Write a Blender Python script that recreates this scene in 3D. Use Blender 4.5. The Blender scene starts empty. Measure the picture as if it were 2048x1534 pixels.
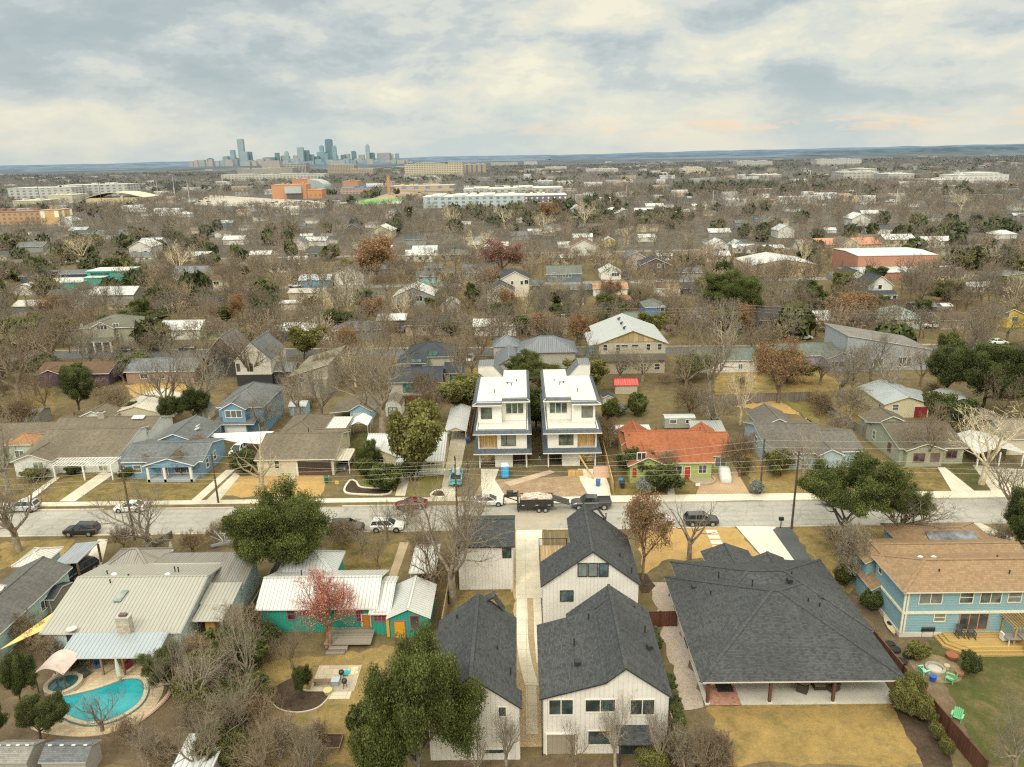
import bpy, math, random
import numpy as np
from mathutils import Vector, Matrix
random.seed(7)
rng = np.random.default_rng(7)
SC = bpy.context.scene
COL = SC.collection

# ---------------------------------------------------------------- camera model
CW, CH, CF, HC = 2048, 1534, 1500.0, 50.0
PITCH, ROLL, YAW = math.radians(16.93), math.radians(-1.13), math.radians(-0.85)

def cam_dir(x, y, z):
    c, s = math.cos(ROLL), math.sin(ROLL)
    x, y = c*x + s*y, -s*x + c*y
    cp, sp = math.cos(PITCH), math.sin(PITCH)
    d = (x, cp*z - sp*y, -sp*z - cp*y)
    cy, sy = math.cos(YAW), math.sin(YAW)
    return Vector((cy*d[0] + sy*d[1], -sy*d[0] + cy*d[1], d[2]))

def ray(px, py):
    return cam_dir((px - CW/2)/CF, (py - CH/2)/CF, 1.0)

def P(px, py, z=0.0):
    """survey point: where the sight line of a photo pixel meets the level z"""
    d = ray(px, py); t = (z - HC)/d.z
    return Vector((d.x*t, d.y*t, z))

def PY(px, py, Y):
    d = ray(px, py); t = Y/d.y
    return d.x*t, HC + d.z*t

def PX(px, py, X):
    d = ray(px, py); t = X/d.x
    return d.y*t, HC + d.z*t

def height_at(bx, by, ty):
    b = P(bx, by); d = ray(bx, ty); return HC + d.z*b.y/d.y

# ---------------------------------------------------------------- materials
MATS = {}
def newmat(key):
    m = bpy.data.materials.new(key); m.use_nodes = True
    nt = m.node_tree; nt.nodes.clear()
    out = nt.nodes.new('ShaderNodeOutputMaterial')
    b = nt.nodes.new('ShaderNodeBsdfPrincipled')
    nt.links.new(b.outputs[0], out.inputs[0])
    return m, nt, b

def N(nt, t, **k):
    n = nt.nodes.new(t)
    for a, v in k.items():
        if a.startswith('i_'):
            key = a[2:]
            key = int(key) if key.isdigit() else key.replace('_', ' ')
            n.inputs[key].default_value = v
        else:
            setattr(n, a, v)
    return n

def L(nt, a, b): nt.links.new(a, b)
def c4(c): return (c[0], c[1], c[2], 1.0)
def mul(c, f): return (c[0]*f, c[1]*f, c[2]*f)

def mixc(nt, fac, a, b, mode='MIX'):
    n = nt.nodes.new('ShaderNodeMix'); n.data_type = 'RGBA'; n.blend_type = mode
    for sock, v in ((n.inputs[0], fac), (n.inputs[6], a), (n.inputs[7], b)):
        if hasattr(v, 'links') or hasattr(v, 'is_linked'): nt.links.new(v, sock)
        elif isinstance(v, (int, float)): sock.default_value = v
        else: sock.default_value = c4(v)
    return n.outputs[2]

def maprange(nt, v, a, b, c=0.0, d=1.0):
    n = nt.nodes.new('ShaderNodeMapRange')
    nt.links.new(v, n.inputs[0])
    for i, x in enumerate((a, b, c, d)): n.inputs[i+1].default_value = x
    return n.outputs[0]

def mth(nt, op, a, b=0.0):
    n = nt.nodes.new('ShaderNodeMath'); n.operation = op
    for i, v in enumerate((a, b)):
        if hasattr(v, 'is_linked'): nt.links.new(v, n.inputs[i])
        else: n.inputs[i].default_value = v
    return n.outputs[0]

def noise(nt, vec, scale, detail=4, rough=.55):
    n = N(nt, 'ShaderNodeTexNoise'); n.inputs['Scale'].default_value = scale
    n.inputs['Detail'].default_value = detail; n.inputs['Roughness'].default_value = rough
    if vec is not None: nt.links.new(vec, n.inputs['Vector'])
    return n.outputs[0]

def scaled(nt, vec, s):
    n = N(nt, 'ShaderNodeMapping'); n.inputs['Scale'].default_value = s
    nt.links.new(vec, n.inputs['Vector']); return n.outputs[0]

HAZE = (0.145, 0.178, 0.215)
def hazed(nt, col, start=350., end=7500., top=.86):  # aerial haze painted into the base colour, growing with distance from the origin
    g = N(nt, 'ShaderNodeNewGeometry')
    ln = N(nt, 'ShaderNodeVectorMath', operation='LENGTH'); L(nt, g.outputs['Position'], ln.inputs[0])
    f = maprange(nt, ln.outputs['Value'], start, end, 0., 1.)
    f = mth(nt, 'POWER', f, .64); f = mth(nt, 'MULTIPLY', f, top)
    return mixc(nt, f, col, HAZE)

def weather(nt, col, amt=.18, scale=.35, dirt=(.16, .13, .09)):
    """world-space staining so that no surface is perfectly even"""
    g = N(nt, 'ShaderNodeNewGeometry')
    n1 = noise(nt, g.outputs['Position'], scale, 6, .65)
    f = maprange(nt, n1, .42, .72, 0., amt)
    return mixc(nt, f, col, dirt)

def m_plain(c, rough=.7, metal=0., amt=.12, haze=False):
    k = ('plain', c, rough, metal, amt, haze)
    if k not in MATS:
        m, nt, b = newmat('painted_surface')
        rgb = N(nt, 'ShaderNodeRGB'); rgb.outputs[0].default_value = c4(c)
        col = rgb.outputs[0]
        if amt: col = weather(nt, col, amt, 1.3)
        if haze: col = hazed(nt, col)
        L(nt, col, b.inputs['Base Color'])
        b.inputs['Roughness'].default_value = rough; b.inputs['Metallic'].default_value = metal
        MATS[k] = m
    return MATS[k]

def uvn(nt):
    return N(nt, 'ShaderNodeUVMap').outputs[0]

def stripes(nt, uv, axis, period, width, soft=.02):
    s = N(nt, 'ShaderNodeSeparateXYZ'); L(nt, uv, s.inputs[0])
    v = mth(nt, 'DIVIDE', s.outputs[axis], period)
    v = mth(nt, 'FRACT', v)
    v = mth(nt, 'SUBTRACT', v, .5); v = mth(nt, 'ABSOLUTE', v)
    return maprange(nt, v, .5 - width/period/2 - soft, .5 - width/period/2, 0., 1.)

def m_shingle(c, var=.35, haze=False):
    k = ('shingle', c, var, haze)
    if k not in MATS:
        m, nt, b = newmat('asphalt_shingle')
        uv = uvn(nt)
        br = N(nt, 'ShaderNodeTexBrick'); L(nt, uv, br.inputs['Vector'])
        br.inputs['Scale'].default_value = 1.0
        br.inputs['Brick Width'].default_value = .32; br.inputs['Row Height'].default_value = .16
        br.inputs['Mortar Size'].default_value = .012; br.inputs['Bias'].default_value = -.1
        br.inputs['Color1'].default_value = c4(mul(c, 1+var)); br.inputs['Color2'].default_value = c4(mul(c, 1-var))
        br.inputs['Mortar'].default_value = c4(mul(c, .55))
        g = N(nt, 'ShaderNodeNewGeometry')
        n2 = noise(nt, scaled(nt, uv, (5., 1.6, 1.)), 1.0, 3, .7)
        col = mixc(nt, maprange(nt, n2, .35, .7, 0., .5), br.outputs[0], mul(c, 1.5))
        n3 = noise(nt, g.outputs['Position'], .18, 5, .6)
        col = mixc(nt, maprange(nt, n3, .35, .7, 0., .5), col, mul(c, .58))
        n4 = noise(nt, scaled(nt, uv, (1.4, .12, 1.)), 1.0, 4, .6)
        col = mixc(nt, maprange(nt, n4, .5, .72, 0., .42), col, mul(c, 1.5))
        if haze: col = hazed(nt, col)
        L(nt, col, b.inputs['Base Color']); b.inputs['Roughness'].default_value = .9; b.inputs['Specular IOR Level'].default_value = .25
        bp = N(nt, 'ShaderNodeBump', i_Strength=.5, i_Distance=.03); L(nt, br.outputs[1], bp.inputs['Height'])
        bp.invert = True
        L(nt, bp.outputs[0], b.inputs['Normal'])
        MATS[k] = m
    return MATS[k]

def m_metal(c, period=.45, rust=0., haze=False, axis=0, rough=.38):
    k = ('metal', c, period, rust, haze, axis, rough)
    if k not in MATS:
        m, nt, b = newmat('ribbed_metal_roofing')
        uv = uvn(nt)
        st = stripes(nt, uv, axis, period, .05, .04)
        g = N(nt, 'ShaderNodeNewGeometry')
        n1 = noise(nt, g.outputs['Position'], .35, 6, .62)
        sc = (2.2, .22, 1.) if axis == 0 else (.22, 2.2, 1.)
        n2 = noise(nt, scaled(nt, uv, sc), 1.0, 5, .65)
        col = mixc(nt, maprange(nt, n1, .35, .7, 0., .3), c, mul(c, .74))
        col = mixc(nt, maprange(nt, n2, .45, .75, 0., .3 + rust*.5), col, mul((.55, .46, .38), .5 if rust else .8))
        col = mixc(nt, mth(nt, 'MULTIPLY', st, .5), col, mul(c, .45))
        if rust:
            n3 = noise(nt, scaled(nt, uv, sc), .7, 6, .7)
            col = mixc(nt, maprange(nt, n3, .5, .72, 0., rust), col, (.14, .075, .04))
        if haze: col = hazed(nt, col)
        L(nt, col, b.inputs['Base Color'])
        b.inputs['Roughness'].default_value = rough; b.inputs['Metallic'].default_value = .15
        bp = N(nt, 'ShaderNodeBump', i_Strength=.9, i_Distance=.04); L(nt, st, bp.inputs['Height'])
        L(nt, bp.outputs[0], b.inputs['Normal'])
        MATS[k] = m
    return MATS[k]

def m_siding(c, kind='lap', haze=False):
    k = ('siding', c, kind, haze)
    if k not in MATS:
        m, nt, b = newmat('house_siding')
        uv = uvn(nt)
        if kind == 'lap': st = stripes(nt, uv, 1, .2, .03, .05); d = .35
        elif kind == 'board': st = stripes(nt, uv, 0, .4, .05, .03); d = .22
        else: st = None
        rgb = N(nt, 'ShaderNodeRGB'); rgb.outputs[0].default_value = c4(c)
        col = rgb.outputs[0]
        if st is not None: col = mixc(nt, mth(nt, 'MULTIPLY', st, d), col, mul(c, .45))
        s2 = noise(nt, scaled(nt, uv, (1.6, .25, 1.)), 1.0, 5, .6)
        col = mixc(nt, maprange(nt, s2, .5, .75, 0., .16), col, mul(c, .6))
        col = weather(nt, col, .16, .5)
        if haze: col = hazed(nt, col)
        L(nt, col, b.inputs['Base Color']); b.inputs['Roughness'].default_value = .75
        if st is not None:
            bp = N(nt, 'ShaderNodeBump', i_Strength=.6, i_Distance=.02); L(nt, st, bp.inputs['Height'])
            L(nt, bp.outputs[0], b.inputs['Normal'])
        MATS[k] = m
    return MATS[k]

def m_brick(c1, c2, w=.24, h=.08, mortar=(.4, .37, .33), haze=False):
    k = ('brick', c1, c2, w, h, haze)
    if k not in MATS:
        m, nt, b = newmat('brickwork')
        br = N(nt, 'ShaderNodeTexBrick'); L(nt, uvn(nt), br.inputs['Vector'])
        br.inputs['Scale'].default_value = 1.0
        br.inputs['Brick Width'].default_value = w; br.inputs['Row Height'].default_value = h
        br.inputs['Mortar Size'].default_value = .012
        br.inputs['Color1'].default_value = c4(c1); br.inputs['Color2'].default_value = c4(c2); br.inputs['Mortar'].default_value = c4(mortar)
        col = weather(nt, br.outputs[0], .25, .6)
        if haze: col = hazed(nt, col)
        L(nt, col, b.inputs['Base Color']); b.inputs['Roughness'].default_value = .85
        MATS[k] = m
    return MATS[k]

def m_wood(c, period=.14, axis=0, rough=.7):
    k = ('wood', c, period, axis)
    if k not in MATS:
        m, nt, b = newmat('timber_boards')
        uv = uvn(nt)
        st = stripes(nt, uv, axis, period, .015, .04)
        s = N(nt, 'ShaderNodeSeparateXYZ'); L(nt, uv, s.inputs[0])
        idx = mth(nt, 'FLOOR', mth(nt, 'DIVIDE', s.outputs[axis], period))
        wn = N(nt, 'ShaderNodeTexWhiteNoise', noise_dimensions='1D'); L(nt, idx, wn.inputs['W'])
        sc = (14., .8, 1.) if axis == 0 else (.8, 14., 1.)
        gr = noise(nt, scaled(nt, uv, sc), 1.0, 5, .6)
        col = mixc(nt, wn.outputs[0], mul(c, .72), mul(c, 1.22))
        col = mixc(nt, maprange(nt, gr, .4, .7, 0., .45), col, mul(c, .55))
        col = mixc(nt, st, col, mul(c, .25))
        L(nt, col, b.inputs['Base Color']); b.inputs['Roughness'].default_value = rough
        MATS[k] = m
    return MATS[k]

def m_glass(c=(.018, .024, .026), rough=.06):
    k = ('glass', c, rough)
    if k not in MATS:
        m, nt, b = newmat('window_glass')
        g = N(nt, 'ShaderNodeNewGeometry')
        n1 = noise(nt, g.outputs['Position'], .8, 3, .6)
        oi = N(nt, 'ShaderNodeObjectInfo'); cc = mixc(nt, maprange(nt, n1, .4, .65), c, mul(c, 3.2))
        if rough == .06: cc = mixc(nt, maprange(nt, oi.outputs['Random'], .66, .72, 0., .3), cc, (.36,.35,.31)); cc = mixc(nt, maprange(nt, oi.outputs['Random'], .2, .0, 0., .3), cc, (.10,.13,.13))
        L(nt, cc, b.inputs['Base Color'])
        b.inputs['Roughness'].default_value = rough
        b.inputs['Specular IOR Level'].default_value = .6
        MATS[k] = m
    return MATS[k]

def m_ground(key, cols, scales=(.03, .22, 2.2), haze=False, fine=.5):
    """layered turf / soil: cols = (a, b, c, speck)"""
    k = ('ground', key)
    if k not in MATS:
        m, nt, b = newmat(key)
        g = N(nt, 'ShaderNodeNewGeometry'); p = g.outputs['Position']
        n1 = noise(nt, p, scales[0], 5, .6); n2 = noise(nt, p, scales[1], 6, .65); n3 = noise(nt, p, scales[2], 5, .7)
        col = mixc(nt, maprange(nt, n1, .38, .62), cols[0], cols[1])
        col = mixc(nt, maprange(nt, n2, .44, .64), col, cols[2])
        col = mixc(nt, maprange(nt, n3, .45, .72, 0., fine), col, cols[3])
        n5 = noise(nt, p, 9., 3, .7)
        col = mixc(nt, maprange(nt, n5, .35, .65, 0., .5), col, mul(cols[0], .42))
        n6 = noise(nt, p, .55, 7, .75)
        col = mixc(nt, maprange(nt, n6, .52, .70, 0., .6), col, mul(cols[2], .5)); col = mixc(nt, maprange(nt, n6, .46, .34, 0., .3), col, mul(cols[3], 1.15))
        if haze: col = hazed(nt, col)
        L(nt, col, b.inputs['Base Color']); b.inputs['Roughness'].default_value = .95
        b.inputs['Specular IOR Level'].default_value = .1
        bp = N(nt, 'ShaderNodeBump', i_Strength=.7, i_Distance=.12); L(nt, n3, bp.inputs['Height']); L(nt, bp.outputs[0], b.inputs['Normal'])
        MATS[k] = m
    return MATS[k]

def m_paving(key, c, joint=0., var=.25, rough=.85):
    k = ('paving', key)
    if k not in MATS:
        m, nt, b = newmat(key)
        g = N(nt, 'ShaderNodeNewGeometry'); p = g.outputs['Position']
        n1 = noise(nt, p, .12, 6, .65); n2 = noise(nt, p, 1.2, 6, .65); n3 = noise(nt, scaled(nt, p, (.05, 1.1, 1.)), 1., 4, .6)
        col = mixc(nt, maprange(nt, n1, .38, .62), mul(c, 1+var*.4), mul(c, 1-var))
        col = mixc(nt, maprange(nt, n2, .5, .7, 0., .35), col, mul(c, .62))
        col = mixc(nt, maprange(nt, n3, .5, .75, 0., .3), col, mul(c, .7))
        if joint:
            s = N(nt, 'ShaderNodeSeparateXYZ'); L(nt, p, s.inputs[0])
            for ax in (0, 1):
                v = mth(nt, 'FRACT', mth(nt, 'DIVIDE', s.outputs[ax], joint)); v = mth(nt, 'ABSOLUTE', mth(nt, 'SUBTRACT', v, .5))
                f = maprange(nt, v, .5 - .05/joint, .5 - .01/joint, 0., .5)
                col = mixc(nt, f, col, mul(c, .4))
        L(nt, col, b.inputs['Base Color']); b.inputs['Roughness'].default_value = rough
        MATS[k] = m
    return MATS[k]

def m_paint(c, rough=.25):
    k = ('carpaint', c)
    if k not in MATS:
        m, nt, b = newmat('car_paint')
        g = N(nt, 'ShaderNodeNewGeometry'); n1 = noise(nt, g.outputs['Position'], 2.5, 4, .6)
        L(nt, mixc(nt, maprange(nt, n1, .45, .7, 0., .25), c, mul(c, .6)), b.inputs['Base Color'])
        b.inputs['Roughness'].default_value = rough; b.inputs['Metallic'].default_value = .1
        b.inputs['Coat Weight'].default_value = .5; b.inputs['Coat Roughness'].default_value = .08
        MATS[k] = m
    return MATS[k]

# ---------------------------------------------------------------- mesh building
class MB:
    def __init__(s): s.v, s.f, s.m = [], [], []
    def poly(s, pts, m=0):
        n = len(s.v); s.v += [tuple(p) for p in pts]; s.f.append(tuple(range(n, n+len(pts)))); s.m.append(m)
    def box(s, x0, x1, y0, y1, z0, z1, m=0, top=None):
        p = [(x0,y0,z0),(x1,y0,z0),(x1,y1,z0),(x0,y1,z0),(x0,y0,z1),(x1,y0,z1),(x1,y1,z1),(x0,y1,z1)]
        n = len(s.v); s.v += p
        for q in ((0,3,2,1),(4,5,6,7),(0,1,5,4),(1,2,6,5),(2,3,7,6),(3,0,4,7)):
            s.f.append(tuple(n+i for i in q)); s.m.append(top if (top is not None and q[0] == 4) else m)
    def hexa(s, p, m=0):
        n = len(s.v); s.v += [tuple(q) for q in p]
        for q in ((0,3,2,1),(4,5,6,7),(0,1,5,4),(1,2,6,5),(2,3,7,6),(3,0,4,7)):
            s.f.append(tuple(n+i for i in q)); s.m.append(m)
    def beam(s, a, b, w, h=None, m=0):
        a, b = Vector(a), Vector(b); d = (b-a).normalized(); h = h or w
        u = d.cross(Vector((0,0,1)))
        u = Vector((1,0,0)) if u.length < 1e-4 else u.normalized()
        v = u.cross(d); u = u*w/2; v = v*h/2
        s.hexa([a-u-v, a+u-v, b+u-v, b-u-v, a-u+v, a+u+v, b+u+v, b-u+v], m)
    def tube(s, a, b, r0, r1=None, n=8, m=0, cap=True):
        a, b = Vector(a), Vector(b); r1 = r0 if r1 is None else r1
        d = (b-a).normalized(); u = d.orthogonal().normalized(); v = d.cross(u); k = len(s.v)
        for q, r in ((a, r0), (b, r1)):
            for i in range(n):
                t = 2*math.pi*i/n; s.v.append(tuple(q + u*math.cos(t)*r + v*math.sin(t)*r))
        for i in range(n):
            j = (i+1) % n; s.f.append((k+i, k+j, k+n+j, k+n+i)); s.m.append(m)
        if cap:
            s.f.append(tuple(range(k+n-1, k-1, -1))); s.m.append(m)
            s.f.append(tuple(range(k+n, k+2*n))); s.m.append(m)
    def lathe(s, prof, c=(0,0,0), n=14, m=0, ax='z', sx=1., sy=1.):
        k = len(s.v)
        for r, z in prof:
            for i in range(n):
                t = 2*math.pi*i/n; p = (r*math.cos(t)*sx, r*math.sin(t)*sy, z)
                if ax == 'y': p = (p[0], p[2], p[1])
                if ax == 'x': p = (p[2], p[0], p[1])
                s.v.append((c[0]+p[0], c[1]+p[1], c[2]+p[2]))
        for j in range(len(prof)-1):
            for i in range(n):
                a, b = k+j*n+i, k+j*n+(i+1) % n; s.f.append((a, b, b+n, a+n)); s.m.append(m)
        s.f.append(tuple(range(k+n-1, k-1, -1))); s.m.append(m)
        e = k+(len(prof)-1)*n; s.f.append(tuple(range(e, e+n))); s.m.append(m)
    def slab(s, pts, t=.13, m=0, e=1):
        """sloping sheet with a thickness: pts anticlockwise from above"""
        lo = [(p[0], p[1], p[2]-t) for p in pts]
        s.poly(pts, m); s.poly(lo[::-1], e)
        for i in range(len(pts)):
            j = (i+1) % len(pts); s.poly([lo[i], lo[j], pts[j], pts[i]], e)
    def sheet(s, pts, z, m=0): s.poly([(p[0], p[1], z) for p in pts], m)
    def prism(s, pts, z0, z1, m=0, e=None):
        e = m if e is None else e
        s.poly([(p[0], p[1], z1) for p in pts], m); s.poly([(p[0], p[1], z0) for p in pts[::-1]], e)
        for i in range(len(pts)):
            a, b = pts[i], pts[(i+1) % len(pts)]
            s.poly([(a[0], a[1], z0), (b[0], b[1], z0), (b[0], b[1], z1), (a[0], a[1], z1)], e)
    def xf(s, M, k=0):
        s.v[k:] = [tuple(M @ Vector(p)) for p in s.v[k:]]; return s
    def mesh(s, name, mats, smooth=False):
        me = bpy.data.meshes.new(name); me.from_pydata(s.v, [], s.f)
        for m in (mats if isinstance(mats, (list, tuple)) else [mats]): me.materials.append(m)
        me.polygons.foreach_set('material_index', s.m)
        if smooth: me.polygons.foreach_set('use_smooth', [True]*len(s.f))
        uv = me.uv_layers.new(name='UVMap'); d = np.zeros((len(me.loops), 2), np.float32)
        me.update()
        for p in me.polygons:
            n = p.normal
            if abs(n.z) > .97:
                for li in p.loop_indices:
                    c = s.v[me.loops[li].vertex_index]; d[li] = (c[0], c[1])
            else:
                h = math.hypot(n.x, n.y); ux, uy = -n.y/h, n.x/h
                # slope direction = n x u
                wx, wy, wz = n.y*0 - n.z*uy, n.z*ux - n.x*0, n.x*uy - n.y*ux
                for li in p.loop_indices:
                    c = s.v[me.loops[li].vertex_index]
                    d[li] = (c[0]*ux + c[1]*uy, c[0]*wx + c[1]*wy + c[2]*wz)
        uv.data.foreach_set('uv', d.ravel())
        return me
    def build(s, name, mats, parent=None, smooth=False, loc=None):
        o = bpy.data.objects.new(name, s.mesh(name, mats, smooth)); COL.objects.link(o)
        if parent is not None: o.parent = parent
        if loc is not None: o.location = loc
        return o

def thing(name, label, cat, loc=(0,0,0), rz=0., group=None):
    o = bpy.data.objects.new(name, None); COL.objects.link(o)
    o.empty_display_size = .5
    o.location = (loc[0], loc[1], loc[2] if len(loc) > 2 else 0.); o.rotation_euler = (0, 0, rz)
    o['label'] = label; o['category'] = cat
    if group: o['group'] = group
    return o
def tag(o, label, cat, group=None):
    o['label'] = label; o['category'] = cat
    if group: o['group'] = group
    return o
def struct(o): o['kind'] = 'structure'; return o
def stuff(o, label, cat): o['kind'] = 'stuff'; o['label'] = label; o['category'] = cat; return o
def child(name, me, parent, loc=(0,0,0), rz=0.):
    o = bpy.data.objects.new(name, me); COL.objects.link(o); o.parent = parent
    o.location = loc; o.rotation_euler = (0, 0, rz); return o
def copy_tree(o, parent=None):
    c = o.copy(); COL.objects.link(c); c.parent = parent
    for ch in list(o.children): copy_tree(ch, c)
    return c

# ---------------------------------------------------------------- windows, doors
WCACHE = {}
WHITE = (.78, .76, .70)
def window_meshes(w, h, style, fc, gc):
    w, h = round(w, 1), round(h, 1)
    k = (w, h, style, fc, gc)
    if k not in WCACHE:
        t = .09 if min(w, h) > .5 else .06
        f = MB()
        f.box(-w/2-t, -w/2, -.06, .02, -h/2-t, h/2+t); f.box(w/2, w/2+t, -.06, .02, -h/2-t, h/2+t)
        f.box(-w/2, w/2, -.06, .02, h/2, h/2+t); f.box(-w/2, w/2, -.08, .02, -h/2-t, -h/2)
        if style in 'dg':
            n = 1 if style == 'd' else 2
            for i in range(n):
                x = -w/2 + w*(i+1)/(n+1); f.box(x-.04, x+.04, -.05, .02, -h/2, h/2)
        if style in 'hg':
            n = 1 if style == 'h' else 2
            for i in range(n):
                z = -h/2 + h*(i+1)/(n+1); f.box(-w/2, w/2, -.045, .02, z-.035, z+.035)
        if style == 't':
            for i in (1, 2):
                x = -w/2 + w*i/3; f.box(x-.05, x+.05, -.05, .02, -h/2, h/2)
        g = MB(); g.poly([(-w/2, -.02, -h/2), (w/2, -.02, -h/2), (w/2, -.02, h/2), (-w/2, -.02, h/2)])
        WCACHE[k] = (f.mesh('window', m_plain(fc, .5, 0., .05)), g.mesh('pane', m_glass(gc)))
    return WCACHE[k]
def door_meshes(w, h, c, fc):
    w, h = round(w, 1), round(h, 1); k = ('door', w, h, c, fc)
    if k not in WCACHE:
        f = MB(); f.box(-w/2, w/2, -.05, .02, 0, h, 0)
        for x0, x1 in ((-w/2-.1, -w/2), (w/2, w/2+.1)): f.box(x0, x1, -.07, .02, 0, h+.1, 1)
        f.box(-w/2, w/2, -.07, .02, h, h+.1, 1)
        if w < 1.6:
            f.box(-w*.33, w*.33, -.065, -.05, h*.12, h*.42, 0); f.box(-w*.33, w*.33, -.065, -.05, h*.5, h*.9, 0)
        else:
            n = 4
            for i in range(n): f.box(-w/2+.06, w/2-.06, -.065, -.05, h*i/n+.04, h*(i+1)/n-.04, 0)
        g = MB(); g.tube((w*.38, -.11, h*.48), (w*.38, -.05, h*.48), .04, .04, 6)
        WCACHE[k] = (f.mesh('door', [m_plain(c, .5, 0., .1), m_plain(fc, .5, 0., .05)]), g.mesh('handle', m_plain((.2,.2,.2), .3, .8, 0)))
    return WCACHE[k]

ROT = {'f': 0., 'r': math.pi/2, 'b': math.pi, 'l': -math.pi/2}
class House:
    def __init__(s, name, label, x, y, wall, roof, trim=WHITE, cat='house', group=None, frame=WHITE, glass=(.018,.024,.026), rz=0.):
        s.root = thing(name, label, cat, (x, y, 0), rz, group); s.o = (x, y)
        s.w, s.r = MB(), MB(); s.wall, s.roof, s.trim, s.frame, s.glass = wall, roof, trim, frame, glass
        s.b = None; s.extra = []
    def l(s, x, y, z): return (x-s.o[0], y-s.o[1], z)
    def prof(s, ax, pts, a0, a1, oh=.4, z0=0., walls=True, t=.15, slot=0):
        """pitched block: pts = roof line [(cross, z)...] with its overhangs, swept from a0 to a1"""
        q = (lambda c, a, z: s.l(c, a, z)) if ax == 'y' else (lambda c, a, z: s.l(a, c, z))
        for (c0, z_0), (c1, z_1) in zip(pts[:-1], pts[1:]):
            r = [q(c0, a0, z_0), q(c1, a0, z_1), q(c1, a1, z_1), q(c0, a1, z_0)]
            if ax == 'x': r = r[::-1]
            s.r.slab(r, t, slot, 1)
        if slot == 0 and not walls is None:
            for c_, z_ in pts[1:-1]:
                s.r.beam(q(c_, a0, z_), q(c_, a1, z_), .3, .06, slot)
        def zat(c):
            for (c0, z_0), (c1, z_1) in zip(pts[:-1], pts[1:]):
                if c0 <= c <= c1: return z_0 + (z_1-z_0)*(c-c0)/(c1-c0)
        cl, cr = pts[0][0]+oh, pts[-1][0]-oh; b0, b1 = a0+oh, a1-oh
        top = [(cl, zat(cl)-t)] + [(c, z-t) for c, z in pts[1:-1]] + [(cr, zat(cr)-t)]
        if ax == 'y': s.b = (cl, cr, b0, b1)
        else: s.b = (b0, b1, cl, cr)
        if walls:
            ring = [(cl, z0)] + top + [(cr, z0)]
            f = [q(c, b0, z) for c, z in ring]; bk = [q(c, b1, z) for c, z in ring]
            fl = (ax == 'y')
            s.w.poly(f[::-1] if fl else f); s.w.poly(bk if fl else bk[::-1])
            for c, zz in (top[0], top[-1]):
                r = [q(c, b0, z0), q(c, b1, z0), q(c, b1, zz), q(c, b0, zz)]
                if (c == cl) == fl: r = r[::-1]
                s.w.poly(r)
        return s
    def gable(s, ax, x0, x1, y0, y1, eave, ridge, oh=.4, z0=0., walls=True, rp=.5, e2=None, t=.15, slot=0):
        c0, c1, a0, a1 = (x0, x1, y0, y1) if ax == 'y' else (y0, y1, x0, x1)
        return s.prof(ax, [(c0, eave), (c0+(c1-c0)*rp, ridge), (c1, eave if e2 is None else e2)], a0, a1, oh, z0, walls, t, slot)
    def shed(s, ax, x0, x1, y0, y1, za, zb, oh=.3, z0=0., walls=True, t=.12, slot=0):
        c0, c1, a0, a1 = (x0, x1, y0, y1) if ax == 'y' else (y0, y1, x0, x1)
        return s.prof(ax, [(c0, za), (c1, zb)], a0, a1, oh, z0, walls, t, slot)
    def hip(s, x0, x1, y0, y1, eave, ridge, oh=.4, z0=0., walls=True, t=.15, ends='bf', slot=0):
        """hipped block; the ridge runs along the longer side"""
        w, d = x1-x0, y1-y0; h = min(w, d)/2
        if w >= d:
            ra, rb = (x0+(h if 'l' in ends or 'b' in ends else .01), y0+h), (x1-(h if 'r' in ends or 'f' in ends else .01), y0+h)
            if rb[0]-ra[0] < .02: ra, rb = ((x0+x1)/2-.01, y0+h), ((x0+x1)/2+.01, y0+h)
        else:
            ra, rb = (x0+h, y0+h), (x0+h, y1-h)
        A, B, C, D = s.l(x0,y0,eave), s.l(x1,y0,eave), s.l(x1,y1,eave), s.l(x0,y1,eave)
        E, F = s.l(*ra, ridge), s.l(*rb, ridge)
        if w >= d: fs = [[A,B,F,E],[C,D,E,F],[D,A,E],[B,C,F]]
        else: fs = [[A,B,E],[B,C,F,E],[C,D,F],[D,A,E,F]]
        for f in fs: s.r.slab(f, t, slot, 1)
        for q_ in ((A,E),(B,F) if w >= d else (B,E),(C,F),(D,E) if w >= d else (D,F),(E,F)):
            if (Vector(q_[0])-Vector(q_[1])).length > .3: s.r.beam(q_[0], q_[1], .34, .07, slot)
        zt = eave + (ridge-eave)*oh/h - t
        s.b = (x0+oh, x1-oh, y0+oh, y1-oh)
        if walls: s.box(s.b[0], s.b[1], s.b[2], s.b[3], z0, zt)
        return s
    def box(s, x0, x1, y0, y1, z0, z1, m=0):
        a, b = s.l(x0, y0, z0), s.l(x1, y1, z1); s.w.box(a[0], b[0], a[1], b[1], a[2], b[2], m); return s
    def flat(s, x0, x1, y0, y1, z1, oh=.3, z0=0., t=.3, walls=True, slot=0):
        a, b = s.l(x0, y0, z1-t), s.l(x1, y1, z1); s.r.box(a[0], b[0], a[1], b[1], a[2], b[2], 1, slot)
        s.b = (x0+oh, x1-oh, y0+oh, y1-oh)
        if walls: s.box(s.b[0], s.b[1], s.b[2], s.b[3], z0, z1-t)
        return s
    def _at(s, f, u, z):
        if f == 'f': return s.l(u, s.b[2], z)
        if f == 'b': return s.l(u, s.b[3], z)
        if f == 'l': return s.l(s.b[0], u, z)
        return s.l(s.b[1], u, z)
    def win(s, f, u, z, w, h, style='d', fc=None, gc=None):
        a, b = window_meshes(max(w, .3), max(h, .3), style, fc or s.frame, gc or s.glass)
        o = child('window', a, s.root, s._at(f, u, z), ROT[f]); child('pane', b, o); return o
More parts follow.
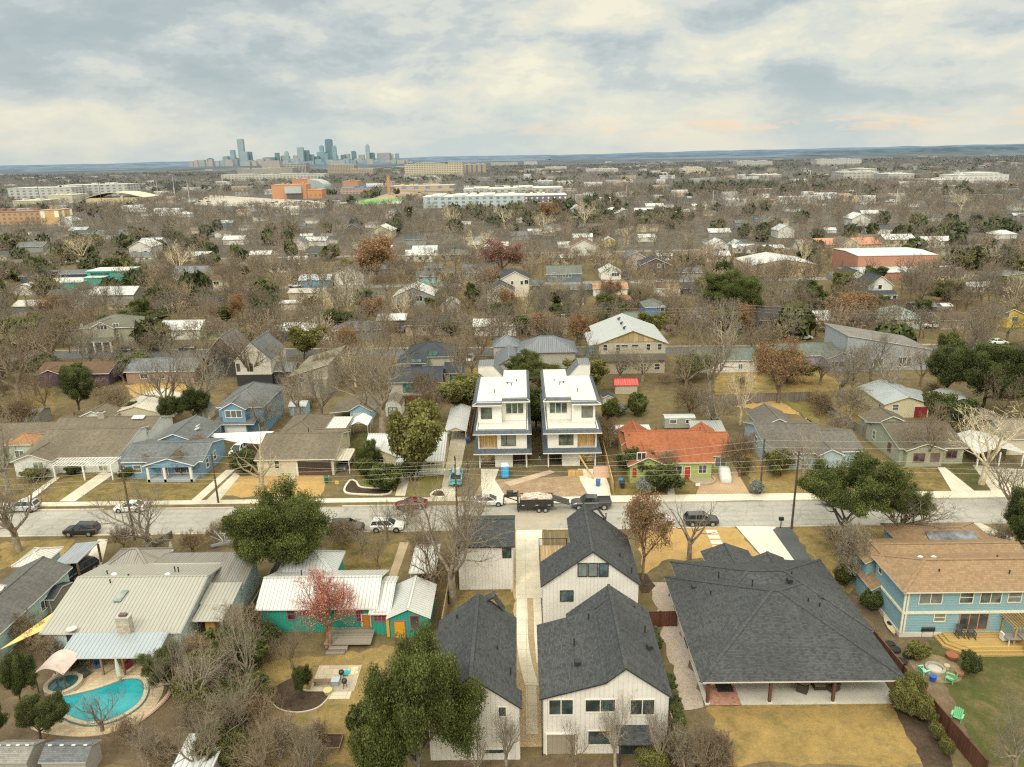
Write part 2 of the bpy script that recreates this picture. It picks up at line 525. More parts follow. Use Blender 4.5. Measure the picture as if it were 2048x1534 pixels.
    def door(s, f, u, w=.95, h=2.1, c=(.3,.2,.12), z=0., fc=None, name='door'):
        a, b = door_meshes(w, h, c, fc or s.trim)
        o = child(name, a, s.root, s._at(f, u, z), ROT[f]); child('handle', b, o); return o
    def wpx(s, f, x0, y0, x1, y1, style='d', fc=None, gc=None):
        if f == 'f': (a, zt), (b, zb) = PY(x0, y0, s.b[2]), PY(x1, y1, s.b[2])
        else:
            X = s.b[0] if f == 'l' else s.b[1]; (a, zt), (b, zb) = PX(x0, y0, X), PX(x1, y1, X)
        return s.win(f, (a+b)/2, (zt+zb)/2, abs(b-a), abs(zt-zb), style, fc, gc)
    def dpx(s, f, x0, x1, y1=None, h=2.1, c=(.3,.2,.12), z=0., y=None, name='door'):
        a, b = PY(x0, y, s.b[2])[0], PY(x1, y, s.b[2])[0]
        return s.door(f, (a+b)/2, abs(b-a), h, c, z, name=name)
    def chimney(s, x, y, z0, z1, w=.9, d=.7, m=None):
        k = MB(); k.box(-w/2, w/2, -d/2, d/2, z0, z1, 0); k.box(-w/2-.06, w/2+.06, -d/2-.06, d/2+.06, z1, z1+.14, 1)
        k.box(-w*.28, w*.28, -d*.28, d*.28, z1+.14, z1+.4, 2)
        p = s.l(x, y, 0)
        return k.build('chimney', [m or m_brick((.35,.28,.22),(.25,.2,.16)), m_plain((.4,.38,.34)), m_plain((.12,.08,.06))], s.root, loc=p)
    def vent(s, x, y, z, kind='pipe'):
        k = MB()
        if kind == 'pipe': k.tube((0,0,-.3), (0,0,.42), .07, .07, 7); k.tube((0,0,.42), (0,0,.5), .11, .09, 7)
        elif kind == 'box': k.hexa([(-.28,-.28,-.2),(.28,-.28,-.2),(.28,.28,-.2),(-.28,.28,-.2),(-.24,-.26,.14),(.24,-.26,.14),(.24,.26,.22),(-.24,.26,.22)])
        elif kind == 'dome': k.lathe([(.34,-.2),(.34,.06),(.24,.2),(.08,.27)], n=12)
        m = m_plain((.02,.02,.022), .6, 0, 0) if kind != 'dome' else m_plain((.75,.75,.72), .3, 0, 0)
        return k.build('roof_vent', m, s.root, loc=s.l(x, y, z))
    def part(s, name, k, mats, smooth=False):
        k.v = [(a-s.o[0], b-s.o[1], c) for a, b, c in k.v]
        return k.build(name, mats, s.root, smooth)
    def posts(s, pts, z1, r=.09, c=WHITE, z0=0., sq=True, name='post'):
        for x, y in pts:
            k = MB()
            if sq: k.box(-r, r, -r, r, z0, z1)
            else: k.tube((0,0,z0), (0,0,z1), r, r, 8)
            k.build(name, m_plain(c), s.root, loc=s.l(x, y, 0))
    def done(s):
        if s.w.f: s.w.build('wall', [s.wall] + s.extra, s.root)
        rf = s.roof if isinstance(s.roof, list) else [s.roof]
        if s.r.f: s.r.build('roof', [rf[0], m_plain(s.trim, .6, 0., .05)] + rf[1:], s.root)
        return s
# ---------------------------------------------------------------- vegetation
def unit(v): return v/np.linalg.norm(v)
def skeleton(seed, levels=4, kids=(6,7,6,5), trunk=.18, spread=50, up=.10, wob=.16, ratio=.62, r0=.26, trunks=1):
    R = np.random.default_rng(seed); segs = []
    nseg = (3, 5, 4, 3, 2)
    def branch(p, d, ln, r, lev):
        n = nseg[lev]; pts = [p]; ds = []; rs = [r]
        end = .30 if lev else .75
        for i in range(n):
            d = unit(d + R.normal(0, wob*(1. if lev else .35), 3) + np.array([0, 0, up*(1 if lev < 4 else .2)]))
            q = pts[-1] + d*ln/n; r1 = r*(1-(1-end)*(i+1)/n)
            segs.append((pts[-1], q, rs[-1], r1, lev)); pts.append(q); ds.append(d); rs.append(r1)
        if lev >= levels: return
        k = kids[lev]; az = R.uniform(0, 6.28)
        for j in range(k):
            t = (.35 + .65*(j+.6)/k) if lev else (.62 + .38*(j+.5)/k)
            i = min(int(t*n), n-1); f = t*n - i
            pp = pts[i]*(1-f) + pts[i+1]*f; dd = ds[i]
            az += 2.4 + R.normal(0, .35); a = math.radians(spread*R.uniform(.65, 1.2))
            u = unit(np.cross(dd, [.3, .1, 1.]) + 1e-5); v = np.cross(dd, u)
            nd = unit(dd*math.cos(a) + (u*math.cos(az) + v*math.sin(az))*math.sin(a))
            if lev <= 1 and nd[2] < -.05: nd[2] = abs(nd[2])*.5
            branch(pp, unit(nd), ln*(ratio if lev else 1.9)*R.uniform(.7, 1.15)*(1.15-.4*t if lev else 1.), (rs[i]*.62 if lev else rs[i]*.6)*R.uniform(.8, 1.), lev+1)
        if lev: branch(pts[-1], ds[-1], ln*ratio*.8, rs[-1]*.9, lev+1)
    for k in range(trunks):
        d0 = unit(np.array([R.normal(0, .06 if trunks == 1 else .4), R.normal(0, .06 if trunks == 1 else .4), 1.]))
        p0 = np.array([0., 0., 0.]) if trunks == 1 else np.array([R.normal(0, .02), R.normal(0, .02), 0.])
        branch(p0, d0, trunk, r0*.1, 0)
    a = np.array([s[0] for s in segs]); b = np.array([s[1] for s in segs])
    r = np.array([[s[2], s[3]] for s in segs]); lv = np.array([s[4] for s in segs])
    zmax = np.percentile(b[:,2], 98.5); rad = np.percentile(np.hypot(b[:,0], b[:,1]), 97)
    sc = np.array([1/rad, 1/rad, 1/zmax]); a *= sc; b *= sc          # unit crown radius, unit height
    for q in (a, b): q[:,2] = np.where(q[:,2] > .93, .93 + (q[:,2]-.93)*.35, np.maximum(q[:,2], 0))
    return a, b, r/ r[0,0], lv

def quads_mesh(name, V, F, mats, tint=None, midx=None, smooth=False):
    me = bpy.data.meshes.new(name)
    nv, nf, k = len(V), len(F), F.shape[1]
    me.vertices.add(nv); me.vertices.foreach_set('co', V.astype(np.float32).ravel())
    me.loops.add(nf*k); me.loops.foreach_set('vertex_index', F.astype(np.int32).ravel())
    me.polygons.add(nf); me.polygons.foreach_set('loop_start', np.arange(0, nf*k, k, dtype=np.int32))
    me.update(calc_edges=True)
    for m in (mats if isinstance(mats, (list, tuple)) else [mats]): me.materials.append(m)
    if midx is not None: me.polygons.foreach_set('material_index', midx.astype(np.int32))
    if smooth: me.polygons.foreach_set('use_smooth', np.ones(nf, bool))
    if tint is not None:
        at = me.attributes.new('tint', 'FLOAT', 'POINT'); at.data.foreach_set('value', tint.astype(np.float32))
    me.validate(); return me

def tubes(a, b, r0, r1, n=4):
    d = b-a; ln = np.linalg.norm(d, axis=1, keepdims=True); d = d/np.maximum(ln, 1e-6)
    ref = np.where(np.abs(d[:,2:3]) > .9, np.array([[1.,0,0]]), np.array([[0,0,1.]]))
    u = np.cross(d, ref); u /= np.linalg.norm(u, axis=1, keepdims=True); v = np.cross(d, u)
    V = []
    for p, r in ((a, r0), (b, r1)):
        for i in range(n):
            t = 2*math.pi*i/n; V.append(p + (u*math.cos(t) + v*math.sin(t))*r[:,None])
    V = np.stack(V, 1).reshape(-1, 3); base = np.arange(len(a))[:,None]*2*n
    F = np.concatenate([base + np.array([[i, (i+1) % n, n+(i+1) % n, n+i]]) for i in range(n)], 0)
    return V, F

def ribbons(a, b, r, R):
    d = b-a; w = np.cross(d, R.normal(0, 1, a.shape)); w /= np.maximum(np.linalg.norm(w, axis=1, keepdims=True), 1e-6)
    w = w*r[:,None]
    V = np.stack([a-w, a+w, b+w*.6, b-w*.6], 1).reshape(-1, 3)
    F = np.arange(len(a))[:,None]*4 + np.array([[0,1,2,3]]); return V, F

def leaves(c, size, R, flat=.0):
    n = len(c); nrm = R.normal(0, 1, (n, 3)); nrm[:,2] = np.abs(nrm[:,2]) + flat
    nrm /= np.linalg.norm(nrm, axis=1, keepdims=True)
    u = np.cross(nrm, R.normal(0, 1, (n, 3))); u /= np.linalg.norm(u, axis=1, keepdims=True); v = np.cross(nrm, u)
    s = size*R.uniform(.6, 1.35, (n, 1)); u = u*s; v = v*s*.55
    V = np.stack([c-u, c+v, c+u, c-v], 1).reshape(-1, 3)
    return V, np.arange(n)[:,None]*4 + np.array([[0,1,2,3]])

def m_bark(c, haze=False):
    k = ('bark', c, haze)
    if k not in MATS:
        m, nt, b = newmat('bark'); g = N(nt, 'ShaderNodeNewGeometry'); oi = N(nt, 'ShaderNodeObjectInfo')
        n1 = noise(nt, g.outputs['Position'], 2.2, 4, .6)
        col = mixc(nt, maprange(nt, n1, .4, .65), mul(c, .6), mul(c, 1.2))
        col = mixc(nt, maprange(nt, oi.outputs['Random'], 0, 1, 0, .35), col, mul((c[0]*1.05, c[1], c[2]*.9), 1.5))
        if haze: col = hazed(nt, col)
        L(nt, col, b.inputs['Base Color']); b.inputs['Roughness'].default_value = .95; b.inputs['Specular IOR Level'].default_value = .1
        MATS[k] = m
    return MATS[k]
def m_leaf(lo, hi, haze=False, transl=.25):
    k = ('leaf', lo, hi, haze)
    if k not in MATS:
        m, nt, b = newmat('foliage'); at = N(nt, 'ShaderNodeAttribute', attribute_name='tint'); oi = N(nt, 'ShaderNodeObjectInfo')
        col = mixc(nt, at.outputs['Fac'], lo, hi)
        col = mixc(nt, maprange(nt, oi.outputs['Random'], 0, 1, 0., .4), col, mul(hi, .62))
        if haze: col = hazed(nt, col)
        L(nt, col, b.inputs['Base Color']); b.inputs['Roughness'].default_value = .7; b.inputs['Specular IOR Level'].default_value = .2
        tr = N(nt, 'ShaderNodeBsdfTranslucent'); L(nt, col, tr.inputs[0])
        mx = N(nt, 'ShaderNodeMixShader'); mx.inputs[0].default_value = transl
        L(nt, b.outputs[0], mx.inputs[1]); L(nt, tr.outputs[0], mx.inputs[2])
        L(nt, mx.outputs[0], nt.nodes['Material Output'].inputs[0])
        MATS[k] = m
    return MATS[k]

BARK_GREY, BARK_BROWN, BARK_TAN = (.245,.205,.155), (.215,.16,.11), (.54,.46,.32)
TREES = {}
class Kind: pass
def make_kind(key, seed, H, Rr, kind='bare', q=1, bark=BARK_GREY, leaf=None, haze=False, **sk):
    """build one tree shape at true size: returns (trunk mesh, crown mesh, H, R)"""
    R = np.random.default_rng(seed+99)
    if kind == 'bare':
        a, b, r, lv = skeleton(seed, **sk)
    else:
        a, b, r, lv = skeleton(seed, **sk)
    S = np.array([Rr, Rr, H]); a = a*S; b = b*S
    rt = r*(.035*H if 'r0' not in sk else sk['r0']*H*.13)
    rt = np.maximum(rt, {1: .011, 2: .02, 3: .06}[q])
    big = lv <= (2 if kind == 'bare' and q < 3 else 1)
    if kind != 'bare': big = lv <= 2
    V, F = tubes(a[big], b[big], rt[big,0], rt[big,1], 6 if q == 1 else 4)
    tr = quads_mesh('trunk', V, F, m_bark(bark, haze), smooth=True)
    sm = ~big; parts = []
    if sm.any() and (kind in ('bare', 'thin')):
        V, F = tubes(a[sm], b[sm], rt[sm,0], rt[sm,1], 3) if q == 1 else ribbons(a[sm], b[sm], rt[sm].mean(1), R)
        parts.append((V, F, np.zeros(len(V)), 0))
    if leaf:
        n_per, size, clump, lo, hi = leaf
        tips = b[lv >= (lv.max()-(1 if kind == 'oak' else 0))]
        if kind == 'oak':
            cen = np.array([0, 0, H*.55]); k = len(tips)
            c0 = np.repeat(tips, n_per, 0)
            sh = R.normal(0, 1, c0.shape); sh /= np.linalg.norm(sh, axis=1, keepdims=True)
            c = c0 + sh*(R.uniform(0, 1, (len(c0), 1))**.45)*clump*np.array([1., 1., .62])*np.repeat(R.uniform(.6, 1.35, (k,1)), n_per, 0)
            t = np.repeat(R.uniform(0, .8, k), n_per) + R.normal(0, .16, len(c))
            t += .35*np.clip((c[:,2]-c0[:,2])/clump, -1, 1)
        else:
            c0 = np.repeat(tips, n_per, 0); c = c0 + R.normal(0, clump, c0.shape); t = R.uniform(0, 1, len(c))
        if key == 'oak_high': c[:,2] = np.where(c[:,2] < .56*H, .56*H + (.56*H - c[:,2])*.35, c[:,2])
        c[:,2] = np.maximum(c[:,2], .15)
        V, F = leaves(c, size, R, .25); parts.append((V, F, np.repeat(np.clip(t, 0, 1), 4), 1))
    if parts:
        off = 0; Vs, Fs, Ts, Ms = [], [], [], []
        for V, F, t, m in parts:
            Vs.append(V); Ts.append(t); Ms.append(np.full(len(F), m))
            Fs.append(F+off if F.shape[1] == 4 else F+off); off += len(V)
        ml = m_leaf(leaf[3], leaf[4], haze) if leaf else m_bark(bark, haze)
        cr = quads_mesh('crown', np.concatenate(Vs), np.concatenate(Fs), [m_bark(bark, haze), ml], np.concatenate(Ts), np.concatenate(Ms))
    else: cr = None
    TREES.setdefault(key, []).append((tr, cr, H, Rr))

OAK_LO, OAK_HI = (.034,.046,.012), (.185,.208,.06)
DARK_LO, DARK_HI = (.034,.045,.015), (.145,.165,.055)
OLIVE_LO, OLIVE_HI = (.075,.075,.022), (.28,.265,.085)
RUST_LO, RUST_HI = (.20,.11,.055), (.38,.23,.12)
RED_LO, RED_HI = (.20,.105,.08), (.34,.19,.15)
for i in range(4):
    make_kind('bare', 10+i, 11, 5.5, 'bare', 1, ((.245,.205,.155),(.215,.185,.145),(.29,.25,.195),(.225,.175,.125))[i], kids=(6,7,5,4), spread=46+4*i, trunk=.2, r0=.31)
for i in range(5):
    make_kind('bare_mid', 30+i, 10, 5., 'bare', 2, ((.20,.17,.13), (.185,.145,.105), (.22,.19,.15), (.205,.155,.11), (.18,.16,.13))[i], levels=4, kids=(5,7,6,5), spread=48+3*i, trunk=.2)
for i in range(2):
    make_kind('tan', 50+i, 13, 5.5, 'bare', 2, BARK_TAN, kids=(5,5,4,3), spread=42, trunk=.3)
make_kind('pruned', 61, 8, 4.2, 'bare', 1, (.36,.30,.21), levels=2, kids=(6,2), spread=52, trunk=.3, wob=.12, r0=.4)
make_kind('pruned', 67, 8, 4.2, 'bare', 1, (.23,.19,.15), levels=3, kids=(5,4,2), spread=46, trunk=.3, wob=.22, r0=.34)
for i in range(3):
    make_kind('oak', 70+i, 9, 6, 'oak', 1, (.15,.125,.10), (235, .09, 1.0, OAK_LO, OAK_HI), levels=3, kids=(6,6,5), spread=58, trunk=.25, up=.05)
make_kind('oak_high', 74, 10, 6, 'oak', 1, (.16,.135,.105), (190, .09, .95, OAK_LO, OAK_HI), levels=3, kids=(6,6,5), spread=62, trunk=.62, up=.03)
for i in range(2):
    make_kind('dark', 80+i, 8, 5, 'oak', 1, (.08,.07,.05), (210, .095, .85, DARK_LO, DARK_HI), levels=3, kids=(6,6,4), spread=52, trunk=.16, up=.08)
for i in range(3):
    make_kind('oak_mid', 90+i, 8, 5, 'oak', 2, (.10,.09,.07), (120, .22, 1.1, (OAK_LO, DARK_LO, OLIVE_LO)[i], (OAK_HI, DARK_HI, OLIVE_HI)[i]), levels=2, kids=(7,9), spread=55, trunk=.2)
for i in range(2):
    make_kind('rust', 100+i, 9, 5, 'thin', 1, BARK_BROWN, (2, .12, .22, RUST_LO, RUST_HI), levels=4, kids=(6,7,6,5), spread=44, trunk=.2)
make_kind('rust_mid', 106, 10, 5, 'thin', 2, BARK_BROWN, (5, .2, .4, RUST_LO, RUST_HI), levels=3, kids=(6,8,8), spread=46, trunk=.2)
make_kind('red_mid', 107, 10, 6, 'thin', 2, (.2,.11,.08), (7, .2, .5, RED_LO, RED_HI), levels=3, kids=(6,8,8), spread=50, trunk=.2)
make_kind('redbush', 110, 6, 4, 'thin', 1, (.26,.15,.10), (1, .06, .12, (.62,.16,.12), (.76,.34,.27)), levels=4, kids=(5,6,6,5), spread=52, trunk=.12, trunks=2)
for i in range(3):
    make_kind('brush', 120+i, 3.2, 2.6, 'bare', 1, ((.27,.21,.14), (.22,.16,.10), (.31,.26,.19))[i], kids=(5,6,5,4), spread=48, trunk=.06, trunks=3, wob=.2)
for i in range(3):
    make_kind('bush', 130+i, 2.2, 1.6, 'oak', 1, (.08,.07,.05), (70, .11, .42, (DARK_LO, OAK_LO, OLIVE_LO)[i], (DARK_HI, OAK_HI, OLIVE_HI)[i]), levels=2, kids=(7,7), spread=60, trunk=.12, trunks=2)
make_kind('cypress', 140, 5, .7, 'oak', 1, (.08,.06,.05), (60, .12, .28, DARK_LO, DARK_HI), levels=2, kids=(12,5), spread=40, trunk=.9, up=.3)
make_kind('silver', 141, 1.4, 1.1, 'oak', 1, (.2,.2,.18), (70, .09, .3, (.16,.18,.15), (.36,.38,.33)), levels=2, kids=(6,6), spread=60, trunk=.15, trunks=2)

CAT = dict(bare=('bare_tree','tree'), bare_mid=('bare_tree','tree'), tan=('pale_bare_tree','tree'), pruned=('pruned_tree','tree'), oak=('live_oak','tree'), oak_high=('live_oak','tree'), dark=('live_oak','tree'), oak_mid=('live_oak','tree'),
           rust=('brown_leaved_tree','tree'), rust_mid=('brown_leaved_tree','tree'), red_mid=('brown_leaved_tree','tree'), redbush=('berry_tree','tree'), brush=('bare_shrub','shrub'), bush=('evergreen_shrub','shrub'), cypress=('hedge_shrub','shrub'), silver=('silver_shrub','shrub'))
TREE_POS = []
def plant(kind, x, y, H, R, label, group=None, var=None, rz=None, z=0.):
    lst = TREES[kind]; tr, cr, h0, r0 = lst[(var if var is not None else rng.integers(len(lst))) % len(lst)]
    o = thing(CAT[kind][0], label, CAT[kind][1], (x, y, z), rng.uniform(0, 6.28) if rz is None else rz, group)
    o.scale = (R/r0, R/r0, H/h0)
    child('trunk', tr, o)
    if cr: child('crown', cr, o)
    TREE_POS.append((x, y, R)); return o
def tree_px(kind, bx, by, ty, w, label, group=None, var=None, rz=None):
    """a tree rooted at a surveyed spot, its top and spread read off the photo"""
    p = P(bx, by); H = max(height_at(bx, by, ty), .6); R = w/2*p.y/CF*1.02
    if kind in ('oak', 'dark', 'oak_high'): R *= .84; H *= .93
    return plant(kind, p.x, p.y, H, R, label, group, var, rz)
# ---------------------------------------------------------------- camera, sky, sun
cam = bpy.data.objects.new('camera', bpy.data.cameras.new('camera')); COL.objects.link(cam)
cam.data.sensor_width = 36.0; cam.data.lens = CF/CW*36.0; cam.data.clip_start = .5; cam.data.clip_end = 60000
rx, dn, fw = cam_dir(1,0,0), cam_dir(0,1,0), cam_dir(0,0,1)
M = Matrix((rx, -dn, -fw)).transposed().to_4x4(); M.translation = (0, 0, HC); cam.matrix_world = M
SC.camera = cam
SC.view_settings.view_transform = 'Standard'; SC.view_settings.look = 'None'; SC.view_settings.exposure = 0
SC.render.engine = 'CYCLES'
try:
    SC.cycles.use_denoising = False; SC.cycles.filter_width = 1.25; SC.cycles.max_bounces = 5; SC.cycles.diffuse_bounces = 3; SC.cycles.transparent_max_bounces = 8
except Exception: pass

SUN_EL, SUN_AZ = math.radians(48), math.radians(205)   # azimuth clockwise from +Y: soft light from behind the viewer
W = bpy.data.worlds.new('World'); SC.world = W; W.use_nodes = True
nt = W.node_tree; nt.nodes.clear()
out = nt.nodes.new('ShaderNodeOutputWorld'); bg = nt.nodes.new('ShaderNodeBackground'); L(nt, bg.outputs[0], out.inputs[0])
sky = nt.nodes.new('ShaderNodeTexSky'); sky.sky_type = 'NISHITA'; sky.sun_disc = False
sky.sun_elevation = SUN_EL; sky.sun_rotation = SUN_AZ; sky.altitude = 200
tc = nt.nodes.new('ShaderNodeTexCoord'); sp = N(nt, 'ShaderNodeSeparateXYZ'); L(nt, tc.outputs['Generated'], sp.inputs[0])
zz = mth(nt, 'MAXIMUM', sp.outputs[2], 0.0); azx = sp.outputs[0]; gen = tc.outputs['Generated']
wn = N(nt, 'ShaderNodeTexNoise'); wn.inputs['Scale'].default_value = 6.; wn.inputs['Detail'].default_value = 3; L(nt, gen, wn.inputs['Vector'])
wsc = N(nt, 'ShaderNodeVectorMath', operation='SCALE'); L(nt, wn.outputs[1], wsc.inputs[0]); wsc.inputs['Scale'].default_value = .035
wv = N(nt, 'ShaderNodeVectorMath', operation='ADD'); L(nt, gen, wv.inputs[0]); L(nt, wsc.outputs[0], wv.inputs[1]); wv = wv.outputs[0]
big = noise(nt, scaled(nt, wv, (2.2, 2.2, 7.5)), 1.0, 2, .5); mid = noise(nt, scaled(nt, wv, (6.2, 6.2, 17.)), 1.0, 8, .56); fin = noise(nt, scaled(nt, wv, (26., 26., 60.)), 1.0, 6, .65)
d1 = mth(nt, 'ADD', mth(nt, 'MULTIPLY', big, .42), mth(nt, 'MULTIPLY', mid, .62)); d1 = mth(nt, 'ADD', d1, mth(nt, 'MULTIPLY', fin, .13)); d1 = mth(nt, 'SUBTRACT', d1, .065)
# heavier cloud to the south-west, a brighter gap straight ahead
gap = mth(nt, 'ABSOLUTE', mth(nt, 'SUBTRACT', azx, .03)); gap = maprange(nt, gap, .0, .24, .15, 0.)
d1 = mth(nt, 'SUBTRACT', d1, mth(nt, 'MULTIPLY', gap, maprange(nt, zz, .10, .18, .15, 1.)))
d1 = mth(nt, 'ADD', d1, mth(nt, 'MULTIPLY', maprange(nt, azx, -.6, .0, .10, 0.), maprange(nt, zz, .05, .08)))
ramp = N(nt, 'ShaderNodeValToRGB'); L(nt, d1, ramp.inputs[0])
cr = ramp.color_ramp; cr.interpolation = 'EASE'
cr.elements[0].position = .41; cr.elements[0].color = (.97, .92, .72, 1)
cr.elements[1].position = .655; cr.elements[1].color = (.45, .53, .545, 1)
for pos, c in ((.455, (.86, .835, .69, 1)), (.505, (.735, .76, .685, 1)), (.55, (.605, .655, .64, 1)), (.60, (.495, .565, .572, 1))):
    e = cr.elements.new(pos); e.color = c
hz = maprange(nt, zz, .012, .10, 1., 0.); hz = mth(nt, 'POWER', hz, 1.4)
hcol = mixc(nt, maprange(nt, mid, .40, .62), (.82, .80, .68), (.62, .70, .69))
colr = mixc(nt, mth(nt, 'MULTIPLY', hz, .85), ramp.outputs[0], hcol)
# an overcast dome is two to three times brighter overhead than near the horizon
dome = N(nt, 'ShaderNodeVectorMath', operation='MULTIPLY'); L(nt, colr, dome.inputs[0]); L(nt, mixc(nt, maprange(nt, zz, .24, .75), (1,1,1), (2.8,2.74,2.6)), dome.inputs[1])
back = N(nt, 'ShaderNodeVectorMath', operation='MULTIPLY'); L(nt, dome.outputs[0], back.inputs[0]); L(nt, mixc(nt, maprange(nt, sp.outputs[1], .25, -.5), (1,1,1), (1.75,1.70,1.62)), back.inputs[1]); colr = back.outputs[0]  # unseen sky behind the viewer, brightened to lift the walls facing the camera
# thin orange-lit streaks low on the right
st = noise(nt, scaled(nt, wv, (9., 9., 110.)), 1.0, 5, .6)
st2 = noise(nt, scaled(nt, gen, (26., 26., 70.)), 1.0, 4, .65)
sf = mth(nt, 'MULTIPLY', maprange(nt, st, .47, .56), maprange(nt, st2, .40, .54))
sf = mth(nt, 'MULTIPLY', sf, maprange(nt, zz, .016, .026)); sf = mth(nt, 'MULTIPLY', sf, maprange(nt, zz, .043, .033))
sf = mth(nt, 'MULTIPLY', sf, maprange(nt, azx, -.05, .10)); sf = mth(nt, 'MULTIPLY', sf, .7)
colr = mixc(nt, sf, colr, (1.0, .77, .53))
skym = N(nt, 'ShaderNodeVectorMath', operation='SCALE'); L(nt, sky.outputs[0], skym.inputs[0]); skym.inputs['Scale'].default_value = .08
tot = mixc(nt, .90, skym.outputs[0], colr)
L(nt, tot, bg.inputs[0]); bg.inputs[1].default_value = 1.0
sun = bpy.data.objects.new('sun', bpy.data.lights.new('sun', 'SUN')); COL.objects.link(sun)
sun.data.energy = 1.5; sun.data.angle = math.radians(14); sun.data.color = (1., .94, .84)
sd = Vector((math.sin(SUN_AZ)*math.cos(SUN_EL), math.cos(SUN_AZ)*math.cos(SUN_EL), math.sin(SUN_EL)))
sun.rotation_euler = sd.to_track_quat('Z', 'Y').to_euler()

# ---------------------------------------------------------------- ground
STRAW = ((.335,.225,.085), (.25,.18,.075), (.165,.14,.052), (.40,.28,.13))
OLIVE = ((.20,.15,.055), (.26,.18,.078), (.095,.092,.03), (.32,.22,.10))
EARTH = ((.17,.12,.075), (.13,.095,.06), (.21,.155,.10), (.10,.08,.05))
GREEN = ((.075,.085,.026), (.115,.105,.042), (.175,.135,.065), (.045,.06,.018))
MULCH = ((.075,.05,.035), (.055,.038,.028), (.10,.07,.05), (.14,.10,.07))
GRAVEL = ((.46,.38,.31), (.40,.33,.27), (.50,.43,.36), (.28,.22,.18))
TAN = ((.50,.315,.12), (.42,.27,.105), (.46,.30,.12), (.54,.36,.16))
CONC, CONCW, ASPH = (.55,.49,.38), (.67,.61,.49), (.35,.325,.285)
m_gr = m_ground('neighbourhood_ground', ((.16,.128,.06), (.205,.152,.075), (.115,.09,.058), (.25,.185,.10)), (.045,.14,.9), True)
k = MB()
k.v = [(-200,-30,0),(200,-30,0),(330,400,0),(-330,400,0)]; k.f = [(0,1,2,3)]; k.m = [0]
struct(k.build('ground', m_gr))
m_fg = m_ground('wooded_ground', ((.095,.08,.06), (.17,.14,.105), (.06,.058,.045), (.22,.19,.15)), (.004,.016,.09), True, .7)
k = MB()
k.v = [(-330,400,0),(330,400,0),(16000,14000,0),(-16000,14000,0),(-200,-30,0),(-16000,-400,0),(200,-30,0),(16000,-400,0),(0,-3000,0)]
k.f = [(0,1,2,3),(4,0,3,5),(1,6,7,2),(5,8,4),(4,8,6),(6,8,7)]; k.m = [0]*6
struct(k.build('ground', m_fg))

def sheet(name, pts, z, mat, kind='structure'):
    k = MB(); k.sheet(pts, z); o = k.build(name, mat); o['kind'] = kind; return o
def sheet_px(name, pts, z, mat): return sheet(name, [P(a, b)[:2] for a, b in pts], z, mat)
def slab(name, pts, h, mat, kind='structure'):
    a = sum(p[0]*q[1]-q[0]*p[1] for p, q in zip(pts, list(pts[1:])+[pts[0]]))
    if a < 0: pts = pts[::-1]
    k = MB(); k.prism(pts, -.05, h); o = k.build(name, mat); o['kind'] = kind; return o
def rect(x0, x1, y0, y1): return [(x0,y0),(x1,y0),(x1,y1),(x0,y1)]
def fan(pts, n=10):
    """smooth closed outline through the given points"""
    r = []; m = len(pts)
    for i in range(m):
        p0, p1, p2, p3 = [Vector((*pts[(i+j) % m][:2], 0)) for j in (-1, 0, 1, 2)]
        for s in range(n):
            t = s/n
            r.append(tuple((.5*((2*p1)+(p2-p0)*t+(2*p0-5*p1+4*p2-p3)*t*t+(3*p1-p0-3*p2+p3)*t**3))[:2]))
    return r

def m_road_surface():
    m = m_paving('residential_asphalt', ASPH, 0, .2); nt = m.node_tree; b = nt.nodes['Principled BSDF']; c = b.inputs['Base Color'].links[0].from_socket
    g = N(nt, 'ShaderNodeNewGeometry'); p = g.outputs['Position']; vo = N(nt, 'ShaderNodeTexVoronoi', feature='DISTANCE_TO_EDGE'); vo.inputs['Scale'].default_value = .28
    wv_ = N(nt, 'ShaderNodeVectorMath', operation='ADD'); nn_ = N(nt, 'ShaderNodeTexNoise'); nn_.inputs['Scale'].default_value = .9; L(nt, p, nn_.inputs[0]); L(nt, p, wv_.inputs[0]); L(nt, nn_.outputs[1], wv_.inputs[1]); L(nt, wv_.outputs[0], vo.inputs['Vector'])
    c = mixc(nt, maprange(nt, vo.outputs[0], .03, .0, 0., .36), c, mul(ASPH, .3))
    s_ = N(nt, 'ShaderNodeSeparateXYZ'); L(nt, p, s_.inputs[0]); y = s_.outputs[1]
    for yy in (95.9, 97.4, 99.0, 100.5): c = mixc(nt, maprange(nt, mth(nt, 'ABSOLUTE', mth(nt, 'SUBTRACT', y, yy)), .5, .1, 0., .22), c, mul(ASPH, .66))
    c = mixc(nt, maprange(nt, noise(nt, p, .5, 2, .5), .66, .74, 0., .5), c, mul(ASPH, .42))
    for yy in (94.3, 101.9): c = mixc(nt, maprange(nt, mth(nt, 'ABSOLUTE', mth(nt, 'SUBTRACT', y, yy)), .3, .1, 0., .5), c, (.24,.19,.13))
    L(nt, c, b.inputs['Base Color']); return m
m_road = m_road_surface(); m_conc = m_paving('concrete', CONC, 1.6); m_concw = m_paving('pale_concrete', CONCW, 2.6)
m_dark = m_paving('dark_asphalt', (.10,.105,.11), 0, .12)
sheet('road', rect(-260, 75, 94.1, 102.1), .012, m_road); sheet('road', rect(75.02, 260, 94.1, 102.1), .012, m_paving('worn_asphalt', (.20,.19,.17)))
sheet('road', [(-2, 94.05), (2.6, 94.05), (6, 96.8), (6, 99.5), (-4.5, 99.5), (-5.5, 96)], .018, m_paving('road_patch', (.36,.31,.24), 0, .2))
sheet('road', rect(-5.5, -3.4, 94.3, 97.6), .024, m_paving('road_patch_dark', (.20,.185,.16), 0, .2))
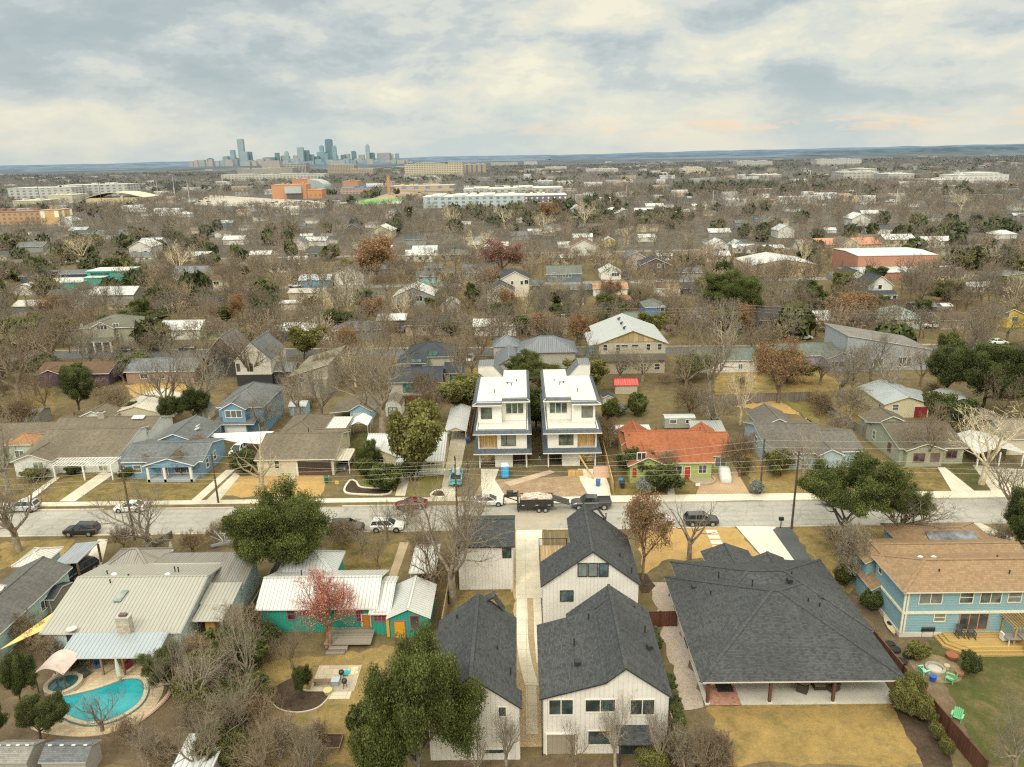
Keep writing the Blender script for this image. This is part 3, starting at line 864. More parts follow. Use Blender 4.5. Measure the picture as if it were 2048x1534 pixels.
for x0, x1 in ((-140,-63.5),(-59.2,-43.8),(-36.4,-32),(-27.4,-16),(-10,-6.3),(-1.2,12),(16.6,28.5),(35.5,59),(63,90)):
    struct((lambda o: o)(slab('kerb', rect(x0, x1, 102.1, 102.3), .13, m_conc)))
for x0, x1 in ((-140,-51.5),(-49,-14.2),(-9.4,-1.4),(3,29),(33.7,43.7),(49.5,57)):
    slab('kerb', rect(x0, x1, 93.9, 94.1), .13, m_conc)
slab('pavement', rect(-140, -36.5, 103.5, 104.9), .06, m_conc); slab('pavement', rect(-36.4, -16, 103.5, 104.9), .061, m_concw)
slab('pavement', rect(-15.9, -6.4, 103.5, 104.9), .06, m_conc)
slab('pavement', rect(-6.3, 12, 102.32, 104.3), .10, m_concw)
slab('pavement', rect(12.02, 90, 102.32, 104.5), .10, m_concw)
k = MB(); k.lathe([(.36,0),(.36,.01)], n=16); p_ = P(1872,1032,.03); struct(k.build('manhole_cover', m_plain((.16,.14,.12)), loc=p_))
# driveways and front walks, far side of the street
def strip_px(name, a0, a1, b0, b1, z, mat): return sheet_px(name, [a0, a1, b1, b0], z, mat)
for pts, mt in (([(118,1003),(150,1003),(228,948),(205,943)], m_conc), ([(46,1000),(62,1000),(120,955),(108,955)], m_concw),
    ([(380,1003),(400,1003),(470,940),(452,940)], m_conc), ([(410,1003),(438,1003),(480,952),(470,945)], m_conc),
    ([(558,993),(572,993),(592,950),(582,950)], m_conc), ([(790,992),(810,992),(822,945),(803,945)], m_conc),
    ([(880,994),(910,994),(935,870),(905,860)], m_conc), ([(1390,995),(1500,988),(1465,928),(1415,925)], m_paving('brick_drive', (.47,.32,.19), .5)),
    ([(1905,985),(1950,983),(1890,935),(1875,935)], m_concw), ([(1985,985),(2060,985),(2060,940),(1945,930)], m_conc),
    ([(1335,990),(1350,990),(1345,955),(1338,955)], m_conc)):
    sheet_px('driveway', pts, .03, mt)
sheet_px('driveway', [(965,1000),(1015,1000),(990,960),(998,938),(962,938),(962,960)], .034, m_concw)
sheet_px('driveway', [(1178,992),(1222,992),(1218,970),(1205,938),(1155,938),(1160,960)], .034, m_concw)
sheet_px('path', [(1008,965),(1020,973),(1110,945),(1100,940)], .036, m_paving('gravel_walk', (.48,.36,.25)))
sheet_px('dirt', [(945,1000),(965,960),(1205,950),(1178,1000)], .02, m_ground('building_site_dirt', ((.33,.22,.13),(.26,.18,.11),(.40,.29,.18),(.55,.42,.30)), (.2,.6,3.)))
# near side driveways
sheet('driveway', rect(-1.2, 2.4, 77.2, 94), .03, m_concw)
sheet('driveway', rect(-1.1, .15, 71, 77.18), .03, m_concw); sheet('driveway', rect(.85, 1.75, 71, 77.18), .03, m_concw)
crv = []
for i in range(9):
    t = i/8; crv.append((t, 71 - 9*t, .9*t*t))
sheet('driveway', [(-1.1+d, y) for t, y, d in crv] + [(.15+d*1.1, y) for t, y, d in reversed(crv)], .03, m_concw)
sheet('driveway', [(.85+d*.4, y) for t, y, d in crv[:6]] + [(1.75+d*.9, y) for t, y, d in reversed(crv[:6])], .03, m_concw)
sheet('path', rect(-.15, .9, 55.5, 61.95), .03, m_conc)
sheet('gravel', [(-2, 54), (1.5, 54), (1.5, 66), (2.0, 93.9), (-1.6, 93.9), (-2, 66)], .014, m_ground('tan_decomposed_granite', ((.50,.37,.22),(.44,.32,.19),(.54,.41,.26),(.36,.26,.15)), (.2,.9,4.)))
sheet_px('driveway', [(1472,1053),(1550,1053),(1600,1122),(1527,1116)], .03, m_paving('new_concrete', (.68,.61,.50), 0, .1))
sheet_px('driveway', [(1545,1060),(1555,1054),(1578,1054),(1625,1123),(1590,1123)], .034, m_paving('black_gravel_drive', (.085,.09,.095), 0, .3))
for i in range(7):
    sheet('paving', rect(24.6 + .05*i, 26.1 + .05*i, 83.6+i*1.45, 84.7+i*1.45), .03, m_concw)
sheet_px('driveway', [(1818,1050),(1885,1050),(1905,1075),(1830,1080)], .03, m_conc); sheet_px('driveway', [(1905,1048),(1960,1046),(2048,1085),(1990,1095)], .03, m_conc)
sheet_px('driveway', [(197,1078),(216,1078),(200,1145),(165,1130)], .03, m_conc)
sheet_px('path', [(800,1085),(818,1085),(790,1165),(775,1160)], .03, m_paving('earth_path', (.36,.27,.17)))
# second street
a, b = Vector((-420, 208.5, 0)), Vector((320, 180.5, 0)); dv = (b-a).normalized(); nn = Vector((-dv.y, dv.x, 0))
m_k2 = m_paving('weathered_concrete', (.36,.31,.24))
def off(p, d, z): return (p.x+nn.x*d, p.y+nn.y*d, z)
for name, d0, d1, z, mt in (('road', -3.6, 3.6, .02, m_dark), ('kerb', 3.6, 3.8, .1, m_k2), ('kerb', -3.8, -3.6, .1, m_k2), ('pavement', 4.6, 5.8, .05, m_k2)):
    k = MB(); k.poly([off(a, d0, z), off(b, d0, z), off(b, d1, z), off(a, d1, z)]); struct(k.build(name, mt))
for Y in (303, 402):
    sheet('road', rect(-300, 300, Y-3.5, Y+3.5), .02, m_paving('far_asphalt', (.22,.21,.20)))
sheet('road', [(-148, 205), (-139, 205), (-178, 330), (-190, 330)], .03, m_paving('far_asphalt', (.22,.21,.20)))
# lawns
LZ = [0.]
def ragged(pts, j=.22):
    r_ = random.Random(len(pts)*31+int(pts[0][0]*7)); o = []
    for a, b in zip(pts, pts[1:]+pts[:1]):
        a, b = Vector(a), Vector(b); n = max(1, int((b-a).length/.9))
        for i in range(n): q = a.lerp(b, i/n); o.append((q.x+r_.gauss(0, j), q.y+r_.gauss(0, j)))
    return o
def lawn(pts, cols, key, z=.008, name='lawn'):
    LZ[0] += .0004; sheet(name, ragged([P(a, b)[:2] for a, b in pts]), z + LZ[0], m_ground(key, cols, (.12,.5,2.6), fine=.55))
lawn([(1412,1412),(1800,1406),(1860,1528),(1458,1531)], ((.34,.225,.08),(.27,.185,.07),(.20,.15,.06),(.38,.26,.105)), 'mown_straw_lawn')
lawn([(1275,1058),(1470,1053),(1527,1116),(1508,1114),(1335,1118),(1285,1150)], TAN, 'dormant_tan_lawn')
lawn([(1582,1056),(1830,1052),(1730,1110),(1700,1190),(1630,1120)], STRAW, 'front_straw_lawn')
lawn([(1800,1300),(1850,1275),(2100,1300),(2200,1534),(1960,1534)], GREEN, 'green_back_lawn')
lawn([(440,992),(560,994),(585,948),(480,952)], TAN, 'tan_front_lawn'); lawn([(575,993),(640,993),(660,948),(595,950)], TAN, 'tan_front_lawn')
lawn([(0,1000),(45,1002),(105,958),(0,958)], OLIVE, 'olive_front_lawn'); lawn([(65,1002),(118,1003),(200,948),(125,958)], OLIVE, 'olive_front_lawn'); lawn([(155,1003),(380,1003),(445,945),(235,955)], OLIVE, 'olive_front_lawn')
GY = ((.22,.19,.06),(.17,.16,.05),(.30,.23,.09),(.13,.135,.035))
lawn([(690,990),(790,992),(800,952),(715,952)], GY, 'patchy_green_lawn'); lawn([(812,992),(880,994),(890,952),(822,952)], GY, 'patchy_green_lawn')
lawn([(1225,992),(1390,992),(1410,930),(1240,930)], OLIVE, 'olive_front_lawn'); lawn([(1505,990),(1590,988),(1700,980),(1640,930),(1490,890)], STRAW, 'front_straw_lawn')
lawn([(1700,985),(1905,985),(1870,935),(1790,930)], OLIVE, 'olive_front_lawn'); lawn([(1950,983),(1985,985),(1940,925),(1895,935)], GREEN, 'green_front_lawn')
lawn([(500,1330),(790,1290),(700,1440),(720,1534),(500,1534)], STRAW, 'front_straw_lawn')
lawn([(1462,812),(1600,830),(1640,855),(1560,800)], TAN, 'tan_back_lawn'); lawn([(1455,800),(1560,800),(1640,850),(1620,815),(1540,790)], GY, 'patchy_green_lawn')
lawn([(895,735),(955,735),(955,795),(880,790)], STRAW, 'front_straw_lawn'); lawn([(250,770),(380,755),(370,790),(270,800)], TAN, 'tan_back_lawn')
lawn([(1430,740),(1640,745),(1720,780),(1430,790)], STRAW, 'front_straw_lawn'); lawn([(1590,800),(1740,790),(1770,835),(1700,870)], OLIVE, 'olive_front_lawn')
lawn([(690,862),(740,862),(740,895),(690,890)], GREEN, 'green_back_lawn'); lawn([(0,1085),(150,1080),(120,1120),(0,1140)], STRAW, 'front_straw_lawn')
lawn([(60,770),(110,770),(110,830),(40,830)], OLIVE, 'olive_front_lawn'); lawn([(660,1085),(800,1085),(780,1160),(650,1160)], OLIVE, 'olive_front_lawn')
lawn([(920,1185),(1030,1185),(1030,1230),(900,1230)], OLIVE, 'olive_front_lawn'); lawn([(890,1515),(1090,1515),(1340,1515),(1340,1600),(890,1600)], EARTH, 'bare_soil', name='soil')
lawn([(1340,1515),(1455,1532),(1500,1600),(1340,1600)], MULCH, 'mulch_strip', name='soil'); lawn([(1780,1400),(1830,1400),(1950,1600),(1880,1600)], MULCH, 'mulch_strip', name='soil')
lawn([(1292,1165),(1340,1165),(1345,1210),(1410,1412),(1365,1425),(1310,1210)], GRAVEL, 'pink_river_gravel', .02, 'gravel')
lawn([(1270,1150),(1295,1150),(1312,1165),(1305,1185),(1285,1187)], MULCH, 'mulch_strip', .03, 'soil')
lawn([(1700,1190),(1780,1200),(1800,1290),(1850,1275),(1960,1534),(1790,1310)], EARTH, 'bare_soil', .012, 'soil')
lawn([(0,1290),(110,1300),(340,1300),(470,1330),(540,1534),(0,1534)], EARTH, 'bare_soil', .006, 'soil')
# distant hills and the hazy plain beyond the wood
def ridge(name, pts, depth, col, hz=.55):  # col already holds the blue of distance haze, painted into the hillside
    k = MB(); n = len(pts)
    for j in range(5):
        t = j/4
        for i, (x, y, h) in enumerate(pts):
            zz = h*(math.sin(min(t*2, 1)*math.pi/2))*(1 if t < .6 else 1-.4*(t-.6)) - .5
            jit = random.uniform(-.06, .06)*h if 0 < j else 0
            k.v.append((x, y + depth*t, max(zz + jit, -.5)))
    for j in range(4):
        for i in range(n-1):
            k.f.append((j*n+i, j*n+i+1, (j+1)*n+i+1, (j+1)*n+i)); k.m.append(0)
    m, nt, b = newmat('hazy_wooded_hillside'); g = N(nt, 'ShaderNodeNewGeometry')
    n1 = noise(nt, g.outputs['Position'], .004, 8, .7); n2 = noise(nt, g.outputs['Position'], .02, 6, .8)
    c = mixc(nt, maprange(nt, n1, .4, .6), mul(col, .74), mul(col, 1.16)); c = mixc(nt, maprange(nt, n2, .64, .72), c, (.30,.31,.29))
    L(nt, c, b.inputs['Base Color']); b.inputs['Roughness'].default_value = 1; b.inputs['Specular IOR Level'].default_value = 0
    return struct(k.build(name, m, smooth=True))
def hillpts(x0, x1, y, hf, n=60):
    return [(x0+(x1-x0)*i/n, y+random.uniform(-150,150), max(hf(i/n)*random.uniform(.9,1.1), 4)) for i in range(n+1)]
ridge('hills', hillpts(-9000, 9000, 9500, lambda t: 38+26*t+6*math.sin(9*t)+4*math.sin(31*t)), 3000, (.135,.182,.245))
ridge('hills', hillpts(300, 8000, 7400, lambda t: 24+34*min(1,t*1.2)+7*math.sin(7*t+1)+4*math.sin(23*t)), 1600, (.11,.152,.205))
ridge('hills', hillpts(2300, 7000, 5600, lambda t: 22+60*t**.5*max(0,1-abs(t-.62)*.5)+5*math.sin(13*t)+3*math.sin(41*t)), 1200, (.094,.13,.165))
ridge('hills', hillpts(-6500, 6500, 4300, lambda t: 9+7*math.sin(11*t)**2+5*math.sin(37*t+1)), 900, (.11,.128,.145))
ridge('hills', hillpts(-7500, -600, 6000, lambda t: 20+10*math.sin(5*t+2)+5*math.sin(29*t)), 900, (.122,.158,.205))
# ---------------------------------------------------------------- hero houses, near side of the street
CH_SH = m_shingle((.056,.058,.060), .5); BLK = (.025,.024,.024)
WB = m_siding((.68,.645,.595), 'board')
DG = (.02,.03,.03)
h = House('white_house', 'white board-sided two-storey house, front-most, with dark lopsided roof and gabled rear wall', 6.5, 58, WB, CH_SH, BLK, frame=(.72,.66,.57), glass=DG)
h.prof('y', [(1.0,5.95),(6.6,7.55),(8.25,8.95),(12.3,5.95)], 52.9, 63.4, .28)
pr = h.b
h.prof('y', [(4.0,5.6),(8.25,8.95),(12.3,5.95)], 63.4, 65.7, .28)
h.b = pr
for q, st in (((1099,1400,1145,1428),'d'), ((1171,1400,1230,1422),'d'), ((1262,1400,1307,1428),'d'), ((1177,1462,1220,1488),'s')): h.wpx('f', *q, style=st)
# recessed porch opening, entry roof and glazed door
(x0,z1),(x1,z0) = PY(1094,1468,53.18), PY(1150,1510,53.18)
k = MB(); k.box(x0,x1,53.15,53.21,.02,z1); k.box(x0-.12,x0,53.05,53.22,0,z1+.12,1); k.box(x1,x1+.12,53.05,53.22,0,z1+.12,1); k.box(x0,x1,53.05,53.22,z1,z1+.12,1)
h.part('porch_opening', k, [m_siding((.30,.25,.19),'board'), m_plain((.72,.66,.57))])
k = MB(); k.slab([(7.55,51.5,2.45),(10.35,51.5,2.45),(10.35,53.2,3.0),(7.55,53.2,3.0)], .12)
h.part('porch_roof', k, [CH_SH, m_plain(BLK)])
h.posts([(7.75,51.7),(10.15,51.7)], 2.35, .07, BLK)
h.win('f', 8.95, 1.1, 1.9, 2.1, 'd', (.03,.03,.03))
for px, py in ((1148,1283),(1200,1232),(1208,1240),(1177,1233),(1290,1257)): q = P(px, py, 7.6); h.vent(q.x, q.y, 7.45)
for px, py in ((1155,1322),(1265,1210),(1262,1230),(1300,1290)): q = P(px, py, 7.3); h.vent(q.x, q.y, 7.2, 'box')
for x, y in ((1.22,53.0),(12.0,53.0)): k = MB(); k.tube((x,y,0),(x,y,5.8),.05,.05,6); h.part('downpipe', k, m_plain(BLK, .5, 0, 0))
h.done()

h = House('white_house', 'white board-sided house with three upper gable windows and a roof deck at its side', 7, 76, WB, CH_SH, BLK, frame=(.03,.03,.03), glass=(.03,.05,.055))
h.prof('y', [(5.1,7.7),(7.2,9.5),(12.5,5.3)], 76.2, 82.4, .25)
h.prof('y', [(7.6,8.7),(8.7,9.2),(9.9,7.4)], 82.0, 83.0, .05, walls=False)
h.prof('y', [(1.6,5.3),(7.2,9.5),(12.5,5.3)], 71.2, 76.2, .28)
for q in ((1157,1127,1173,1152),(1178,1127,1194,1152),(1199,1127,1215,1152),(1122,1182,1145,1201)): h.wpx('f', *q, style='s')
for px, py in ((1135,1126),(1240,1110),(1263,1138),(1212,1030)): q = P(px, py, 7.0); h.vent(q.x, q.y, 6.75)
q = P(1157,1033,8.3); h.vent(q.x, q.y, 8.25, 'box')
k = MB(); q = P(1205,1052,7.9)
k.slab([(q.x-.5,q.y-1.0,7.75+.0),(q.x+.5,q.y-1.0,7.0),(q.x+.5,q.y+1.0,7.0),(q.x-.5,q.y+1.0,7.75)], .2, 0, 1)
k.v = [(a,b,c+.12) for a,b,c in k.v]
h.part('skylight', k, [m_glass((.10,.16,.13),.1), m_plain((.3,.34,.3))])
k = MB(); k.box(1.7,5.3,76.5,84.4,2.7,2.95); h.part('roof_deck', k, m_wood((.44,.30,.16), .16, 0))
k = MB()
for x in np.arange(1.75, 5.2, .17): k.box(x-.012,x+.012,84.3,84.33,2.95,3.9)
for y in np.arange(76.6, 84.3, .17): k.box(1.74,1.77,y-.012,y+.012,2.95,3.9)
k.box(1.7,5.3,84.28,84.35,3.9,3.97); k.box(1.72,1.79,76.5,84.35,3.9,3.97)
for x, y in ((1.75,84.3),(5.2,84.3),(1.75,80.4)): k.box(x-.05,x+.05,y-.05,y+.05,2.9,4.0)
h.part('deck_railing', k, m_plain(BLK, .5, 0, 0))
k = MB(); k.box(1.9,5.2,76.4,84.2,0,2.69); h.part('wall', k, WB)
k = MB(); k.box(2.2,5.2,84.5,88.5,2.4,2.62); k.box(2.4,5.0,84.6,88.3,0,2.4); h.part('porch_roof', k, m_wood((.16,.115,.05), .3, 0))
h.done()

h = House('white_house', 'white board-sided house with dark gable roof, half hidden by the big oak', -4.7, 58.5, WB, CH_SH, BLK, frame=(.72,.66,.57), glass=DG)
h.prof('y', [(-8.7,5.6),(-4.7,8.75),(-.95,5.85)], 54.5, 64.8, .25)
h.prof('y', [(-4.2,8.0),(-3.2,8.5),(-2.15,6.8)], 64.3, 65.4, .05, walls=False)
h.prof('y', [(-8.7,5.6),(-4.7,8.75),(-.45,5.5)], 52.3, 54.5, .25)
h.wpx('f', 997,1414,1012,1432, style='s'); h.wpx('f', 968,1499,1008,1506, style='s')
for px, py in ((914,1234),(969,1287),(995,1296),(977,1323),(975,1334),(970,1340),(1021,1340)): q = P(px, py, 7.3); h.vent(q.x, q.y, 7.1)
h.done()

h = House('white_garage', 'white two-storey garage building with dark roof slope facing the viewer, beside the big bare tree', -4.8, 83, WB, CH_SH, BLK, frame=(.03,.03,.03), glass=DG)
h.gable('x', -8.3, -1.2, 78.9, 87, 5.9, 7.5, .3)
h.wpx('f', 1006,1095,1021,1114, style='s')
k = MB(); k.tube((-8.05,79.1,0),(-8.05,79.1,5.8),.05,.05,6); h.part('downpipe', k, m_plain(BLK, .5, 0, 0))
h.done()

# the wide charcoal hip roof
h = House('ranch_house', 'wide single-storey house under one huge charcoal hip roof with a rear patio', 26, 70, m_siding((.58,.53,.46), 'plain'), CH_SH, (.60,.56,.50), frame=(.03,.03,.03), glass=DG)
h.hip(16.1, 35.2, 58.7, 77.0, 2.85, 6.65, .6, walls=False)
h.b = (16.75, 34.6, 64.9, 76.4)
h.box(16.75, 34.5, 65.0, 76.4, 0, 2.75)
h.hip(17.4, 35.42, 66.2, 80.3, 2.86, 5.75, .6, walls=True)
h.gable('y', 21.6, 27.5, 74.5, 82.7, 2.85, 3.95, .5, walls=True); h.gable('y', 27.2, 31.2, 74, 80.95, 2.84, 3.7, .5)
h.b = (16.75, 34.6, 65.0, 76.4)
h.win('l', 67.6, 1.4, 1.6, 1.4, 'd'); h.win('l', 73.5, 1.5, 1.2, 1.2, 'd')
h.win('f', 19.2, 1.2, 2.4, 2.1, 'd'); h.win('f', 26, 1.2, 3.4, 2.1, 't'); h.win('f', 32, 1.3, 1.8, 1.5, 'd')
h.posts([(17.0,59.3),(22.85,59.3),(28.8,59.3),(34.6,59.3)], 2.75, .13, (.105,.042,.026), .12)
for x in (17.0,22.85,28.8,34.6): k = MB(); k.box(x-.24,x+.24,59.06,59.54,0,.14); h.part('post_footing', k, m_plain((.6,.58,.52)))
for px, py, kd in ((1388,1178,'box'),(1421,1192,'pipe'),(1437,1152,'pipe'),(1505,1163,'pipe'),(1579,1162,'box'),(1583,1152,'pipe'),(1642,1194,'box'),(1616,1206,'pipe'),(1639,1214,'pipe')):
    q = P(px, py, 5.0); zz = 2.85+.4*min(q.x-16.1, 35.2-q.x, q.y-58.7, 82-q.y); q = P(px, py, zz); zz = 2.85+.4*min(q.x-16.1, 35.2-q.x, q.y-58.7, 82-q.y); h.vent(q.x, q.y, zz+.05, kd)
h.done()
slab('patio', rect(16.75, 34.9, 59.0, 65.0), .10, m_paving('patio_slab', (.52,.49,.42), 0, .15))

# blue house with tiled roof
BL = m_siding((.22,.37,.41), 'lap'); TILE = m_brick((.295,.185,.095),(.21,.13,.068), .33, .26, (.15,.085,.05)); CRM = (.68,.61,.46)
h = House('blue_house', 'two-storey light blue house with a tan tiled roof and a timber deck', 48, 74, BL, TILE, CRM, frame=CRM, glass=(.05,.055,.05))
h.hip(39.3, 58.5, 68.6, 76.4, 5.75, 7.3, .55)
b1 = h.b
h.gable('x', 41.0, 58.5, 75.6, 84.5, 3.3, 5.0, .4); h.b = (39.9, 58, 69.15, 76)
h.hip(46.5, 58.5, 80.5, 89, 3.0, 4.6, .4, slot=0)
h.shed('y', 38.7, 40.9, 74.0, 78.6, 2.6, 3.9, .3)
h.gable('y', 38.9, 42.6, 76.4, 80.4, 4.6, 5.6, .3)
h.b = b1
for q, st in (((1841,1184,1882,1206),'d'),((1922,1184,1944,1205),'h'),((1963,1184,2000,1205),'d'),((2019,1184,2040,1203),'h'),((1870,1227,1888,1242),'h')): h.wpx('f', *q, style=st)
h.wpx('f', 1922,1227,1971,1257, style='t', fc=(.50,.16,.07), gc=(.02,.025,.025))
h.win('l', 74.8, 4.6, .7, .6, 's')
k = MB(); k.box(39.82,57.9,69.0,69.16,2.85,3.1); k.box(39.70,39.86,69.06,76,2.85,3.1)
for x in (39.80, 40.12): k.box(x-.09,x+.09,69.02,69.17,.5,5.5)
h.part('trim_board', k, m_plain(CRM))
k = MB(); k.box(39.74,58,69.08,75.9,0,.55); h.part('foundation', k, m_plain((.55,.52,.46)))
k = MB(); k.hexa([(49.5,82.2,3.75),(55.5,82.2,3.75),(55.5,84.0,4.4),(49.5,84.0,4.4),(49.5,82.2,3.85),(55.5,82.2,3.85),(55.5,84.0,4.5),(49.5,84.0,4.5)]); h.part('solar_panel', k, m_glass((.06,.06,.065), .2))
k = MB(); k.hexa([(47.2,78.6,4.1),(56.5,78.6,4.1),(56.5,79.9,4.62),(47.2,79.9,4.62),(47.2,78.6,4.2),(56.5,78.6,4.2),(56.5,79.9,4.72),(47.2,79.9,4.72)])
h.part('solar_panel', k, m_glass((.06,.06,.065), .2))
for px, py, kd in ((1867,1137,'box'),(1879,1138,'pipe'),(2020,1140,'pipe'),(1842,1108,'dome'),(1869,1108,'dome'),(1995,1110,'pipe')): q = P(px, py, 7.0); h.vent(q.x, q.y, 6.5, kd)
DECK = (.46,.30,.10)
k = MB()
k.prism([(44.2,69.1),(44.2,67.7),(45.6,66.5),(51.5,66.5),(55,66.5),(55,69.1)], .1, .55)
k.prism([(43.8,69.1),(43.8,67.5),(45.4,66.1),(51.0,66.1),(51.0,66.48),(45.62,66.48),(44.18,67.7),(44.18,69.1)], 0, .38); k.prism([(43.4,69.1),(43.4,67.3),(45.2,65.7),(51.0,65.7),(51.0,66.08),(45.38,66.08),(43.78,67.5),(43.78,69.1)], 0, .2)
h.part('timber_deck', k, m_wood(DECK, .15, 1))
k = MB()
for x in np.arange(51.1, 55, .14): k.box(x-.02,x+.02,65.95,65.99,.3,1.35)
for y in np.arange(66, 67.6, .14): k.box(51.05,51.09,y-.02,y+.02,.5,1.4)
k.box(51,55,65.92,66.02,1.35,1.43); k.box(51,51.1,66,67.6,1.38,1.46); k.box(51,55,65.9,66.4,0,.35)
h.part('deck_railing', k, m_wood(DECK, .15, 0))
k = MB()
for x in np.arange(50.2, 55, .32): k.box(x-.03,x+.03,66.6,69.2,2.72,2.86)
for y in np.arange(66.7, 69.2, .32): k.box(50,55,y-.03,y+.03,2.6,2.71)
for x, y in ((50.4,66.9),(50.4,69.0),(53.4,66.9)): k.box(x-.08,x+.08,y-.08,y+.08,.55,2.6)
h.part('pergola', k, m_wood((.42,.29,.12), .15, 0))
h.done()

# metal-roofed house with the pool
AQ = m_siding((.52,.63,.62), 'lap'); MR = m_metal((.37,.352,.30), .42); MRO = m_metal((.26,.24,.21), .3, .85); MB_ = m_metal((.35,.39,.42), .42)
h = House('metal_roofed_house', 'long pale aqua house under a cream metal roof with stone chimney by the pool', -43, 74, AQ, [MR, MRO, MB_], (.60,.58,.52), frame=(.05,.05,.05))
h.prof('x', [(67.3,2.8),(75.2,4.75),(81.8,3.0)], -51.3, -36.2, .35)
b0 = h.b
h.hip(-51.6, -45.0, 79.2, 85, 2.9, 4.5, .4, slot=2)
h.shed('x', -45.2, -36.4, 80.2, 83.6, 3.5, 3.0, .3, slot=2)
h.shed('x', -36.5, -32.5, 75.3, 81.3, 3.1, 4.2, .3, slot=2); h.b = (-36, -32.9, 70.0, 75)
h.shed('x', -36.3, -32.6, 72.3, 75.6, 3.0, 3.6, .2); h.shed('x', -36.1, -32.8, 69.6, 72.6, 2.6, 3.0, .1, walls=False)
h.shed('x', -47.4, -37.4, 63.9, 67.15, 2.3, 2.95, .0, walls=False, slot=3)
h.posts([(-46.5,64.2),(-43.2,64.2),(-41.0,64.2),(-38.3,64.2)], 2.25, .09, (.25,.17,.09)); h.posts([(-32.9,69.8)], 2.5, .06, (.7,.7,.68))
h.b = b0
h.wpx('f', 134,1267,148,1283, style='s'); h.win('f', -43.5, 1.1, 2.4, 2., 'd', (.3,.3,.28)); h.win('f', -40, 1.1, 1.6, 1.3, 'd', (.3,.3,.28))
h.door('r', 70.5, .95, 2.1, (.62,.60,.55)); h.win('r', 72.2, 1.3, 1., 1.3, 'g')
h.chimney(-42.0, 67.35, 2.5, 4.7, 1.35, .8, m_brick((.50,.45,.36),(.36,.31,.24), .45, .26, (.22,.19,.15)))
k = MB(); k.slab([(-45.3,71.4,3.95),(-44.55,71.4,3.95),(-44.35,73.0,4.35),(-45.1,73.0,4.35)], .12); h.part('skylight', k, [m_glass((.08,.10,.09),.1), m_plain((.06,.06,.06))])
for px, py, kd in ((228,1149,'dome'),(335,1149,'dome'),(221,1166,'pipe'),(258,1155,'pipe'),(350,1140,'pipe'),(357,1141,'pipe'),(215,1148,'pipe')): q = P(px, py, 4.5); h.vent(q.x, q.y, 4.45, kd)
k = MB(); q = P(143,1258,3.2); k.lathe([(.05,0),(.5,.14),(.55,.2)], (q.x,q.y,3.05), 12); k.tube((q.x,q.y,2.6),(q.x,q.y,3.1),.03,.03,5); h.part('satellite_dish', k, m_plain((.45,.45,.43)))
h.done()
slab('patio', fan([(-48.5,64.2),(-47,62),(-46.5,57.2),(-42.5,55.8),(-38.5,56.0),(-36.2,58.2),(-35.8,61),(-36.8,64),(-37.2,67.4),(-47.5,67.4)], 5), .05, m_brick((.52,.41,.27),(.42,.32,.20), .5, .42, (.28,.2,.12)))
slab('patio', [(-36.3,69.7),(-32.7,69.7),(-31.8,66.5),(-33.5,62.5),(-36.2,62.8),(-37.1,67.2)], .06, m_brick((.50,.40,.28),(.42,.34,.24), .4, .4, (.3,.22,.14)))

h = House('shingled_house', 'long pale house with weathered grey shingle roof running out of the left edge', -58.5, 70, m_siding((.42,.58,.54), 'lap'), [m_shingle((.11,.106,.098)), m_metal((.52,.50,.45), .4)], (.75,.72,.66))
h.gable('y', -61.8, -55.2, 58, 80.5, 3.0, 4.5, .45)
h.win('r', 64, 1.4, 1.3, 1.2, 'd'); h.win('r', 75, 1.4, 1.3, 1.2, 'd')
h.gable('x', -72, -58.6, 70.5, 76.5, 3.2, 4.8, .4, slot=2); h.hip(-63.0, -59.2, 80.8, 85.4, 3.0, 3.9, .4, slot=2)
h.done()
c = thing('carport', 'slanted single-pitch carport on timber posts over a black car', 'carport', (-57,84.4,0))
k = MB(); k.slab([(-1.6,-2.6,2.55),(1.6,-2.6,2.85),(1.6,2.6,2.95),(-1.6,2.6,2.65)], .1); k.build('roof', [m_metal((.33,.36,.40), .4, .35), m_plain((.5,.5,.48))], c)
for x, y in ((1.4,-2.4),(1.4,2.4),(-1.4,-2.4),(-1.4,2.4)):
    k = MB(); k.box(x-.1,x+.1,y-.1,y+.1,0,2.6); k.build('post', m_plain((.16,.10,.055)), c)

TEAL = m_siding((.02,.30,.23), 'board'); WM = m_metal((.57,.565,.54), .4); WMG = m_metal((.44,.46,.455), .4)
PK = (.45,.08,.15)
h = House('teal_house', 'teal cottage with white metal roofs and a yellow-orange door, behind the red-berried tree', -20, 75, TEAL, [WM, WMG], (.78,.77,.73), frame=PK, glass=(.03,.03,.03))
h.prof('x', [(70.8,3.1),(74.4,4.9),(78.8,3.1)], -29.6, -16.2, .4)
b0 = h.b
h.hip(-29.6, -22.4, 77.4, 83.2, 3.15, 4.95, .35, slot=2)
h.prof('x', [(70.3,2.75),(74.6,4.0),(76.5,3.6)], -17.1, -14.7, .25)
b2 = h.b
h.gable('y', -15.1, -10.3, 69.7, 76.3, 2.6, 3.75, .3); b3 = h.b
h.b = b0
for q, st in (((574,1218,591,1238),'h'),((600,1218,617,1229),'h'),((712,1221,727,1241),'g')): h.wpx('f', *q, style=st)
h.door('f', -17.6, .95, 2.1, (.55,.22,.03))
h.b = b2; h.wpx('f', 748,1225,771,1241, style='g')
h.b = b3; h.wpx('f', 820,1232,839,1256, style='s'); h.door('f', -13.75, 1.1, 2.0, (.62,.33,.02), fc=PK)
k = MB(); k.box(-15.15,-14.85,69.9,70.0,.1,2.4); h.part('corner_board', k, m_plain((.62,.33,.02)))
q = P(603,1147,4.6); h.vent(q.x, q.y, 4.5)
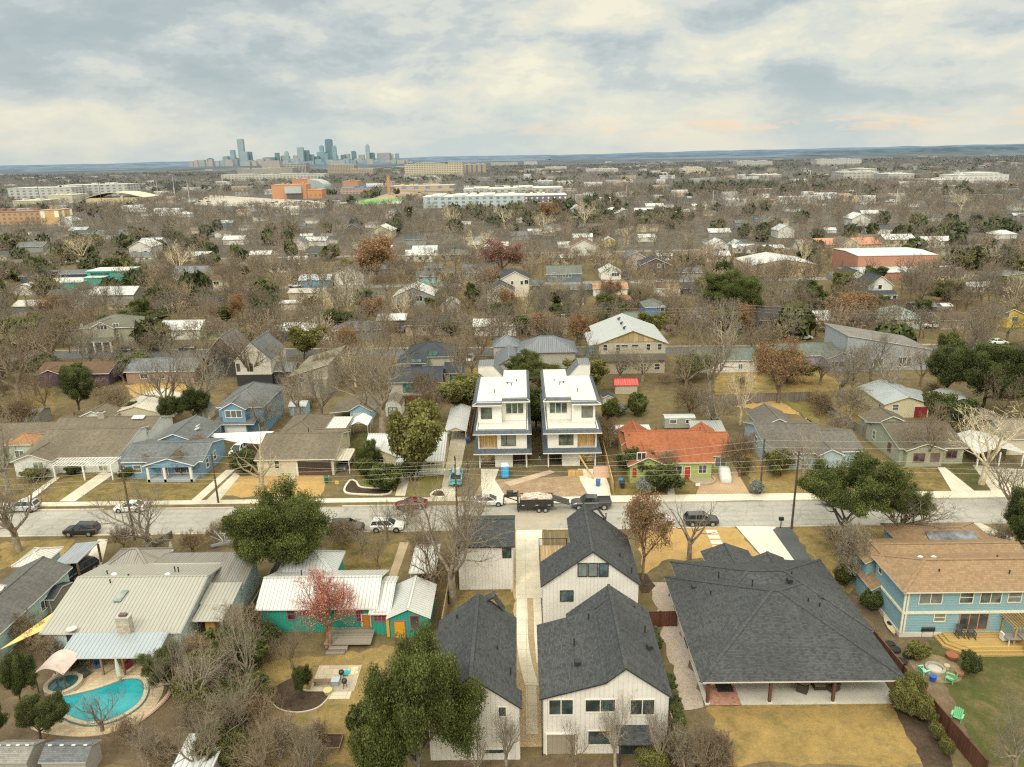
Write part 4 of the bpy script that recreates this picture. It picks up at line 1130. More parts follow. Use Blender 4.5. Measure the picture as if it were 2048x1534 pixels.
k = MB(); k.box(-21.6,-16.6,68.1,71.1,.45,.6); k.box(-21.0,-19.0,67.55,68.08,.0,.4); k.box(-21.2,-19.2,67.0,67.53,0,.2); h.part('timber_deck', k, m_wood((.26,.225,.18), .15, 1))
h.done()
c = thing('carport', 'narrow white flat-roofed carport in front of the teal house', 'carport', (-12.4,82.4,0))
k = MB(); k.slab([(-1.6,-3.3,2.4),(1.6,-3.3,2.4),(1.6,3.3,2.6),(-1.6,3.3,2.6)], .1); k.build('roof', [m_metal((.58,.57,.54), .5), m_plain((.7,.7,.66))], c)
for x in (-1.4,1.4):
    for y in (-3.1,3.1):
        k = MB(); k.box(x-.06,x+.06,y-.06,y+.06,0,2.45); k.build('post', m_plain((.5,.47,.42)), c)

# ---------------------------------------------------------------- the pair of three-storey new houses
WS = m_siding((.74,.71,.64), 'plain'); WROOF = m_paving('white_roof_membrane', (.60,.575,.52), 0, .08); DSH = m_shingle((.085,.10,.12)); WOODP = m_wood((.66,.43,.18), .2, 0)
def three_storey(mir, label):
    cx = -3.4 if not mir else 7.95
    X = (lambda x: cx + x) if not mir else (lambda x: cx - x)
    h = House('three_storey_house', label, cx, 125, WS, WROOF, (.78,.75,.68), frame=(.74,.71,.64), glass=(.045,.055,.04), group='twin three-storey new houses')
    def bx(mb, x0, x1, y0, y1, z0, z1, m=0, top=None):
        a, b = sorted((X(x0), X(x1))); mb.box(a, b, y0, y1, z0, z1, m, top)
    w = MB()
    bx(w, -3.9, 3.8, 118.2, 136, 0, 3.05); bx(w, -1.4, 1.55, 116.3, 118.15, 0, 3.05)         # ground floor
    for x in (-4.05, 3.75): bx(w, x, x+.22, 115.9, 116.1, 0, 3.0)
    bx(w, -.95, 3.95, 115.7, 136.1, 3.5, 6.5); bx(w, -4.1, -.98, 118.6, 136.1, 3.5, 6.5); bx(w, -4.1, -3.9, 115.7, 118.55, 3.5, 6.5); bx(w, -3.88, -.98, 115.75, 115.85, 6.0, 6.5)
    bx(w, -4.1, -.2, 118.6, 132.6, 6.95, 10.55); bx(w, -.17, 3.9, 119.9, 136.2, 6.95, 10.75)  # top floor
    h.part('wall', w, [WS])
    r = MB()
    bx(r, -4.4, 4.2, 115.4, 136.4, 6.62, 6.92); bx(r, -4.5, -.15, 118.0, 132.9, 10.62, 10.85); bx(r, -.12, 4.25, 119.2, 136.5, 10.86, 11.1)
    h.part('roof', r, [WROOF])
    s = MB()
    for z, y0, y1, x0, x1 in ((3.05, 114.6, 136.6, -4.9, 4.75), (6.5, 114.6, 136.6, -4.9, 4.75)):
        q = [(X(x0), y0, z), (X(x1), y0, z), (X(x1-.85), y0+1., z+.5), (X(x0+.85), y0+1., z+.5)]
        s.slab(q if not mir else [q[1], q[0], q[3], q[2]], .16, 0, 1)
        for xa, xb in ((x0, x0+.85), (x1, x1-.85)):
            q = [(X(xa), y0, z), (X(xb), y0+1., z+.5), (X(xb), y1-1., z+.5), (X(xa), y1, z)]
            if (X(xb) < X(xa)): q = q[::-1]
            s.slab(q, .16, 0, 1)
    for xa, xb, y0, y1, z in ((-5.0,-4.3,117.6,133.1,10.55),(4.6,4.1,118.7,136.7,10.8)):
        q = [(X(xa), y0, z), (X(xb), y0, z+.42), (X(xb), y1, z+.42), (X(xa), y1, z)]
        if X(xb) < X(xa): q = q[::-1]
        s.slab(q, .16, 0, 1)
    for x0, x1, y0, z in ((-5.0,-.1,117.55,10.5),(-.1,4.6,118.65,10.74)):
        q = [(X(x0), y0, z), (X(x1), y0, z), (X(x1), y0+.75, z+.45), (X(x0), y0+.75, z+.45)]
        s.slab(q if not mir else [q[1], q[0], q[3], q[2]], .2, 0, 1)
    h.part('eave_skirt', s, [DSH, m_plain((.76,.73,.66))])
    f = MB()
    bx(f, -3.88, -1.0, 116.9, 116.98, 3.5, 5.98); h.part('timber_panel', f, WOODP)
    f = MB(); bx(f, -3.9, -1.0, 115.75, 118.5, 3.36, 3.5); h.part('balcony_floor', f, m_plain((.5,.47,.42)))
    h.b = (min(X(-4.1),X(3.9)), max(X(-4.1),X(3.9)), 118.6, 132)
    h.win('f', X(-2.75), 8.75, 1.7, 1.75, 's', (.10,.10,.09))
    h.b = h.b[:2] + (119.9, 132); h.win('f', X(2.0), 9.1, 2.9, 1.8, 't')
    h.b = h.b[:2] + (115.7, 132); h.win('f', X(.2), 5.0, .8, 1.8, 's', (.10,.10,.09)); h.win('f', X(1.35), 5.0, 1.4, 1.8, 's', (.10,.10,.09))
    h.b = h.b[:2] + (118.2, 132); h.win('f', X(2.6), 1.25, 2.0, 2.3, 'd', (.08,.08,.08), (.012,.012,.012)); h.win('f', X(-2.6), 1.2, 2.2, 2.3, 'd', (.45,.4,.3), (.30,.235,.15))
    for x, y, kd in ((.7,127.5,'pipe'),(1.4,126.6,'pipe'),(2.3,129,'pipe'),(-1.5,123.2,'pipe')): h.vent(X(x), y, 11.0, kd)
    k = MB(); bx(k, .3, 1.6, 128.0, 128.5, 11.1, 11.22); h.part('skylight', k, m_plain((.25,.32,.38), .3))
    h.done()
three_storey(False, 'white three-storey new house with flat white roof, left of the pair behind the dump trailer')
three_storey(True, 'white three-storey new house with flat white roof, right of the pair behind the pickup')
for px0, px1, lab, mir in ((966,1015,'narrow white tower house with dark pitched roof behind the left three-storey house',0),(1125,1168,'narrow white tower house with dark pitched roof behind the right three-storey house',1)):
    xa, xb = P(px0,772,0).x, P(px1,772,0).x
    h = House('tower_house', lab, (xa+xb)/2, 151, WS, m_metal((.14,.15,.165), .45), (.6,.58,.54), group='pair of white tower houses')
    xm = xb-2.6 if not mir else xa+2.6
    pts = [(xa-.05,8.9),(xm,9.0),(xb+.05,6.0)] if not mir else [(xa-.05,6.0),(xm,9.0),(xb+.05,8.9)]
    h.prof('y', pts, 147.2, 152.4, .04); h.done()
    # ---------------------------------------------------------------- far side of the street
TANSH = m_shingle((.145,.12,.088)); GRYSH = m_shingle((.122,.127,.13)); REDSH = m_shingle((.27,.092,.042), .35)
DKSH = m_shingle((.046,.051,.058)); BRSH = m_shingle((.115,.074,.047)); WMT = m_metal((.57,.565,.545), .45); GRNSH = m_shingle((.125,.14,.12))
YEL = m_siding((.62,.56,.36), 'lap'); LIME = m_siding((.36,.42,.14), 'lap'); WHT = m_siding((.70,.68,.62), 'lap'); BLU = m_siding((.17,.31,.43), 'lap'); LBL = m_siding((.33,.52,.62), 'lap')
GBL = m_siding((.36,.44,.48), 'lap'); SAGE = m_siding((.34,.36,.26), 'lap'); CREAM = m_siding((.58,.52,.38), 'lap'); TANW = m_siding((.46,.40,.30), 'lap'); NAVY = m_siding((.05,.085,.16), 'lap'); GRYW = m_siding((.30,.295,.27), 'lap')

h = House('red_roofed_house', 'lime green house with orange-red shingle roof and red shutters', 25, 116, LIME, REDSH, (.68,.62,.48), glass=(.03,.03,.04))
h.prof('x', [(110.0,3.0),(118.6,5.2),(124,3.4)], 16.9, 30.2, .4); b0 = h.b
h.prof('x', [(112.6,3.0),(118.4,4.9),(123,3.2)], 29.4, 34.2, .4); b4 = h.b
h.gable('y', 16.3, 22.6, 108.8, 117.5, 3.0, 4.5, .4); b1 = h.b
h.gable('y', 16.4, 22, 117.5, 124.6, 3.2, 5.0, .35); h.gable('y', 29, 33.5, 119, 124.4, 3.2, 4.6, .35)
h.b = b1; h.wpx('f', 1275,906,1291,920, style='d'); 
for px in (1270, 1305):
    x = PY(px, 912, h.b[2])[0]; k = MB(); k.box(x-.3,x+.3,h.b[2]-.06,h.b[2]+.02,1.0,2.6); h.part('shutter', k, m_plain((.38,.03,.02)))
h.b = b0; h.win('f', 24.3, 1.6, 1.6, 1.3, 'd'); h.door('f', 26.0, .95, 2.1, (.35,.04,.03)); h.win('f', 28.4, 1.7, 1.2, 1.3, 'd', (.6,.58,.5))
h.b = b4; h.win('f', 31.9, 1.7, 1.7, 1.5, 'd')
for px, py in ((1258,871),(1312,858),(1400,858)): q = P(px, py, 4.9); h.vent(q.x, q.y, 4.7)
h.done()
k = MB(); k.slab([(15.2,124.5,2.5),(22.8,124.5,2.5),(22.8,128.5,2.7),(15.2,128.5,2.7)], .12)
c = thing('carport', 'white flat patio cover behind the red roofed house', 'patio cover', (0,0,0)); k.build('roof', [WMT, m_plain((.6,.6,.56))], c)
for x, y in ((15.4,128.2),(22.5,128.2),(15.4,124.7),(22.5,124.7)): k = MB(); k.box(x-.06,x+.06,y-.06,y+.06,0,2.5); k.build('post', m_plain((.6,.58,.54)), c)
k = MB(); k.slab([(30.0,126.0,2.3),(36.0,125.0,2.3),(36.4,130.5,2.6),(30.4,130.5,2.6)], .12); c = thing('shed', 'grey flat-roofed lean-to behind the red roofed house', 'shed', (0,0,0)); k.build('roof', [m_metal((.36,.38,.36), .4), m_plain((.4,.4,.38))], c); k = MB(); k.box(30.5,36,126,130,0,2.3); k.build('wall', GRYW, c)

h = House('grey_blue_house', 'grey-blue single-storey house with brown-grey gable roof, right of the red roofed house', 46, 119, GBL, m_shingle((.12,.107,.092)), (.70,.68,.62))
h.prof('x', [(113.2,3.0),(121.8,5.0),(128,3.2)], 39.6, 50.5, .4); b0 = h.b
h.gable('x', 50, 55.5, 113.9, 125, 2.9, 4.6, .4); h.gable('y', 41.8, 48.5, 125, 133.5, 3.2, 4.7, .4); h.gable('y', 47.2, 51.6, 112.2, 116, 2.95, 4.0, .35)
h.b = b0; h.win('l', 116.0, 1.7, 1.1, 1.5, 'h'); h.win('l', 121, 2.2, 1.1, 1.5, 'h'); h.win('f', 43.5, 1.6, 1.5, 1.3, 'd')
h.done()
h = House('sage_house', 'sage green house with brown shingle roof and red-framed side windows', 67, 120, SAGE, m_shingle((.115,.096,.072)), (.70,.68,.6), frame=(.35,.06,.05))
h.prof('x', [(114.6,3.0),(121.6,5.0),(127.6,3.0)], 61.3, 72.5, .4); b0 = h.b
h.gable('y', 61.7, 69, 125.5, 131, 3.1, 4.7, .4); h.gable('y', 62.0, 68.6, 113.6, 117, 3.0, 4.2, .4)
h.b = b0; h.win('l', 118.5, 1.7, 1.0, 1.4, 'h'); h.win('l', 124.2, 1.7, 1.0, 1.5, 'h', (.68,.66,.6))
h.b = (62.4, 68.2, 114.0, 117); h.win('f', 64.4, 1.6, 1.7, 1.4, 'd'); h.win('f', 67.0, 1.6, 1.3, 1.4, 'd')
h.b = b0; h.win('f', 70.2, 1.7, 1.6, 1.2, 'd'); h.done()
c = thing('carport', 'white gabled carport beside the sage green house', 'carport', (76.8,117.5,0))
k = MB(); k.slab([(-3.4,-4.2,2.5),(0,-4.2,3.5),(0,4,3.5),(-3.4,4,2.5)], .1); k.slab([(0,-4.2,3.5),(4.4,-4.2,2.4),(4.4,4,2.4),(0,4,3.5)], .1); k.build('roof', [WMT, m_plain((.72,.70,.66))], c)
for x, y in ((-3.1,-3.9),(4.1,-3.9),(-3.1,3.6),(4.1,3.6),(.4,-3.9)): k = MB(); k.box(x-.1,x+.1,y-.1,y+.1,0,2.5); k.build('post', m_plain((.68,.66,.62)), c)
h = House('yellow_garage', 'pale yellow garage with maroon roller door and grey metal roof', 74, 142, YEL, m_metal((.36,.40,.42), .45, .3), (.66,.62,.48))
h.gable('y', 69.3, 78.6, 137.2, 149, 2.9, 4.4, .4); b0 = h.b
h.shed('y', 78.55, 81.6, 137.2, 148, 2.88, 2.2, .1, walls=False); h.posts([(81.3,137.5),(81.3,147.5)], 2.2, .07, (.5,.48,.4))
h.b = b0; h.wpx('f', 1786,809,1796,820, style='h'); h.door('f', 76.7, 2.5, 2.2, (.22,.02,.03)); h.win('l', 139.5, 1.5, .8, 1.2, 'h'); h.done()
h = House('navy_shed', 'dark navy shed with white-edged roof beside the yellow garage', 85.5, 142, NAVY, m_metal((.46,.45,.43), .4, .3), (.7,.69,.65), cat='shed')
h.gable('y', 81.9, 89, 139, 146, 2.3, 3.4, .3); h.done()
h = House('brown_roofed_house', 'brown shingled house with low roof behind the pale bare tree, right edge', 85, 122, CREAM, m_shingle((.17,.14,.11)), (.62,.58,.5))
h.gable('x', 81, 97, 118, 128, 3.0, 4.8, .4); h.win('f', 90, 1.6, 1.5, 1.2, 'd'); h.gable('y', 80, 86.5, 124, 131.5, 3.0, 4.5, .4); h.done()

h = House('white_house', 'long white house with taupe roof and white front trellis, far left', -76, 125, m_siding((.68,.68,.64), 'plain'), TANSH, (.74,.73,.69), glass=(.16,.18,.13))
h.prof('x', [(116.0,2.9),(124.6,4.9),(127.5,4.3)], -84.5, -68.0, .35); b0 = h.b
h.gable('y', -85.3, -78.2, 114.4, 120, 2.9, 4.2, .4); b1 = h.b
h.prof('x', [(126.9,3.5),(131.6,4.7),(136.5,3.0)], -86.5, -67.5, .35); h.gable('y', -86.5, -79.5, 135.5, 141, 3.0, 4.5, .35)
h.b = b1; h.wpx('f', 66,925,88,940, style='d'); h.b = b0; h.win('f', -75.5, 1.3, 3, 1.8, 't'); h.win('f', -71, 1.2, 1.4, 1.8, 'd')
k = MB()
for x in np.arange(-77.5, -67.6, .55): k.box(x-.05,x+.05,113.0,116.3,2.72,2.86)
for y in (113.2, 114.7, 116.1): k.box(-77.7,-67.6,y-.05,y+.05,2.55,2.71)
for x in (-77.3,-72.5,-67.8): k.box(x-.1,x+.1,113.1,113.3,0,2.55)
h.part('trellis', k, m_plain((.74,.73,.69)))
h.chimney(-78.5, 131.2, 4.2, 5.6, 1.2, .8); k = MB(); k.hexa([(-72.5,130.2,4.6),(-70.3,130.2,4.6),(-70.3,131.3,4.85),(-72.5,131.3,4.85),(-72.5,130.2,4.75),(-70.3,130.2,4.75),(-70.3,131.3,5.0),(-72.5,131.3,5.0)]); h.part('skylight', k, m_plain((.6,.6,.55), .3))
h.done()
h = House('orange_roofed_annex', 'pale green house corner with small orange-brown roof, left edge', -88, 121, m_siding((.45,.52,.42), 'lap'), [m_shingle((.30,.16,.08)), TANSH], (.6,.6,.54))
h.hip(-90.5, -85.2, 120.5, 125.5, 3.6, 4.8, .4); b0 = h.b; h.gable('x', -99, -90.2, 118, 127, 2.9, 4.0, .4, slot=2); h.gable('x', -97, -85, 126, 134, 3.0, 4.2, .4, slot=2); h.b = b0; h.win('f', -88, 1.7, 1.5, 1.2, 'd'); h.done()

h = House('blue_bungalow', 'blue bungalow with grey roof and a gabled front porch', -59, 118, BLU, GRYSH, (.74,.74,.72))
h.prof('x', [(113.4,3.0),(118.0,4.6),(124,3.0)], -66.2, -52.6, .4); b0 = h.b
h.gable('y', -61.8, -53.3, 111.6, 117.5, 3.0, 4.3, .4, walls=False); h.gable('y', -65.6, -56.3, 121.5, 131.5, 3.0, 4.8, .4)
k = MB(); k.poly([h.l(-61.5,111.9,2.85),h.l(-53.6,111.9,2.85),h.l(-57.55,111.9,4.1)]); k.box(-61.4+h.o[0]*0,-53.7,111.85,112.0,2.62,2.86); k.v[:3] = [(-61.5,111.95,2.85),(-53.6,111.95,2.85),(-57.55,111.95,4.1)]
h.part('porch_gable', k, BLU)
h.posts([(-61.2,112.1),(-58.5,112.1),(-54.2,112.1)], 2.7, .2, (.68,.67,.63)); h.b = b0
k = MB(); k.box(-61.6,-53.6,111.9,113.9,.0,.5); h.part('porch_floor', k, m_plain((.33,.36,.38)))
h.win('f', -56.2, 1.6, 2.8, 1.4, 't'); h.door('f', -59.3, .95, 2.1, (.3,.03,.03)); h.win('f', -63.8, 1.6, 1.2, 1.3, 'h'); h.win('r', 115.8, 1.7, 1., 1.5, 'h'); h.win('r', 119, 1.8, .9, 1.4, 'h')
for x, y in ((-59.2,127.2),(-58.6,125.9)): k = MB(); k.hexa([(x-.9,y-.4,4.2),(x+.5,y-.4,3.6),(x+.5,y+.4,3.6),(x-.9,y+.4,4.2),(x-.9,y-.4,4.42),(x+.5,y-.4,3.82),(x+.5,y+.4,3.82),(x-.9,y+.4,4.42)]); k.v = [(x+(x-a)*1.-.4, b, c) for a, b, c in k.v]; h.part('skylight', k, m_plain((.6,.62,.6), .3))
h.done()
h = House('blue_house', 'two-storey blue house with garage, white dormer window and grey roof', -53, 138, BLU, GRYSH, (.74,.74,.72))
h.hip(-57.9, -48.8, 133.0, 146.5, 5.7, 8.0, .45); b0 = h.b
h.gable('y', -56.6, -51.6, 131.6, 137, 5.7, 7.1, .35); b1 = h.b
h.shed('x', -58.0, -50.2, 131.2, 133.5, 2.9, 3.6, .1, walls=False); h.b = b1; h.win('f', -54.1, 4.7, 3.0, 1.3, 't')
h.door('f', -54.1, 3.8, 2.3, (.66,.66,.64), name='garage_door'); h.b = b0; h.win('r', 137, 4.5, .8, 1.1, 'h'); h.done()
h = House('taupe_roofed_house', 'pale cream house with broad taupe shingle roof and dark screened porch', -37, 120, CREAM, TANSH, (.70,.66,.56), frame=(.7,.68,.6))
h.prof('x', [(113.5,3.0),(120.5,5.0),(125.5,3.4)], -44.3, -30.9, .4); b0 = h.b
h.hip(-43.8, -36.0, 123, 135, 3.2, 5.0, .4); h.gable('x', -37, -31.2, 123.2, 127.2, 3.0, 4.0, .3)
h.b = b0; h.wpx('f', 549,922,559,936, style='h'); h.door('f', -36.9, 1.0, 2.1, (.70,.69,.66))
(xa, zt), (xb, zb) = PY(595,920,113.85), PY(663,945,113.85)
k = MB(); k.box(xa,xb,113.8,113.87,.9,2.6); k.box(xa,xb,113.76,113.88,.1,.9,1)
for i in range(6): k.box(xa+(xb-xa)*i/5-.04,xa+(xb-xa)*i/5+.04,113.74,113.86,.1,2.6,1)
h.part('porch_screen', k, [m_plain((.035,.028,.024), .4), m_plain((.09,.045,.035))]); h.vent(-37.5, 122.5, 4.7)
h.shed('x', -37.8, -32.2, 127.4, 134.5, 2.7, 2.9, .1, walls=False); h.done()
k = MB(); k.slab([(-37.6,127.3,3.0),(-32.4,127.3,2.95),(-32.4,134.6,2.95),(-37.6,134.6,3.0)], .1)
c = thing('patio_cover', 'white flat patio roof behind the taupe roofed house', 'patio cover', (0,0,0)); k.build('roof', [m_metal((.74,.72,.66), .6, .15), m_plain((.7,.69,.64))], c)
for x, y in ((-32.6,127.5),(-32.6,134.3),(-35,134.4)): k = MB(); k.box(x-.06,x+.06,y-.06,y+.06,0,2.9); k.build('post', m_plain((.68,.67,.62)), c)
c = thing('carport', 'cream flat carport over a grey car beside the taupe roofed house', 'carport', (-30.2,116.5,0))
k = MB(); k.slab([(-1.7,-2.2,2.45),(1.5,-2.2,2.45),(1.5,2.6,2.6),(-1.7,2.6,2.6)], .1); k.build('roof', [m_metal((.60,.55,.44), .5, .2), m_plain((.68,.66,.58))], c)
for x in (-1.5,1.3):
    for y in (-2.,2.4): k = MB(); k.box(x-.06,x+.06,y-.06,y+.06,0,2.45); k.build('post', m_plain((.68,.66,.6)), c)
h = House('yellow_cottage', 'pale yellow cottage with white metal roof and porch railing, behind the live oak', -20, 118, YEL, WMT, (.74,.72,.66), glass=(.05,.05,.05))
h.prof('x', [(115.2,2.9),(120.2,4.8),(125,3.0)], -26.6, -13.0, .35); b0 = h.b
h.gable('y', -26.4, -20.8, 114.4, 120, 2.9, 4.2, .35); b1 = h.b; h.shed('x', -20.9, -13, 113.2, 115.4, 2.5, 2.9, .1, walls=False)
h.b = b1; h.wpx('f', 746,913,768,930, style='g'); h.b = b0; h.door('f', -18.4, .95, 2.1, (.04,.04,.07)); h.win('f', -15.5, 1.6, 1.3, 1.3, 'd')
h.posts([(-20.6,113.4),(-18.9,113.4),(-16.5,113.4),(-13.2,113.4)], 2.45, .07, (.7,.68,.62))
k = MB()
for x in np.arange(-17.3, -13.1, .22): k.box(x-.04,x+.04,113.3,113.36,.35,1.15)
k.box(-17.4,-13.1,113.28,113.38,1.15,1.22); k.box(-20.7,-13.1,113.3,115.3,.1,.3); h.part('porch_railing', k, m_plain((.72,.70,.62))); h.done()
c = thing('carport', 'long white gabled carport at the end of the pickup driveway', 'carport', (-12.3,134,0))
k = MB(); k.slab([(-2.0,-6.8,2.4),(0,-6.8,3.2),(0,7,3.2),(-2.0,7,2.4)], .1); k.slab([(0,-6.8,3.2),(2.0,-6.8,2.4),(2.0,7,2.4),(0,7,3.2)], .1); k.build('roof', [m_metal((.56,.57,.565), .5), m_plain((.68,.66,.6))], c)
k = MB(); k.poly([(-1.9,-6.6,2.35),(1.9,-6.6,2.35),(0,-6.6,3.1)]); k.build('gable_panel', YEL, c)
for x in (-1.85,1.85):
    for y in (-6.6,-2,2.5,6.7): k = MB(); k.box(x-.07,x+.07,y-.07,y+.07,0,2.4); k.build('post', m_plain((.6,.56,.44)), c)
h = House('light_blue_garage', 'small light blue garage with taupe roof, white door and side canopy', -31.5, 142, LBL, TANSH, (.74,.74,.72))
h.gable('y', -34.3, -29.6, 138.4, 147, 2.7, 4.1, .35); h.door('f', -31.9, 2.6, 2.1, (.66,.62,.54), name='garage_door'); h.shed('y', -38.0, -34.2, 138.8, 147, 2.3, 2.65, .1, walls=False, slot=0)
h.posts([(-37.8,139),(-37.8,146.8)], 2.3, .06, (.7,.7,.66)); h.done()
c = thing('canopy_tent', 'white peaked canopy tent on thin legs in front of the light blue garage', 'canopy', (-30.7,133.4,0))
k = MB(); k.slab([(-1.7,-2.2,2.3),(0,-2.2,3.2),(0,2.6,3.2),(-1.7,2.6,2.3)], .05); k.slab([(0,-2.2,3.2),(1.7,-2.2,2.3),(1.7,2.6,2.3),(0,2.6,3.2)], .05); k.build('canopy', [m_plain((.80,.80,.78), .5, 0, .03), m_plain((.78,.78,.76))], c)
for x in (-1.65,1.65):
    for y in (-2.1,.2,2.5): k = MB(); k.tube((x,y,0),(x,y,2.3),.04,.04,6); k.build('leg', m_plain((.74,.74,.72)), c)
def shed(label, px0, px1, py, depth, eave, ridge, wall, roof, ax='y', name='shed', door=(.3,.28,.24)):
    a, b = P(px0, py), P(px1, py); x0, x1 = a.x, b.x
    h = House(name, label, (x0+x1)/2, a.y+depth/2, wall, roof, (.6,.58,.52), cat='shed')
    h.gable(ax, x0-.2, x1+.2, a.y-.2, a.y+depth+.2, eave, ridge, .2); h.door('f', (x0+x1)/2, min(1.5, (x1-x0)*.5), min(1.9, eave-.2), door); h.done(); return h
h = House('barn_shed', 'white gambrel barn shed with blue-grey framed double doors and tan roof', -26.2, 145, WHT, TANSH, (.66,.62,.54), cat='shed')
h.prof('y', [(-28.1,2.1),(-27.6,3.0),(-26.25,3.7),(-24.9,3.0),(-24.4,2.1)], 142.6, 147.5, .12, t=.06)
k = MB(); x0, x1, y = -27.2, -25.3, h.b[2]-.03; xm = (x0+x1)/2
for q in ((x0,x0+.1,0,1.9),(x1-.1,x1,0,1.9),(xm-.06,xm+.06,0,1.9),(x0,x1,1.85,1.95),(x0,x1,.05,.15),(x0,x1,.9,1.0)): k.box(q[0],q[1],y-.06,y,q[2]+.02,q[3])
k.beam((x0,y-.03,.1),(xm,y-.03,.9),.1,.05); k.beam((xm,y-.03,.9),(x1,y-.03,.1),.1,.05); k.beam((x0,y-.03,1.8),(xm,y-.03,1.0),.1,.05); k.beam((xm,y-.03,1.0),(x1,y-.03,1.8),.1,.05)
h.part('door_frame', k, m_plain((.10,.14,.16))); h.done()
shed('tiny light blue shed with a small window beside the two-storey blue house', 580, 612, 832, 3.2, 2.1, 2.7, LBL, m_plain((.6,.6,.6)), 'x')
shed('small cream garden shed with dark roof left of the two-storey blue house', 405, 421, 838, 2.5, 2.0, 2.7, CREAM, GRYSH)
shed('small grey garden shed with dark roof right of the right three-storey house', 1206, 1226, 813, 2.6, 2.0, 2.5, m_siding((.40,.42,.38), 'lap'), DKSH)
h = House('red_roofed_shed', 'tan shed with a bright red metal roof and a white ladder on it', 20, 143, TANW, m_metal((.55,.06,.06), .5), (.5,.1,.08), cat='shed')
q0, q1 = P(1230,788), P(1275,788); h.gable('x', q0.x-.2, q1.x+.2, q0.y-.3, q0.y+3.6, 2.1, 3.0, .25); h.done()
h = House('tan_outbuilding', 'beige outbuilding with a bright low metal roof among dark trees on the left', -80, 148, m_siding((.50,.44,.31), 'plain'), m_metal((.66,.60,.48), .5), (.62,.56,.44))
a_, b_ = P(200,820), P(250,820); h.gable('y', -81.5, -71.5, 139, 151, 2.8, 4.2, .2); h.done()
shed('grey shed with weathered roof behind the long white house', 45, 80, 850, 4, 2.4, 3.1, GRYW, TANSH, 'x')
h = House('travel_trailer', 'pale parked travel trailer under bare trees behind the red roofed house', 35, 133, m_plain((.33,.32,.29), .7, 0, .3), m_plain((.42,.42,.40), .6, 0, .3), (.4,.4,.38), cat='trailer')
h.prof('x', [(132.2,2.5),(133.4,2.75),(134.6,2.5)], 26.4, 32.2, .05, .5); h.win('f', 28, 1.8, 1.2, .7, 's'); h.win('f', 30.8, 1.8, .8, .7, 's')
k = MB(); [k.tube((x,132.3,.35),(x,132.6,.35),.35,.35,12) for x in (28.6,29.5)]; h.part('wheel', k, m_plain((.02,.02,.02))); k = MB(); k.box(27,31.5,132.5,134,.3,.52); h.part('chassis', k, m_plain((.05,.05,.05))); h.done()
# garden sheds in the bottom left corner
for px0, px1, py, z, lab in ((75,170,1524,0,'dark-roofed plastic garden shed, right of two in the near left corner'),(-28,52,1512,0,'weathered grey-roofed garden shed, left of two in the near left corner')):
    a, b = P(px0, 1525, 1.9), P(px1, 1525, 1.9)
    h = House('garden_shed', lab, (a.x+b.x)/2, a.y+1.2, m_siding((.33,.31,.27), 'lap'), m_shingle((.115,.12,.125) if px0 > 0 else (.2,.19,.17)), (.4,.4,.38), cat='shed')
    h.gable('x', a.x, b.x, a.y, a.y+2.6, 1.9, 2.6, .15)
    for i in range(4): x = a.x+.5+i*(b.x-a.x-1)/3; k = MB(); k.box(x-.16,x+.16,a.y+1.1,a.y+1.2,2.56,2.64); h.part('roof_light', k, m_plain((.6,.62,.62), .3))
    h.done()
a, b = P(378,1468,2.4), P(455,1470,2.4)
h = House('white_roofed_shed', 'shed with pale metal roof under bare branches at the bottom edge', (a.x+b.x)/2, a.y-2, GRYW, m_metal((.60,.62,.62), .5), (.7,.7,.68), cat='shed')
h.shed('x', a.x, b.x, a.y-4.4, a.y, 2.1, 2.45, .15); h.done()

# ---------------------------------------------------------------- second street and beyond: surveyed one by one
def simple(label, form, x0, x1, pyf, depth, eave, ridge, wall, roof, wins=(), oh=.4, name='house', doors=(), trim=WHITE, frame=WHITE, py1=None, cat='house'):
    a, b = P(x0, pyf, eave), P(x1, pyf if py1 is None else py1, eave)
    ya = (a.y+b.y)/2; h = House(name, label, (a.x+b.x)/2, ya+depth/2, wall, roof, trim, cat=cat, frame=frame)
    if form == 'gx': h.gable('x', a.x, b.x, ya, ya+depth, eave, ridge, oh)
    elif form == 'gy': h.gable('y', a.x, b.x, ya, ya+depth, eave, ridge, oh)
    elif form == 'hip': h.hip(a.x, b.x, ya, ya+depth, eave, ridge, oh)
    elif form == 'flat': h.flat(a.x, b.x, ya, ya+depth, eave, oh)
    elif form == 'sr': h.shed('y', a.x, b.x, ya, ya+depth, eave, ridge, oh)
    elif form == 'sl': h.shed('y', a.x, b.x, ya, ya+depth, ridge, eave, oh)
    for w_ in wins: h.wpx('f', *w_[:4], style=w_[4] if len(w_) > 4 else 'd')
    for d_ in doors: h.dpx('f', d_[0], d_[1], y=pyf, c=d_[2])
    return h
PURP = m_siding((.10,.055,.10), 'lap'); CHAR = m_siding((.06,.06,.06), 'board'); BRK = m_brick((.33,.15,.08),(.26,.12,.07)); LIL = m_siding((.30,.31,.44), 'lap'); OSB = m_wood((.48,.36,.18), 1.2, 0)
h = simple('low house with brown roof and purple gable end, left of the second street', 'gx', 70, 215, 748, 10, 3, 4.8, PURP, BRSH); h.gable('y', h.o[0]-8, h.o[0]-2, h.o[1]-5.5, h.o[1], 3, 4.2, .4); h.done()
h = simple('red brick house with slate grey roof on the near side of the second street', 'gx', 248, 388, 743, 10.5, 3, 4.9, BRK, m_shingle((.155,.165,.175)), [(280,748,296,757),(318,748,330,757)]); h.done()
h = simple('charcoal two-storey house with steep grey gable roof', 'gy', 412, 474, 706, 10, 6.0, 10, CHAR, GRYSH, [(418,725,424,740),(442,725,448,740)], .2, frame=(.3,.33,.3)); h.done()
